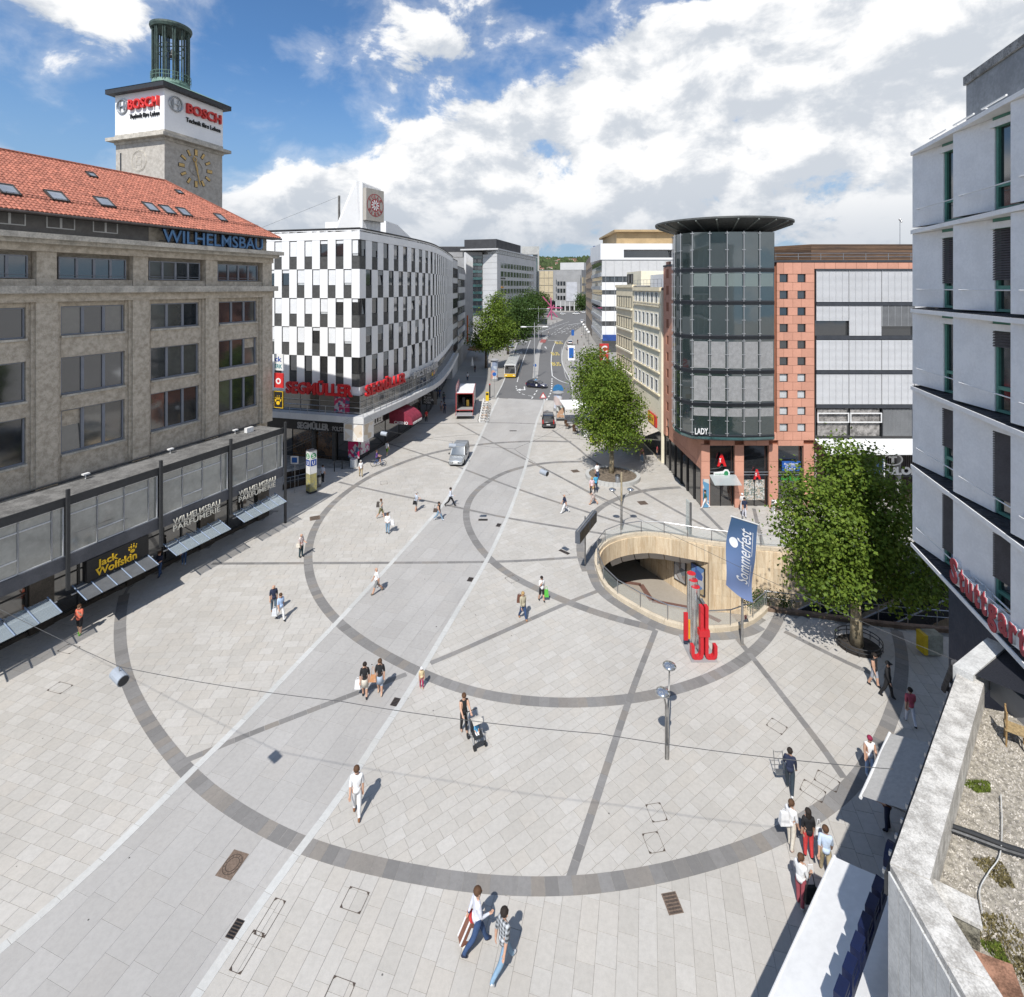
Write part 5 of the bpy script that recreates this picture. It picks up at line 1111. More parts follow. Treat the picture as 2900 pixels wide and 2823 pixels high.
# glass drum
ctrl = [(16.7,52.6),(15.8,51.1),(15.35,49.4),(15.45,47.8),(16.04,46.55)]
cpts = resample(cat_rom([Vector((x,y,0)) for x,y in ctrl]),1.25)
front = [Vector((16.04+1.442*i,46.55-.42*sin(pi*i/5)-.05*i,0)) for i in range(6)]
dl = [p.xy for p in cpts[:-1]]+[p.xy for p in front]
dr = thing('glass_drum','bowed glass drum of six storeys on the corner of the terracotta building','building',(17,46.5,0))
zl = [6.75,9.6,12.5,15.55,18.6,21.5,24.85]
for k in range(6):
    z0,z1 = zl[k]+.2,zl[k+1]-.2 if k < 5 else zl[k+1]
    for i,(a,c) in enumerate(zip(dl,dl[1:])):
        fr = Frame(a,c-a); w = (c-a).length; isf = i >= len(cpts)-1
        p = MB(); p.quad(fr.p(.02,z0),fr.p(w-.02,z0),fr.p(w-.02,z1),fr.p(.02,z1)); m = M_gl
        pn_ = wpart('glass_pane',p,m,dr)
        if isf and k in (1,2): 
            bl = MB(); n = 26
            for s_ in range(n): za = z0+.12+(z1-z0-.3)*s_/n; bl.quad(fr.p(.12,za,.012),fr.p(w-.12,za,.012),fr.p(w-.12,za+(z1-z0)/n*.72,.004),fr.p(.12,za+(z1-z0)/n*.72,.004))
            wpart('blind',bl,mat('pale green blind',(.64,.72,.66),.5,.02,.8),dr)
        elif isf and (k == 4 or (k == 0)):
            bl = MB(); n = 16; zs_ = z0+(z1-z0)*(.5 if k == 4 else .66)
            for s_ in range(n): za = zs_+(z1-zs_-.1)*s_/n; bl.quad(fr.p(.12,za,.012),fr.p(w-.12,za,.012),fr.p(w-.12,za+(z1-zs_)/n*.6,.004),fr.p(.12,za+(z1-zs_)/n*.6,.004))
            wpart('blind',bl,mat('dim green blind',(.16,.20,.19),.5,.02,.8) if k == 4 else mat('pale green blind',(.3,.3,.3)),dr)
        ml = MB(); ml.tube([fr.p(0,z0-.1,.1),fr.p(0,z1+.05,.1)],.028,5)
        for z in (z0+.12,(z0+z1)/2,z1-.12):
            ml.tube([fr.p(-.16,z,.06),fr.p(.16,z,.06)],.028,4); ml.tube([fr.p(0,z,.0),fr.p(0,z,.18)],.03,4)
        wpart('mullion',ml,M_alu,dr)
    b = MB(); ribbon(b,dl,[p+Vector((.25,.6)) for p in dl],zl[k]-.2,zl[k]+.2)
    wpart('floor_band',b,M_dband,dr)
    for q in (.08,0,-.08):
        b = MB(); b.tube([(p.x,p.y-.05,zl[k]+q*1.3) for p in dl],.022,4); wpart('band_rib',b,M_dark,dr)
b = MB(); b.prism([(p.x,p.y) for p in dl]+[(23.25,53),(17.0,53.4)],6.45,6.56); wpart('soffit',b,mat('drum soffit',(.20,.24,.24),.5,.1,1),dr)
b = MB(); ribbon(b,[p*1.0+Vector((-.12,-.14)) for p in dl],dl,6.56,6.74); wpart('bottom_ring',b,M_teal,dr)
b = MB(); b.prism([(p.x+.3,p.y+.9) for p in dl]+[(23.2,52.8),(17.1,53.2)],6.6,24.8); wpart('inner_core',b,mat('dim office interior',(.05,.06,.06),.9,.3,.6),dr)
b = MB(); fe = Frame(dl[-1],(0,1)); b.quad(fe.p(0,22.3),fe.p(4.5,22.3),fe.p(4.5,24.85),fe.p(0,24.85)); wpart('glass_pane',b,M_gl,dr)
lettering('LADY',Frame(front[0].xy,(1,0)).mat4(.1,7.0,.42),.75,M_white,dr,.04,.02,1.15)
rf = thing('drum_roof','dark dished oval roof with ribs hovering over the glass drum','roof',(19.45,50.6,25)); N = 44; RX,RY = 6.35,5.9; cx_,cy_ = 20.5,51.0
ell = lambda k,z: [Vector((cx_+RX*k*cos(2*pi*i/N),cy_+RY*k*sin(2*pi*i/N),z)) for i in range(N)]
b = MB(); rings = [ell(.55,24.95),ell(.72,25.25),ell(.97,25.9),ell(1.0,26.0),ell(1.0,26.16),ell(.6,26.35)]
for A_,B_ in zip(rings,rings[1:]):
    for i in range(N): b.quad(A_[i],A_[(i+1) % N],B_[(i+1) % N],B_[i])
b.add(rings[-1],[tuple(range(N))]); b.add(rings[0],[tuple(range(N))[::-1]]); wpart('dish',b,mat('dark roof metal',(.10,.105,.10),.55,.2,.8),rf)
for i in range(0,N,2):
    b = MB(); a = 2*pi*i/N; p0,p1 = Vector((cx_+RX*.5*cos(a),cy_+RY*.5*sin(a),24.75)),Vector((cx_+RX*.99*cos(a),cy_+RY*.99*sin(a),25.85)); t = Vector((-sin(a),cos(a),0))*.06
    b.add([p0-t,p0+t,p1+t,p1-t,p0-t+Vector((0,0,.25)),p0+t+Vector((0,0,.25)),p1+t+Vector((0,0,.12)),p1-t+Vector((0,0,.12))],((0,3,2,1),(0,1,5,4),(1,2,6,5),(2,3,7,6),(3,0,4,7))); wpart('rib',b,mat('grey roof rib',(.22,.24,.22),.6,.1,1),rf)
# blind wing to the right
M_blw = mat('silver external blind',(.52,.525,.535),.45,.04,.6); fw2 = Frame((27.5,YF),(1,0))
bw = thing('department_store','store wing with silver external blinds beside the terracotta front','building',(27.5,YF,0)); b = MB(); b.box(27.5,40.8,YF+.14,YF+.24,5.2,21.6); wpart('glass_wall',b,M_dglass,bw)
rows_ = [(18.66,21.48),(15.6,18.3),(12.5,15.2),(9.4,12.1)]
for z0,z1 in rows_: b = MB(); fw2.box(b,0,13.3,z0-.36,z0-.03,-.12,.12); wpart('metal_band',b,M_dband,bw)
b = MB(); fw2.box(b,-.03,13.3,21.5,21.62,-.2,.16); wpart('metal_band',b,M_dband,bw)
for r,(z0,z1) in enumerate(rows_):
    for i in range(4):
        zz = z0; mm = M_blw
        if r == 1 and i == 0: zz = z0+1.35
        if r == 1 and i == 2: zz,mm = z0+.85,mat('dark open blind',(.16,.165,.17),.5,.1,1)
        b = MB(); n = int((z1-zz)/.1); h = (z1-zz)/n
        for k in range(n): b.quad(fw2.p(i*2.96+.03,zz+h*k,.08),fw2.p(i*2.96+2.93,zz+h*k,.08),fw2.p(i*2.96+2.93,zz+h*k+h*.93,.04),fw2.p(i*2.96+.03,zz+h*k+h*.93,.04))
        wpart('external_blind',b,mm,bw)
        b = MB()
        for q in range(1,5): b.tube([fw2.p(i*2.96+.59*q,zz,.095),fw2.p(i*2.96+.59*q,z1,.095)],.012,3)
        b.tube([fw2.p(i*2.96,zz,.1),fw2.p(i*2.96,z1,.1)],.022,4); wpart('blind_wire',b,M_alu,bw)
for i in range(4):
    a,c = i*2.96+.05,i*2.96+2.9; f = MB(); hh = (6.4,9.0); up = i < 2
    for q in ((a,c,7.75,7.83),(a,c,8.55,8.63),(a,a+.08,7.83,8.55),(c-.08,c,7.83,8.55)) if up else ((a,a+.08,6.4,9.0),): fw2.box(f,*q,.1 if up else -.1,.2 if up else .05)
    w = wpart('storey_window',f,M_white if up else M_dark,bw)
    b = MB(); 
    for k in range(14): u = a+.1+(c-a-.2)*k/14; b.quad(fw2.p(u,6.5,-.02-.03*(k % 2)),fw2.p(u+(c-a-.2)/14,6.5,-.02-.03*((k+1) % 2)),fw2.p(u+(c-a-.2)/14,8.95,-.02-.03*((k+1) % 2)),fw2.p(u,8.95,-.02-.03*(k % 2)))
    wpart('curtain',b,mat('pale curtain',(.36,.34,.32),.8,.35,2.2) if up else mat('dark open blind',(.1,.1,.1)),w)
b = MB(); P = fw2.p; b.add([P(-.1,6.25,0),P(13.3,6.25,0),P(13.3,5.55,1.9),P(-.1,5.55,1.9),P(-.1,6.2,0),P(13.3,6.2,0),P(13.3,5.4,1.9),P(-.1,5.4,1.9)],((0,1,2,3),(7,6,5,4),(0,4,5,1),(2,6,7,3),(1,5,6,2),(0,3,7,4))); wpart('white_canopy',b,M_white,bw)
b = MB(); b.box(27.7,40.8,YF+1.5,YF+1.7,0,5.2); wpart('shop_wall',b,mat('dark brown shop wall',(.035,.022,.018),.7,.2,1),bw)
for i in range(4): b = MB(); b.lathe([(.22,0),(.22,5.3)],10,(28.2+3.6*i,YF+.6,0)); wpart('column',b,M_mgrey,bw,True,40)
b = MB()
for i in range(70): b.tube([fw2.p(.4+.18*i,3.1,-1.3),fw2.p(.4+.18*i,4.5,-1.3)],.018,3)
wpart('baluster_screen',b,M_mgrey,bw)
b = MB(); fw2.box(b,.2,13,2.45,2.95,-1.3,-.9); wpart('shop_fascia',b,M_dband,bw)
s = thing('shop_sign','white oval T emblem over white shop name under the white canopy','sign',tuple(fw2.p(5.5,3,-1.2))); Mx = fw2.mat4(7.1,4.3,-.2); b = MB()
for sc_,z1 in ((1.0,.03),):
    for i in range(36):
        a,c = 2*pi*i/36,2*pi*(i+1)/36; b.add([Mx @ Vector(q) for q in ((.78*cos(a),.44*sin(a),z1),(.92*cos(a),.55*sin(a),z1),(.92*cos(c),.55*sin(c),z1),(.78*cos(c),.44*sin(c),z1))],[(0,1,2,3)])
wpart('oval',b,M_white,s); lettering('T',Mx @ Matrix.Translation((-.38,-.27,0)),.78,M_white,s,.03,.06,.76); lettering('TOM TAILOR',fw2.mat4(3.1,2.98,-.2),.9,M_white,s,.05,.06,6.4)
s = thing('projecting_sign','dark maroon vertical banner sign at the edge of the terracotta front','sign',tuple(ff.p(10.2,2.4,0))); b = MB(); fv = Frame((27.42,YF-.05),(0,-1),flip=True); b.box(27.38,27.5,YF-1.25,YF-.02,2.6,5.9); wpart('board',b,mat('maroon banner',(.05,.015,.03),.6,.1,1),s)
fv = Frame((27.375,YF-1.2),(0,1)); fv = fv if fv.n.x < 0 else Frame(fv.o,fv.u,flip=True); lettering('TOM TAILOR',fv.mat4(.85,2.75,.005) @ Matrix.Rotation(pi/2,4,'Z'),.42,M_white,s,.01,.01,2.3)
# timber roof box, rail, mast
tm = MB(); bx = thing('roof_box','weathered dark timber roof box above the silver blinds','roof box',(27,51,22.4)); fq = [Frame((26.3,56.5),(3.4,-4.6)),Frame((29.7,51.9),(1,0))]; M_tim = mat('weathered timber board',(.16,.095,.055),.85,.4,.9,.3,20,aniso=(.15,.15,6),tint=.9,col2=(.045,.033,.028))
for fr,L in zip(fq,(5.7,11)):
    for k in range(9):
        me = MB(); fr.box(me,.01,L,22.45+.2*k,22.63+.2*k,-.06,.0); m = me.mesh('timber_board',M_tim); a = m.attributes.new('tint','FLOAT','FACE'); a.data.foreach_set('value',[random.random()]*len(m.polygons)); o = bpy.data.objects.new('timber_board',m); COL.objects.link(o); o.parent = bx; o.location = -bx.location
b = MB(); b.prism([(26.4,56.5),(29.75,52),(40.6,52),(40.6,57)],22.42,24.15); wpart('core',b,M_tgap,bx)
rl = MB()
for z in (22.75,23.05): rl.tube([(23.9,YF+.25,z),(40.7,YF+.25,z)],.025,5)
for i in range(9): rl.tube([(24+2.05*i,YF+.25,22.4),(24+2.05*i,YF+.25,23.05)],.022,5)
wpart('roof_rail',rl,M_steel,tb)
ms = MB(); ms.tube([(38.6,52,22.4),(38.6,52,26.6)],.03,5); ms.ball((38.6,52,26.7),.12,8); ms.ball((38.75,52,26.5),.1,8); tag(ms.build('wind_mast',M_steel),'thin wind measuring mast on the roof behind the timber box','mast')
# ================================================================== WHITE SAWTOOTH BUILDING AT THE RIGHT EDGE
M_stuc = mat('white textured render',(.80,.80,.79),.9,.05,1.2,.35,90); M_slate = mat('dark slate ledge',(.05,.05,.055),.8,.3,3.0,.2,20); M_green = mat('green window frame',(.10,.26,.20),.5,.08,2); M_rol = mat('brown roller slats',(.10,.085,.08),.6,.1,2)
rO,rD = Vector((17.35,22.67)),Vector((-.293,-.956)); rfm = Frame(rO,rD,flip=True)
if rfm.n.x > 0: rfm = Frame(rO,rD)
rb = thing('sawtooth_building','white rendered building with sawtooth bays and green window frames at the right edge','building',(rO.x,rO.y,0)); LZ = [8.9,12.3,15.7,19.05,22.45,25.85]; BAYW = 3.45; ND = 5
b = MB(); rfm.box(b,.02,BAYW*ND,8.7,25.8,-12,-.95); wpart('core_wall',b,M_stuc,rb); b = MB(); rfm.box(b,.3,BAYW*ND,0,8.69,-12,-1.2); wpart('lower_wall',b,mat('lower wall with painted shade',(.03,.04,.07),.6,.1,1),rb)  # shade below the lowest ledge is painted in as dark blue
for z in LZ:
    b = MB(); rfm.box(b,-.04,BAYW*ND,z-.16,z,-1.4,.04); wpart('ledge',b,M_stuc,rb)
    b = MB(); P = rfm.p
    for i in range(ND):
        for k in range(5):
            u0 = i*BAYW+k*BAYW/5+.01; u1 = u0+BAYW/5-.02; b.add([P(u0,z+.02,.0),P(u1,z+.02,.0),P(u1,z+.16,-1.3),P(u0,z+.16,-1.3),P(u0,z+.001,.0),P(u1,z+.001,.0)],((0,1,2,3),(4,5,1,0)))
    if z < 25: wpart('ledge_slate',b,M_slate,rb)
rr_ = random.Random(4)
for r in range(5):
    z0,z1 = LZ[r]+.12,LZ[r+1]-.17
    for i in range(ND):
        a,c = rfm.p(i*BAYW,0,-.02).xy,rfm.p((i+1)*BAYW-.06,0,-.78).xy; fr = Frame(a,c-a); fr = fr if fr.n.x < 0 else Frame(a,c-a,flip=True); L = (c-a).length; wu = L*.52
        b = MB(); fr.box(b,0,wu,z0,z1,-.3,0); wpart('bay_panel',b,M_stuc,rb)
        b = MB(); rfm.box(b,(i+1)*BAYW-.05,(i+1)*BAYW+.0,z0,z1,-.94,-.03); wpart('bay_return',b,M_stuc,rb)
        f = MB(); t = .09
        for q in ((wu,L,z0,z0+t),(wu,L,z1-.35,z1),(wu,wu+t,z0+t,z1-.35),(L-t,L,z0+t,z1-.35),(wu+t,L-t,z0+.75,z0+.87)): fr.box(f,*q,-.22,-.05 if q[3] < z1 else .06)
        w = wpart('window',f,M_green,rb); p = MB(); p.quad(fr.p(wu,z0,-.14),fr.p(L,z0,-.14),fr.p(L,z1-.3,-.14),fr.p(wu,z1-.3,-.14)); wpart('pane',p,M_pane,w)
        b = MB(); fr.box(b,wu-.12,L+.02,z1-.34,z1-.12,-.05,.1); wpart('blind_box',b,M_stuc,w)
        dp = [[.8,.55,0,.55,0],[.55,.8,.75,.15,0],[0,.2,.55,.7,.4],[.65,.62,.5,.6,0],[0,0,.4,0,0]][r][i]
        if dp:
            b = MB(); H_ = (z1-.34-z0)*dp; n = max(3,int(H_/.08))
            for k in range(n): zz = z1-.34-H_*(k+1)/n; b.quad(fr.p(wu-.05,zz,.03),fr.p(L,zz,.03),fr.p(L,zz+H_/n*.9,-.01),fr.p(wu-.05,zz+H_/n*.9,-.01))
            wpart('roller_blind',b,M_rol,w)
        b = MB(); b.tube([fr.p(.45,z0+.72,.02),fr.p(.45,z0+.72,.14),rfm.p((i+1)*BAYW-.03,z0+.72,-.12)],.022,6); wpart('guard_bar',b,M_white,rb)
b = MB(); rfm.box(b,1.9,BAYW*ND,25.95,27.9,-8,-1.1); wpart('metal_attic',b,mat('grey sheet metal attic',(.27,.285,.30),.5,.12,.8,metal=.3),rb); b = MB(); rfm.box(b,1.85,BAYW*ND,27.92,28.25,-8,-1.02); wpart('attic_coping',b,mat('stained coping',(.33,.33,.32),.8,.3,2),rb)
b = MB(); rfm.box(b,1.2,1.85,25.95,27.2,-5,-2.2); wpart('blue_vent',b,mat('violet grey vent',(.14,.15,.22),.6),rb)
for i in range(3): b = MB(); b.tube([rfm.p(.9+i*1.9,26.15,-.3),rfm.p(2.3+i*1.9,26.15,-.3)],.035,5); b.tube([rfm.p(1+i*1.9,26.15,-.3),rfm.p(1.2+i*1.9,25.87,-.9)],.025,5); wpart('awning_arm',b,M_white,rb)
s = thing('ledge_sign','red letters with white sides standing on the lowest ledge of the white building','sign',tuple(rfm.p(4,9,0)))
uu = 3.35
for ch,w in zip('Stuttgart',(.62,.42,.55,.42,.42,.58,.55,.45,.42)):
    # the text reads towards the camera side, standing on the ledge edge
    sgn = 1 if (-rfm.n).cross(Vector((0,0,1))).dot(rfm.u) > 0 else -1
    lettering(ch,rfm.mat4(uu if sgn > 0 else uu+w,9.15,-.18),1.15,M_white,s,.2,.045,w*.82,False,'letter_side'); lettering(ch,rfm.mat4(uu if sgn > 0 else uu+w,9.15,.023),1.15,mat('letter red',(.36,.04,.06),.5,.15,3),s,.03,.04,w*.82); uu += w
b = MB(); b.tube([rfm.p(3.2,9.12,-.2),rfm.p(9,9.12,-.2)],.03,5); b.tube([rfm.p(3.2,9.8,-.22),rfm.p(9,9.8,-.22)],.03,5); wpart('letter_rail',b,M_white,s)
# ================================================================== LOW ROOF AT THE LOWER RIGHT
A_,B_,C_ = Vector((13.95,16.35)),Vector((7.86,10.87)),Vector((7.40,6.0)); PZ = 8.0
M_par = mat('flaking white parapet paint',(.62,.60,.56),.9,.5,3.2,.6,18,col2=(.30,.285,.26)); M_parw = mat('white tile wall',(.62,.62,.60),.5,.15,2.0); M_lic = mat('mossy wall stain',(.30,.28,.22),.95,.4,3)
lr = thing('low_shop_building','low shop building with flaking white parapet in the lower right corner','building',(B_.x,B_.y,0)); fAB = Frame(B_,A_-B_); fAB = fAB if fAB.n.y > 0 else Frame(B_,A_-B_,flip=True)
LAB = (A_-B_).length; nAB = fAB.n.xy; nBC = Vector((-1,.095)).normalized(); bis = (nAB+nBC).normalized(); W_ = .62
Bi = B_-bis*W_/bis.dot(nAB); Ai = A_-nAB*W_; Ci = C_-nBC*W_
b = MB(); b.prism([tuple(B_),tuple(A_),tuple(A_+Vector((9,-3))),(24,0),(7.2,0),tuple(C_)][::-1],0,7.0); wpart('wall',b,M_parw,lr)
for p0,p1,q0,q1 in ((A_,B_,Ai,Bi),(B_,C_,Bi,Ci)):
    n = 4 if p0 == A_ else 3
    for i in range(n):
        a0,a1,c0,c1 = p0.lerp(p1,i/n),p0.lerp(p1,(i+1)/n),q0.lerp(q1,i/n),q0.lerp(q1,(i+1)/n); e = (a1-a0).normalized()*.012; b = MB(); b.prism([tuple(a0+e),tuple(c0+e),tuple(c1-e),tuple(a1-e)],7.01,PZ+(.012 if i % 2 else 0)); wpart('parapet_coping',b,M_par,lr)
nB = 14                                                     # tall white tiles on the outside of the parapet
fBC = Frame(B_,C_-B_); fBC = fBC if fBC.n.x < 0 else Frame(B_,C_-B_,flip=True)
for fr,L in ((fBC,(C_-B_).length),):
    for i in range(nB): b = MB(); fr.box(b,L*i/nB+.01,L*(i+1)/nB-.01,4.9,7.85,0,.04); wpart('wall_tile',b,M_parw,lr)
b = MB(); P = fAB.p; fAB.box(b,0,LAB,7.3,7.72,.01,.1); wpart('gutter_edge',b,M_dark,lr)
for i in range(16): b = MB(); fAB.box(b,.3+i*.52,.37+i*.52,7.42,7.52,.1,.2); wpart('bulb_clip',b,M_steel,lr)
M_grav = mat('pale gravel',(.47,.43,.36),.95,.5,9.0,1.0,55,col2=(.16,.145,.12)); b = MB(); b.add([(*Bi,7.2),(*Ai,7.2),(*(Ai+Vector((9,-3))),7.2),(24,0,7.2),(8,0,7.2),(*Ci,7.2)],[(0,5,4,3,2,1)]); rfl = wpart('gravel_bed',b,M_grav,lr)
# loose stones on the bed (nobody could count them)
R = random.Random(8); vs,fs = [],[]; poly_ = [tuple(Bi),tuple(Ai),(22.5,13.2),(24,2),(8,2),tuple(Ci)]
for _ in range(26000):
    x,y = R.uniform(7.6,17),R.uniform(5.2,16)
    if not inside(poly_,x,y) or x/y > 1.02: continue
    r = R.uniform(.012,.034); o = len(vs); z = 7.2; t = R.random()*6
    vs += [(x+r*cos(t),y+r*sin(t),z),(x+r*cos(t+2.1),y+r*sin(t+2.1),z),(x+r*cos(t+4.2),y+r*sin(t+4.2),z),(x+r*.2,y,z+r*1.1)]; fs += [(o,o+1,o+3),(o+1,o+2,o+3),(o+2,o,o+3)]
me = bpy.data.meshes.new('loose_gravel'); me.from_pydata(vs,[],fs); me.materials.append(mat('gravel stones',(.60,.56,.50),.9,.5,4.0,col2=(.22,.20,.18))); o_ = bpy.data.objects.new('loose_gravel',me); COL.objects.link(o_); o_.parent = rfl; o_['kind'] = 'stuff'
M_moss = mat('moss',(.20,.27,.035),.95,.4,12.0,.8,50); M_dry = mat('dry sedum',(.30,.25,.11),.95,.4,12.0,.8,50)
for k,(px,py,rx,ry,m,lab) in enumerate(((2770,2222,.32,.22,M_moss,'bright green moss patch on the gravel by the parapet'),(2820,2465,.26,.40,M_dry,'small tan sedum patch in the middle of the gravel'),(2868,2690,.40,.85,M_dry,'large tan sedum patch above the rusty sheet roof'),(2822,2690,.16,.22,M_moss,'small bright green moss tuft beside the tan sedum'))):
    p = GP(px,py,7.25); vs,fs = [],[]
    for _ in range(1500 if rx > .35 else 700):
        t,q = R.random()*6.28,sqrt(R.random()); x,y = p.x+rx*q*cos(t)*(1+.3*sin(3*t)),p.y+ry*q*sin(t)*(1+.3*cos(2*t)); o = len(vs); h = R.uniform(.02,.07); a = R.random()*6.28; w = .022
        vs += [(x+w*cos(a),y+w*sin(a),7.2),(x-w*cos(a),y-w*sin(a),7.2),(x+.02*R.uniform(-1,1),y+.02*R.uniform(-1,1),7.2+h)]; fs.append((o,o+1,o+2))
    me = bpy.data.meshes.new('moss_patch'); me.from_pydata(vs,[],fs); me.materials.append(m); tag(link('moss_patch',me),lab,'moss','plants on the gravel roof')
# cross wall, rusty sheet roof, cables, chair
q0,q1 = GP(2598,2478,7.75),GP(2765,2560,7.75); cw = thing('upstand','short stained concrete upstand across the gravel roof','upstand',(q0.x,q0.y,7.2)); fr = Frame(q0.xy,(q1-q0).xy); Lc = (q1-q0).length
b = MB(); fr.box(b,0,Lc,7.2,7.66,-.05,.38); wpart('body',b,M_lic,cw); b = MB(); fr.box(b,-.03,Lc+.03,7.67,7.75,-.1,.42); wpart('coping',b,M_par,cw)
sh = thing('sheet_roof','rusty corrugated sheet roof in the bottom right corner','roof',tuple(GP(2800,2760,7.6))); pts = [GP(*q,7.6) for q in ((2697,2668),(2866,2732),(2960,2990),(2790,2960))]; n = 60; b = MB()
for i in range(n):
    h = lambda t: .03*abs(sin(t*pi*14))
    a0,a1 = pts[0].lerp(pts[3],i/n),pts[0].lerp(pts[3],(i+1)/n); c0,c1 = pts[1].lerp(pts[2],i/n),pts[1].lerp(pts[2],(i+1)/n); z0,z1 = (.028 if i % 2 else 0),(0 if i % 2 else .028)
    b.quad(a0+Vector((0,0,z0)),c0+Vector((0,0,z0)),c1+Vector((0,0,z1)),a1+Vector((0,0,z1)))
wpart('corrugated_sheet',b,mat('rusty sheet',(.30,.16,.105),.85,.3,3,.2,30),sh)
b = MB(); c_ = sum(pts,Vector())/4; b.prism([tuple((p+(c_-p)*.05).xy) for p in pts][::-1],7.15,7.57); wpart('curb',b,M_lic,sh)
cb_ = MB(); cb_.tube(cat_rom([GP(*q,7.3) for q in ((2835,2250),(2838,2330),(2832,2420),(2800,2470),(2775,2520),(2782,2585))],6),.011,6); tag(cb_.build('cable',mat('white cable',(.6,.6,.58),.6)),'white cable lying across the gravel','cable')
cb_ = MB(); cb_.tube([GP(*q,7.3) for q in ((2660,2290),(2672,2330),(2760,2360),(2850,2395),(2930,2420))],.05,6); cb_.tube([GP(*q,7.33) for q in ((2672,2342),(2760,2374),(2850,2408),(2930,2432))],.04,6); tag(cb_.build('cable_bundle',M_dark),'thick black cable bundle across the gravel','cable')
cb_ = MB(); cb_.tube([GP(*q,7.9) for q in ((2650,2265),(2664,2300),(2650,2330),(2668,2350)) ],.02,6); cb_.tube([GP(*q,7.9) for q in ((2735,2045),(2655,2285),(2640,2420))],.025,6); tag(cb_.build('cable',M_dark),'dark cable running along the inside of the parapet','cable')
pc_ = GP(2875,2110,7.2); ch = thing('wooden_chair','old wooden chair standing on the gravel roof','chair',tuple(pc_),rz=.9); M_wd = mat('honey wood',(.42,.27,.12),.6,.25,6,aniso=(1,1,.2))
for x in (-.2,.2):
    for y in (-.2,.2): b = MB(); b.tube([(x,y,0),(x*.92,y*.92,.45 if y < 0 else .95)],.022,6); lpart('leg',b,M_wd,ch)
b = MB(); b.box(-.23,.23,-.23,.23,.44,.475); lpart('seat',b,mat('woven seat',(.45,.33,.17),.8,.25,20),ch)
for z in (.6,.72,.84): b = MB(); b.box(-.19,.19,.17,.2,z,z+.05); lpart('back_slat',b,M_wd,ch)
for y in (-.2,.2): b = MB(); b.tube([(-.2,y,.2),(.2,y,.2)],.014,5); lpart('stretcher',b,M_wd,ch)
bx_ = MB(); pb = GP(2893,2040,7.2); bx_.box(pb.x-.1,pb.x+.9,pb.y-.2,pb.y+.9,7.2,7.95); tag(bx_.build('roof_unit',M_mgrey),'grey metal unit behind the wooden chair','roof unit')
# low dark lean-to between parapet end and white building
lt = thing('lean_to','dark glazed lean-to between the parapet and the white building','lean-to',(15,16.5,7)); b = MB(); b.add([(13.95,16.4,8.05),(16.6,17.6,8.05),(18.6,12.5,9.3),(15.8,11.2,9.3)],[(0,1,2,3)]); wpart('net_panel',b,mat('dark net',(.02,.022,.03),.8,.2,30),lt)
b = MB(); b.box(0,.5,0,2.6,0,.9,Matrix.Translation((13.75,16.3,7.3)) @ Matrix.Rotation(-1.05,4,'Z')); wpart('end_wall',b,M_parw,lt)
b = MB(); b.tube([(14.0,16.5,8.1),(15.9,19.2,5.2)],.12,6); b.tube([(13.9,16.4,8.05),(16.7,17.6,8.05)],.08,6); wpart('edge_beam',b,M_slate,lt)
# shop awnings below the parapet
M_aw1 = mat('grey striped awning cloth',(.42,.41,.39),.85,.08,1.0,aniso=(8,8,1)); M_aw2 = mat('off white awning cloth',(.68,.68,.67),.85,.05,.6,.15,3)
for u0,u1,m,z0,z1,d,lab in ((6.8,10.4,M_aw1,4.25,3.35,2.25,'small grey striped awning below the parapet'),(-7.0,4.15,M_aw2,4.1,3.3,2.25,'long off white awning along the lower right shop front')):
    a = thing('shop_awning',lab,'awning',tuple(fAB.p(u0,z1,d)),'awnings below the parapet'); P = fAB.p; n = 14; b = MB()
    for i in range(n):
        for j in range(4):
            t0,t1 = j/4,(j+1)/4; sag = lambda t,w: -.05*sin(pi*t)+.012*sin(w*2.2); ua,ub = u0+(u1-u0)*i/n,u0+(u1-u0)*(i+1)/n
            b.quad(P(ua,z0+(z1-z0)*t0+sag(t0,ua),d*t0),P(ub,z0+(z1-z0)*t0+sag(t0,ub),d*t0),P(ub,z0+(z1-z0)*t1+sag(t1,ub),d*t1),P(ua,z0+(z1-z0)*t1+sag(t1,ua),d*t1))
    wpart('cloth',b,m,a,True); b = MB(); b.tube([P(u0-.05,z1-.03,d),P(u1+.05,z1-.03,d)],.05,8); wpart('front_bar',b,M_white,a)
    for u in (u0+.3,u1-.3): b = MB(); b.tube([P(u,3.6,0),P(u,z1-.05,d)],.03,6); wpart('arm',b,M_steel,a)
b = MB(); fAB.box(b,4.2,6.75,3.0,4.6,.3,.5); tag(b.build('dark_fin',mat('dark brown fin',(.04,.03,.035),.6)),'dark brown upright fin between the two awnings','sign')
bs = thing('blue_sign','dark blue letter boxes on a rail above the long off white awning','sign',tuple(fAB.p(2,4.4,.4)))
b = MB(); fAB.box(b,-.6,3.0,4.3,4.5,.7,.85); wpart('rail',b,mat('navy metal',(.006,.012,.05),.5,.1,3),bs)
for i in range(6):
    b = MB(); u = -.5+.58*i; fAB.box(b,u,u+.12,4.5,4.92,.7,.9)
    for z in ((4.5,4.58),(4.68,4.76),(4.84,4.92))[i % 2:]: fAB.box(b,u+.12,u+.42,z[0],z[1],.7,.9)
    wpart('letter_box',b,mat('navy metal',(.01,.03,.1)),bs)
b = MB(); 
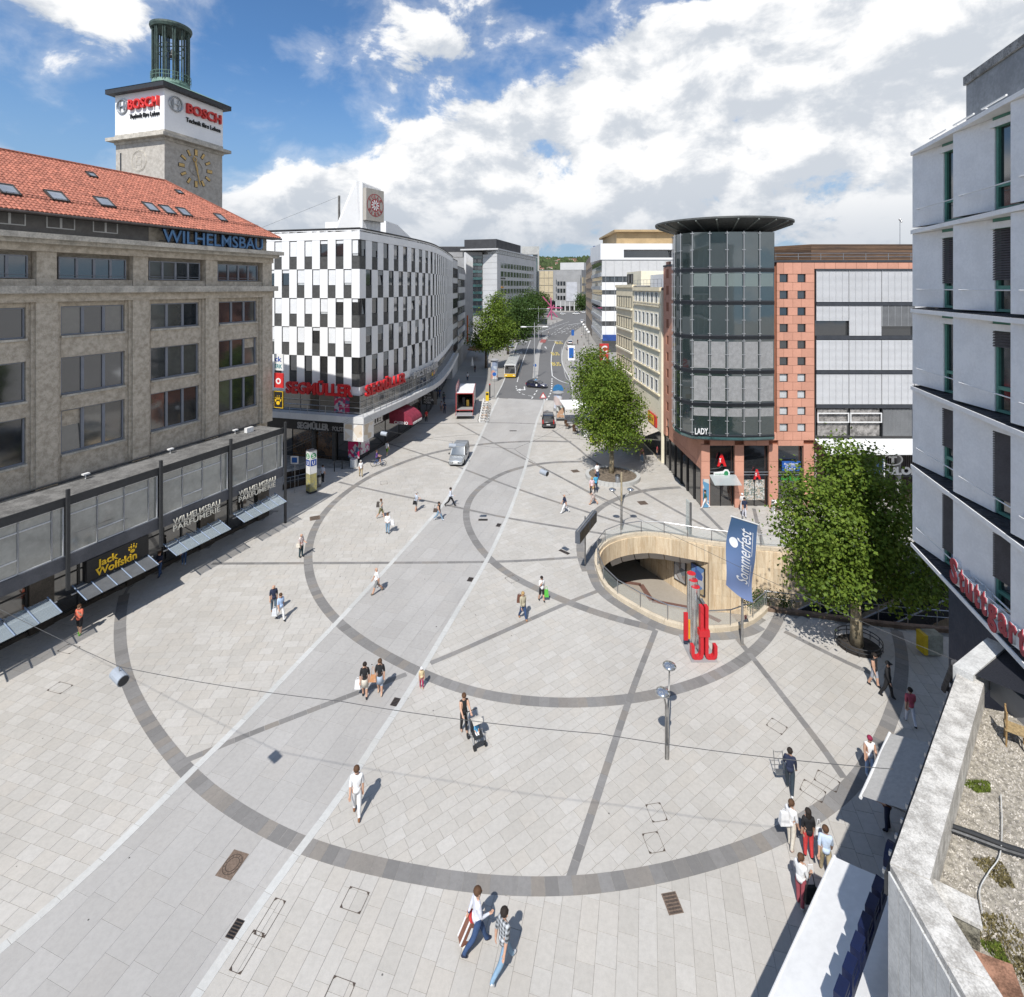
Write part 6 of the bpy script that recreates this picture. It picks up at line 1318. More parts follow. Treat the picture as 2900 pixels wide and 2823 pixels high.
ring = [fAB.p(3.6+.34*cos(t),4.9+.34*sin(t),0) for t in [2*pi*i/18 for i in range(18)]]; b.add([p+fAB.n*.7 for p in ring]+[p+fAB.n*.85 for p in ring],[tuple(range(18)),tuple(range(18,36))[::-1]]+[(i,(i+1) % 18,18+(i+1) % 18,18+i) for i in range(18)]); wpart('round_emblem',b,mat('navy metal',(.01,.03,.1)),bs)
# A second-floor glass below the parapet line
b = MB(); fAB.box(b,-6,LAB,.2,3.2,.0,.04); wpart('shop_glass',b,M_shop,lr)
for i in range(8): b = MB(); fAB.box(b,-6+2*i,-5.9+2*i,0,3.2,.04,.12); wpart('shop_mullion',b,M_dark,lr)
# ================================================================== SUNKEN STATION ENTRANCE
DEP = -5.0
M_tvt = mat('travertine panel',(.68,.57,.41),.6,.28,1.3,.15,20,aniso=(5,5,.5),tint=.3,col2=(.50,.37,.23)); M_rim = mat('pale stone rim',(.62,.53,.40),.7,.1,1.2)
M_pfl = paving_mat('lower floor slab',(.36,.32,.27),(.44,.40,.34),(.40,.34,.28),.4); M_rbrown = mat('red brown floor band',(.17,.09,.07),.7,.15,1.5)
ent = thing('station_entrance','oval sunken station entrance lined with travertine','station entrance',(12,35,DEP))
b = MB(); fl_ = fill_mesh('floor',[(1.5,30),(PIT_E,29.7),(PIT_E,39.2),(22,41),(9,55),(-6,55)],[],DEP,M_pfl); o_ = bpy.data.objects.new('floor',fl_); COL.objects.link(o_); o_.parent = ent; o_.location = -ent.location
nN = [Vector((p.x,p.y,0)) for p in pn]+[Vector((PIT_E,38.2,0))]; nN = resample(nN,.62); i_open = next(i for i,p in enumerate(nN) if p.x > 15.4)
def tvt(a,c,z0,z1,out=.0):
    d = (c-a).normalized(); fr = Frame(a.xy,(c-a).xy); L = (c-a).length; me = MB(); fr.box(me,.006,L-.006,z0+.006,z1-.006,-.12,.12); m = me.mesh('travertine_panel',M_tvt); at = m.attributes.new('tint','FLOAT','FACE'); t = random.random(); at.data.foreach_set('value',[t]*len(m.polygons)); o = bpy.data.objects.new('travertine_panel',m); COL.objects.link(o); o.parent = ent; o.location = -ent.location
for i,(a,c) in enumerate(zip(nN,nN[1:])):
    if i < i_open:
        dp = -1.35 if a.x < 12.5 else -1.35+.0*(a.x-12.5); tvt(a,c,dp,-.03)
    else:
        for k in range(4): tvt(a,c,DEP+1.24*k,min(-.03,DEP+1.24*(k+1)))
sS = resample([Vector((p.x,p.y,0)) for p in ps],.62)
for i,(a,c) in enumerate(zip(sS,sS[1:])):
    if a.y < 36.5 and a.x > 8:
        for k in range(4): tvt(c,a,DEP+1.24*k,min(-.03,DEP+1.24*(k+1)))
    else: tvt(c,a,-1.35,-.03)
b = MB(); south = [sS[-1],Vector((22.4,30.9,0)),Vector((PIT_E,29.9,0))]
for a,c in zip(south,south[1:]): b.quad((a.x,a.y,DEP),(c.x,c.y,DEP),(c.x,c.y,-.03),(a.x,a.y,-.03))
b.quad((PIT_E,29.9,DEP),(PIT_E,38.2,DEP),(PIT_E,38.2,-.03),(PIT_E,29.9,-.03)); wpart('stair_wall',b,M_tvt,ent)
# tunnel leading off under the square
M_tun = mat('dark tunnel wall',(.05,.048,.045),.8,.15,1); b = MB(); tp = nN[i_open]
b.quad((15.35,tp.y+.1,DEP),(9,52,DEP),(9,52,-1.3),(15.35,tp.y+.1,-1.3)); b.quad((9,52,DEP),(-6,52,DEP),(-6,52,-1.3),(9,52,-1.3)); b.quad((-6,52,DEP),(1.5,31,DEP),(1.5,31,-1.3),(-6,52,-1.3)); b.quad((1.5,31,DEP),(8.1,32.4,DEP),(8.1,32.4,-1.3),(1.5,31,-1.3)); wpart('tunnel_wall',b,M_tun,ent)
# side wall of the mouth carries the travertine round the corner
cn,ce = Vector((15.4,tp.y+.05,0)),Vector((11.6,47.0,0)); sd = resample([ce,cn],.62)
for a,c in zip(sd,sd[1:]):
    for k in range(3): tvt(a,c,DEP+1.22*k,DEP+1.22*(k+1))
b = MB(); b.box(15.2,15.75,tp.y-.1,tp.y+.45,DEP,-.04); wpart('leak_filler_post',b,M_tvt,ent)  # added filler post, closes the corner gap where sky light leaked in
for i in range(9):                                            # ceiling panels in the mouth
    a,c = nN[min(i_open,4+i*2)],nN[min(i_open,6+i*2)]
    if (c-a).length < .1: break
    b = MB(); n_ = Vector((.35,.94,0)); b.add([a+n_*.15+Vector((0,0,-1.36)),c+n_*.15-(c-a)*.06+Vector((0,0,-1.36)),c+n_*1.3-(c-a)*.06+Vector((0,0,-2.45)),a+n_*1.3+Vector((0,0,-2.45))],[(0,1,2,3)]); wpart('ceiling_panel',b,M_lgrey,ent)
b = MB(); b.add([(1.5,31,-1.30),(15.4,40.5,-1.30),(9,52,-1.30),(-6,52,-1.30)],[(0,1,2,3)]); 
for k,(u,w,m) in enumerate(((1.0,1.25,poster_mat('grey city poster',[(.30,.30,.30),(.12,.14,.16),(.5,.5,.5),(.22,.18,.16)],2.4)),(2.75,1.35,poster_mat('blue sport poster',[(.42,.42,.42),(.05,.10,.30),(.38,.30,.18),(.10,.2,.4)],2.0,3)))):
    fr = Frame(cn.xy,(ce-cn).xy); fr = fr if fr.n.x < 0 else Frame(cn.xy,(ce-cn).xy,flip=True); u = 4.2-u-w+.3; p_ = thing('poster_case',['poster case nearer the daylight on the tunnel wall','poster case deeper in the tunnel mouth'][0 if u < 1.5 else 1],'poster',tuple(fr.p(u,DEP+1,.2)),'poster cases in the station entrance'); b = MB(); fr.box(b,u,u+w,DEP+.8,DEP+3.0,.13,.22); wpart('case',b,M_dark,p_); b = MB(); fr.box(b,u+.08,u+w-.08,DEP+.88,DEP+2.92,.222,.235); wpart('poster',b,m,p_)
# floor bands
for pts in ([(1712,1640),(1815,1655),(1846,1701),(1960,1722),(2040,1760)],):
    L = [GP(*q,DEP) for q in pts]; b = MB()
    for a,c in zip(L,L[1:]): d = (c-a).normalized(); n_ = Vector((-d.y,d.x,0))*.22; up = Vector((0,0,.006)); b.quad(a-n_+up,c-n_+up,c+n_+up,a+n_+up)
    wpart('floor_band',b,M_rbrown,ent)
# rim stones and glass balustrade
rim = [Vector((p.x,p.y,0)) for p in ps[::-1]]+[Vector((p.x,p.y,0)) for p in pn[1:]]+[Vector((PIT_E,38.2,0))]
rim = resample(rim,.9); ro = offset_line(rim,.27)
for i in range(len(rim)-1):
    a,c,d,e = rim[i],rim[i+1],ro[i+1],ro[i]; g = (c-a)*.008; b = MB(); b.prism([tuple((a+g).xy),tuple((c-g).xy),tuple((d-g).xy),tuple((e+g).xy)][::-1],-.02,.24); wpart('rim_stone',b,M_rim,ent)
br = resample(rim,1.75); bo = offset_line(br,.12); rail = thing('balustrade','curved glass and steel balustrade round the sunken entrance','railing',tuple(bo[0]))
for i,p in enumerate(bo):
    b = MB(); b.tube([p+Vector((0,0,.24)),p+Vector((0,0,1.12))],.028,6); wpart('post',b,M_steel,rail)
    if i < len(bo)-1:
        q = bo[i+1]; e = (q-p)*.03; b = MB(); b.quad(p+e+Vector((0,0,.32)),q-e+Vector((0,0,.32)),q-e+Vector((0,0,1.0)),p+e+Vector((0,0,1.0))); wpart('glass_sheet',b,clear_glass('balustrade glass',(.55,.62,.60),.22),rail)
b = MB(); b.tube([p+Vector((0,0,1.14)) for p in bo],.032,8); wpart('handrail',b,M_steel,rail)
r2 = [sS[-1],Vector((22.4,30.9,0)),Vector((PIT_E,29.9,0))]; r2 = resample(r2,1.5); rail2 = thing('balustrade','straight steel railing along the stair cut under the near tree','railing',tuple(r2[0])); b = MB(); q = r2; b.tube([p+Vector((0,0,1.1)) for p in q],.03,6); b.tube([p+Vector((0,0,.7)) for p in q],.02,6); wpart('handrail',b,M_steel,rail2)
for p in r2: b = MB(); b.tube([p,p+Vector((0,0,1.1))],.025,6); wpart('post',b,M_steel,rail2)
b = MB()
for a,c in zip(r2,r2[1:]): d = Vector((-(c-a).y,(c-a).x,0)).normalized()*-.3; b.prism([tuple(a.xy),tuple((a+d).xy),tuple((c+d).xy),tuple(c.xy)],-.02,.2)
wpart('kerb',b,mat('brown kerb',(.20,.14,.10),.8,.2,2),rail2)
# escalators and stair
for k,(y0,lab) in enumerate(((32.3,'escalator nearer the camera climbing out of the entrance'),(35.2,'escalator by the travertine wall climbing out of the entrance'))):
    es = thing('escalator',lab,'escalator',(16.3,y0,DEP),'escalators of the entrance')
    b = MB(); n = 30
    for i in range(n): x = 17.2+10.5*i/n; z = DEP+.1+4.9*i/n; b.box(x,x+10.5/n,y0+.35,y0+1.35,z-.3,z)
    wpart('steps',b,mat('escalator step',(.10,.10,.105),.5,.2,5,metal=.5),es)
    for y in (y0+.12,y0+1.4):
        b = MB(); pr = [(15.9,DEP),(15.7,DEP+.5),(15.9,DEP+.95),(17.2,DEP+1.0),(27.9,.95),(28.6,.95),(28.6,0),(27.9,-.1),(17.2,DEP)]; b.add([Vector((x,y,z)) for x,z in pr]+[Vector((x,y+.16,z)) for x,z in pr],[tuple(range(9)),tuple(range(9,18))[::-1]]+[(i,(i+1) % 9,9+(i+1) % 9,9+i) for i in range(9)]); wpart('balustrade',b,mat('dark escalator glass',(.05,.055,.06),.25,.15,1),es)
        b = MB(); b.tube([Vector((x,y+.08,z)) for x,z in pr[:6]],.05,6); wpart('handrail',b,mat('grey rubber handrail',(.30,.31,.31),.5),es)
sp_ = thing('information_post','slim red topped post on the lower floor of the entrance','post',tuple(GP(2045,1775,DEP))); g = GP(2045,1790,DEP); b = MB(); b.tube([(15.2,34.0,DEP),(15.2,34.0,DEP+3.4)],.07,6); wpart('post',b,M_steel,sp_); b = MB(); b.tube([(15.2,34.0,DEP+3.4),(15.2,34.0,DEP+3.6)],.08,6); wpart('cap',b,mat('signal red',(.5,.02,.02),.5),sp_)
# ================================================================== TREES AND PLANTS
def leaf_mat(name,c1,c2,c3):
    if name in _M: return _M[name]
    m = bpy.data.materials.new(name); m.use_nodes = True; _M[name] = m; t = NT(m.node_tree); nt = m.node_tree; b = nt.nodes['Principled BSDF']
    at = t.node('ShaderNodeAttribute',attribute_name='tint').outputs['Fac']; c = t.mix(t.mr(at,0,.6),c1,c2); c = t.mix(t.mr(at,.75,1),c,c3)
    t.put(b.inputs['Base Color'],c); b.inputs['Roughness'].default_value = .6; b.inputs['Specular IOR Level'].default_value = .22
    tr = t.node('ShaderNodeBsdfTranslucent'); t.put(tr.inputs[0],t.mix(.5,c,(.20,.26,.03))); mx = t.node('ShaderNodeMixShader'); mx.inputs[0].default_value = .32
    nt.links.new(b.outputs[0],mx.inputs[1]); nt.links.new(tr.outputs[0],mx.inputs[2]); nt.links.new(mx.outputs[0],nt.nodes['Material Output'].inputs[0]); return m
M_leaf = leaf_mat('plane leaf',(.05,.095,.014),(.135,.20,.026),(.29,.34,.055)); M_leafd = leaf_mat('dark leaf',(.03,.06,.018),(.055,.10,.024),(.09,.14,.035))
M_bark = mat('plane bark',(.40,.34,.23),.9,.4,5,.4,14,col2=(.20,.16,.10)); M_bark2 = mat('grey bark',(.16,.13,.10),.95,.3,4,.5,12)
def crown(name,lobes,n,size,m,parent,seed,base):
    """leaf faces gathered in small sprays over uneven lobes; sprays leave gaps between them"""
    R = np.random.RandomState(seed); wts = np.array([l[1][0]*l[1][1]+l[1][0]*l[1][2]+l[1][1]*l[1][2] for l in lobes]); wts = wts/wts.sum(); per = 14; ns = n//per; V = []; T = []
    for (c,r),w in zip(lobes,wts):
        k = max(4,int(ns*w)); d = R.normal(size=(k,3)); d /= np.linalg.norm(d,axis=1)[:,None]
        rad = (.45+.55*R.rand(k)**.45)*(1+.16*np.sin(d[:,0]*5+seed)+.14*np.sin(d[:,1]*6+d[:,2]*5)+.10*np.sin(d[:,2]*11+2*seed)+.10*np.sin(d[:,0]*13+d[:,1]*9))
        P = np.array(c)+d*rad[:,None]*np.array(r); sp = size*2.3
        Q = P[:,None,:]+R.normal(size=(k,per,3))*np.array([sp,sp,sp*.55])
        Nn = d[:,None,:]*.7+R.normal(size=(k,per,3))*.75+np.array([0,0,.65]); V.append((Q.reshape(-1,3),Nn.reshape(-1,3))); T.append(np.clip(R.rand(k)[:,None]*.55+R.rand(k,per)*.45,0,1).reshape(-1))
    P = np.concatenate([a for a,_ in V]); Nn = np.concatenate([c for _,c in V]); T = np.concatenate(T); Nn /= np.linalg.norm(Nn,axis=1)[:,None]; ok = P[:,2] > base+.4; P,Nn,T = P[ok],Nn[ok],T[ok]
    k = len(P); a = R.normal(size=(k,3)); u = np.cross(Nn,a); u /= np.linalg.norm(u,axis=1)[:,None]; v = np.cross(Nn,u); s = (size*(.6+.8*R.rand(k)))[:,None]
    verts = np.stack([P-u*s*.5,P-v*s*.42-Nn*s*.12,P+u*s*.55,P+v*s*.42-Nn*s*.12],1).reshape(-1,3)
    me = bpy.data.meshes.new(name); me.vertices.add(4*k); me.vertices.foreach_set('co',verts.ravel()); me.loops.add(4*k); me.loops.foreach_set('vertex_index',np.arange(4*k,dtype=np.int32)); me.polygons.add(k); me.polygons.foreach_set('loop_start',np.arange(0,4*k,4,dtype=np.int32)); me.update(calc_edges=True)
    at = me.attributes.new('tint','FLOAT','FACE'); at.data.foreach_set('value',T.astype(np.float32)); me.materials.append(m)
    o = bpy.data.objects.new(name,me); COL.objects.link(o); o.parent = parent; o.location = -parent.location; return o
def tree(label,at,lobes,n,size,h0,r0,seed,m=None,bark=None,group='plane trees',sway=.15):
    t = thing('plane_tree',label,'tree',tuple(at),group); R = random.Random(seed); b = MB(); top = Vector(at)+Vector((R.uniform(-sway,sway),R.uniform(-sway,sway),h0))
    b.tube([Vector(at)+Vector((0,0,-.05)),Vector(at)+Vector((R.uniform(-.05,.05),0,h0*.5)),top],[r0*1.25,r0,r0*.8],10); wpart('trunk',b,bark or M_bark,t,True)
    for c,r in lobes:
        b = MB(); c = Vector(c); mid = top.lerp(c,.5)+Vector((R.uniform(-.4,.4),R.uniform(-.4,.4),.3)); b.tube([top-Vector((0,0,.4)),mid,c],[r0*.6,r0*.35,r0*.15],7)
        for _ in range(5): e = c+Vector((R.uniform(-1,1)*r[0],R.uniform(-1,1)*r[1],R.uniform(-.6,1)*r[2]))*.85; b.tube([mid.lerp(c,R.random()),e],[r0*.2,r0*.05],5)
        wpart('limb',b,bark or M_bark,t,True)
    crown('crown',lobes,n,size,m or M_leaf,t,seed,at[2]); return t
tree('large plane tree beside the sunken entrance, half of it in shade',(19.25,29.2,0),[((16.5,28.6,7.3),(1.85,1.7,2.5)),((19.4,30.0,9.4),(1.6,1.6,1.7)),((21.1,29.6,7.4),(1.9,1.7,1.9)),((21.9,29.3,4.0),(2.6,1.9,1.7)),((17.4,28.5,4.3),(2.0,1.7,1.5)),((19.2,29.4,6.0),(2.0,1.8,2.1))],30000,.175,3.2,.27,3)
tree('plane tree in a raised round bed in front of the cream houses',(10.55,55.5,0),[((10.3,55.2,8.6),(2.3,2.1,2.1)),((12.0,55.6,6.6),(2.0,2.0,2.4)),((9.1,55.4,6.4),(1.9,1.9,2.3)),((10.8,55.0,4.6),(2.6,2.1,1.5)),((10.4,55.8,10.0),(1.6,1.6,1.5))],24000,.19,3.0,.25,5)
tree('plane tree behind the bed tree, left of the red letter cubes',(10.9,67,0),[((10.3,66.5,9.8),(2.0,2.2,2.4)),((12.4,67,8.0),(2.2,2.2,2.6)),((9.9,66.5,7.2),(1.9,2.0,2.2))],11000,.23,4,.24,6)
tree('tall bright plane tree before the grey finned building',(-6.4,129,0),[((-4.8,127,11.0),(4.2,3.6,4.6)),((-5.6,128,6.8),(4.8,3.6,2.6)),((-3.6,129,15.6),(2.3,2.3,2.9)),((-1.8,129,9.0),(3.0,3,3.5))],17000,.36,4.5,.3,7,bark=M_bark2)
tree('second street tree behind the tall bright one',(-1.2,155,0),[((1.4,154,12.0),(4.4,4,4.4)),((2.4,154,8.0),(4.8,4,3.6))],8000,.45,4.5,.28,8,M_leafd,M_bark2)
tree('third street tree in the row towards the bus shelter',(5.2,205,0),[((5.4,204,10.5),(5.2,4,6.0))],5000,.6,4,.25,9,M_leafd,M_bark2)
for k,(x,y,h) in enumerate(((1500,905,18),(1519,900,17),(1537,893,16),(1647,885,15))):
    p = GP(x,y); tree(['slim dark street tree nearest the bus shelter','slim dark street tree in the middle of the far row','slim dark street tree at the far end of the row','small tree at the far crossing beside the brown house'][k],(p.x,p.y,0),[((p.x,p.y,h*.55),(h*.2,h*.2,h*.44))],2600,.8,3.5,.3,20+k,M_leafd,M_bark2,'slim street trees')
# raised bed under the middle tree, ring rail under the near one
bed_ = thing('tree_bed','raised round stone bed with soil under the middle plane tree','planter',(10.5,55.6,0)); b = MB(); n = 40; c = GP(1735,1352)
for r0,r1,z0,z1 in ((2.35,2.7,0,.36),):
    for i in range(n):
        a,d = 2*pi*i/n,2*pi*(i+1)/n; q = MB(); f = lambda r,t: (c.x+r*1.05*cos(t),c.y+r*sin(t)); q.prism([f(r0,a+.004),f(r1,a+.004),f(r1,d-.004),f(r0,d-.004)],z0,z1); wpart('rim_stone',q,M_strip,bed_)
b.add([(c.x+2.36*1.05*cos(2*pi*i/n),c.y+2.36*sin(2*pi*i/n),.26) for i in range(n)],[tuple(range(n))]); wpart('soil',b,mat('dry soil',(.20,.16,.12),.95,.25,3,.5,30),bed_)
gr2 = thing('tree_guard','round steel guard rail and soil under the near plane tree','tree guard',(19.25,29.2,0)); rg = MB()
for z in (.45,.25): rg.tube([(19.3+1.15*cos(2*pi*i/36),29.1+1.05*sin(2*pi*i/36),z) for i in range(36)],.025,6,closed=True)
wpart('ring_rail',rg,M_dark,gr2)
for i in range(12): b = MB(); t = 2*pi*i/12; b.tube([(19.3+1.15*cos(t),29.1+1.05*sin(t),0),(19.3+1.15*cos(t),29.1+1.05*sin(t),.46)],.02,5); wpart('post',b,M_dark,gr2)
b = MB(); b.add([(19.3+1.1*cos(2*pi*i/30),29.1+1.0*sin(2*pi*i/30),.012) for i in range(30)],[tuple(range(30))]); wpart('soil',b,mat('dark soil',(.05,.042,.035),.95,.3,3,.5,30),gr2)
# shrubs on the edge of the entrance
for k,(px,py) in enumerate(((2135,1700),(2160,1690),(2230,1700))):
    p = GP(px,py+25); t = thing('shrub',['ivy shrub at the near end of the oval rim','ivy shrub beside the banner pole rim','low plants in the stair cut edge'][k],'shrub',(p.x,p.y,-.6),'shrubs at the entrance'); crown('foliage',[((p.x,p.y+.5,.25),(.5,.4,.55))],500,.09,M_leafd,t,40+k,-1.5); b = MB(); b.tube([(p.x,p.y+.5,-.6),(p.x,p.y+.5,.2)],.03,5); wpart('stem',b,M_bark2,t)
# ================================================================== VEHICLES
M_tyre = mat('tyre rubber',(.02,.02,.021),.85,.1,5); M_rimm = mat('wheel rim',(.45,.46,.47),.35,.08,3,metal=.7); M_cgl = glass('car glass',(.012,.014,.016),.04,.9); M_bump = mat('grey plastic',(.06,.06,.063),.6,.08,4)
M_lampw = mat('clear lamp',(.75,.75,.72),.15,.05,3); M_lampr = mat('red lamp',(.42,.015,.012),.25,.05,3); M_plate = mat('number plate',(.78,.78,.76),.5,.04,5)
def paint_mat(name,c,metal=.15): return mat(name,c,.32,.04,.6,metal=metal,spec=.5,coat=.6)
def loft(rings,caps=True):
    b = MB(); n = len(rings[0]); vs = [p for r in rings for p in r]; fs = [(i*n+j,i*n+(j+1) % n,(i+1)*n+(j+1) % n,(i+1)*n+j) for i in range(len(rings)-1) for j in range(n)]
    if caps: fs += [tuple(range(n))[::-1],tuple(range((len(rings)-1)*n,len(rings)*n))]
    return b.add(vs,fs)
def sec(x,zb,zt,w,e=.1): return [(x,-w*.86,zb),(x,w*.86,zb),(x,w,zb+.12),(x,w*1.0,(zb+zt)/2),(x,w*.97,zt-e),(x,w*.86,zt),(x,-w*.86,zt),(x,-w*.97,zt-e),(x,-w,(zb+zt)/2),(x,-w,zb+.12)]
def wheel(parent,x,y,r,w=.2):
    M_ = Matrix.Translation((x,y,r)) @ Matrix.Rotation(pi/2,4,'X'); b = MB(); b.lathe([(r*.62,-w/2),(r*.94,-w/2),(r,-w*.3),(r,w*.3),(r*.94,w/2),(r*.62,w/2)],20,M=M_); t = lpart('wheel',b,M_tyre,parent,True,40)
    b = MB(); s = 1 if y > 0 else -1; b.lathe([(r*.6,-w*.42),(r*.6,w*.42),(r*.2,w*.34)],14,M=M_) if s < 0 else b.lathe([(r*.2,-w*.34),(r*.6,-w*.42),(r*.6,w*.42)],14,M=M_); lpart('rim',b,M_rimm,t)
def car(label,pos,head,m,L=4.2,Wd=1.74,hgt=1.5,kind='car',cat='car',group='cars',belt=.92,name='parked_car'):
    """x forward, y left; hood, cabin and tail from a few stations"""
    c = thing(name,label,cat,tuple(pos),group,rz=head); w = Wd/2; x0,x1 = -L/2,L/2; van = kind == 'van'
    st = [(x0,.38,belt-.12,w*.86),(x0+.12,.24,belt,w*.96),(x0+.6,.22,belt+.02,w),(-.2,.2,belt,w),(x1-1.35,.2,belt-.02,w),(x1-1.0,.2,belt-.1,w*.99),(x1-.45,.22,belt-.2,w*.95),(x1-.12,.25,belt-.3,w*.88),(x1,.36,belt-.42,w*.78)]
    lpart('body',loft([sec(*s) for s in st]),m,c,True,35)
    xr,xf = (x0+.06,x1-1.12) if kind != 'sedan' else (x0+.75,x1-1.15); rr,rf_ = (xr+(.12 if van else .5),xf-(.55 if van else .75)); z = belt-.03; zt = hgt
    g = lambda x,zb,zt,w1,w2: [(x,-w1,zb),(x,w1,zb),(x,w2,zt),(x,-w2,zt)]
    lpart('cabin_glass',loft([g(xr,z,z+.02,w*.93,w*.9),g(rr,z,zt-.05,w*.94,w*.78),g((rr+rf_)/2,z,zt-.02,w*.95,w*.79),g(rf_,z,zt-.06,w*.94,w*.76),g(xf,z,z+.02,w*.9,w*.86)]),M_cgl,c,True,25)
    q = lambda x,z0,w2: [(x,-w2,z0-.05),(x,w2,z0-.05),(x,w2*.93,z0+.02),(x,-w2*.93,z0+.02)]
    lpart('roof',loft([q(rr-.03,zt-.06,w*.79),q(rr+.25,zt-.01,w*.81),q((rr+rf_)/2,zt,w*.81),q(rf_-.1,zt-.03,w*.8),q(rf_+.06,zt-.08,w*.76)]),m,c,True,35)
    for s in (-1,1):
        b = MB(); b.tube([(rr-.02,s*w*.78,zt-.06),(xr+.02,s*w*.92,z)],.05,6); b.tube([(rf_,s*w*.77,zt-.08),(xf+.02,s*w*.88,z)],.04,6); b.tube([((rr+rf_)/2+.1,s*w*.81,zt-.05),((rr+rf_)/2+.1,s*w*.955,z)],.045,6)
        if van: b.tube([(rr+.75,s*w*.81,zt-.05),(rr+.75,s*w*.955,z)],.05,6)
        lpart('pillar',b,m,c)
        b = MB(); b.box(xf-.25,xf-.08,s*w+(.02 if s > 0 else -.17),s*w+(.17 if s > 0 else -.02),belt-.02,belt+.13); lpart('mirror',b,m if not van else M_bump,c)
        b = MB(); b.add([(x1-.45,s*w*.96,belt-.22),(x1-.12,s*w*.86,belt-.32),(x1-.03,s*w*.6,belt-.40),(x1-.0,s*w*.62,belt-.55),(x1-.14,s*w*.9,belt-.5),(x1-.45,s*w*.985,belt-.4)],[(0,1,2,3,4,5)]); lpart('headlight',b,M_lampw,c)
        b = MB(); b.box(x0-.015,x0+.1,s*w*.84-.07,s*w*.84+.07,belt-.3,belt+(.25 if van else .0)); lpart('tail_light',b,M_lampr,c)
        for x in (x0+.75,x1-.78): wheel(c,x,s*(w-.09),.31)
        b = MB(); b.box(-.1,-.085,s*w*1.005-.006,s*w*1.005+.006,.35,belt-.08); b.box(-.35,-.2,s*w*1.01-.01,s*w*1.01+.015,belt-.2,belt-.17); lpart('door_handle',b,M_bump,c)
    for x,s in ((x1,1),(x0,-1)):
        b = MB(); b.box(min(x,x-s*.12),max(x,x-s*.12)+.0,-w*.8,w*.8,.26,.44) if s > 0 else b.box(x-.04,x+.1,-w*.86,w*.86,.28,.5); lpart('bumper',b,m if s > 0 and van else M_bump,c); b = MB(); b.box(x+s*.045-.01,x+s*.045+.01,-.26,.26,.4 if s > 0 else .52,.52 if s > 0 else .63); lpart('number_plate',b,M_plate,c)
    b = MB(); b.box(x1-.05,x1+.012,-.35,.35,belt-.55,belt-.47); lpart('grille',b,M_bump,c)
    return c
def hd(a,b): d = b-a; return atan2(d.y,d.x)
fr0,re0 = GP(1290,1322),GP(1326,1262); car('silver compact van driving towards the camera past the bike racks',tuple((fr0+(re0-fr0).normalized()*2.05).xy)+(0,),hd(re0,fr0),paint_mat('silver car paint',(.42,.44,.45),.5),4.15,1.78,1.86,'van','van',None,1.0,'compact_van')
fr0,re0 = GP(1550,1160),GP(1553,1214); car('black compact van seen from behind beside the poster stand',tuple((re0+(fr0-re0).normalized()*2.1).xy)+(0,),hd(re0,fr0),paint_mat('black car paint',(.012,.012,.013)),4.3,1.8,1.82,'van','van',None,1.0,'compact_van')
hb = car('dark blue hatchback with roof sign turning across the street',tuple(GP(1521,1097).xy)+(0,),radians(-24),paint_mat('dark blue car paint',(.015,.018,.05)),4.2,1.74,1.45,'car','car','cars',.92,'hatchback'); b = MB(); b.box(-.35,-.1,-.3,.3,1.47,1.62); lpart('roof_sign',b,mat('light blue roof sign',(.15,.40,.65),.4),hb); b = MB(); b.prism([(.2*cos(t),.2*sin(t)) for t in [2*pi*i/12 for i in range(12)]],0,.012,Matrix.Translation((.2,-.885,.65)) @ Matrix.Rotation(pi/2,4,'X')); lpart('door_sticker',b,M_plate,hb)
W1 = paint_mat('white car paint',(.72,.72,.71)); S1 = paint_mat('grey blue car paint',(.22,.27,.32),.4)
for x,y,h,m,lab in ((1612,990,pi/2,W1,'white car parked nearer the camera on the right kerb'),(1613,974,pi/2,W1,'white car parked behind another on the right kerb'),(1446,983,-pi/2,S1,'grey blue car parked under the tall street tree'),(1594,891,0,W1,'white estate car crossing at the far junction'),(1650,912,1.2,W1,'white car leaving towards the far junction'),(1652,886,0,W1,'white van like car at the right end of the far junction'),(1462,962,-pi/2,paint_mat('dark red car paint',(.08,.012,.012)),'dark car parked beyond the grey blue one')):
    car(lab,tuple(GP(x,y).xy)+(0,),h,m,4.4,1.78,1.46)
pk = car('white pickup truck at the far junction',tuple(GP(1631,890).xy)+(0,),pi,W1,5.2,1.9,1.9,'sedan','pickup',None,1.05,'pickup_truck')
# bus
bf,brr = GP(1444,1071),GP(1465,1020); bus = thing('city_bus','white and yellow city bus coming down the street','bus',tuple(bf),rz=hd(brr,bf)); LB = 17.0; wB = 1.27; PW = paint_mat('bus white',(.74,.74,.73)); PY = paint_mat('bus yellow',(.72,.45,.02))
bs_ = lambda x,z0,z1,w: [(x,-w,z0),(x,w,z0),(x,w,z1-.15),(x,w*.88,z1),(x,-w*.88,z1),(x,-w,z1-.15)]
lpart('body',loft([bs_(-LB,.35,3.0,wB),(bs_(-.3,.35,3.0,wB)),bs_(-.04,.35,2.95,wB*.96)]),PW,bus); lpart('yellow_front',loft([[(-.5,-wB*1.005,.3),(-.5,wB*1.005,.3),(-.5,wB*1.005,.95),(-.5,-wB*1.005,.95)],[(.02,-wB*.95,.3),(.02,wB*.95,.3),(-.0,wB*.95,.95),(-.0,-wB*.95,.95)]]),PY,bus)
b = MB(); b.add([(-.02,-wB*.88,1.05),(-.02,wB*.88,1.05),(-.06,wB*.88,2.45),(-.06,-wB*.88,2.45)],[(0,1,2,3)]); b.v = [(x+.03,y,z) for x,y,z in b.v]; lpart('windscreen',b,M_cgl,bus); b = MB(); b.box(-.05,.005,-wB*.8,wB*.8,2.5,2.8); lpart('destination_display',b,M_black,bus)
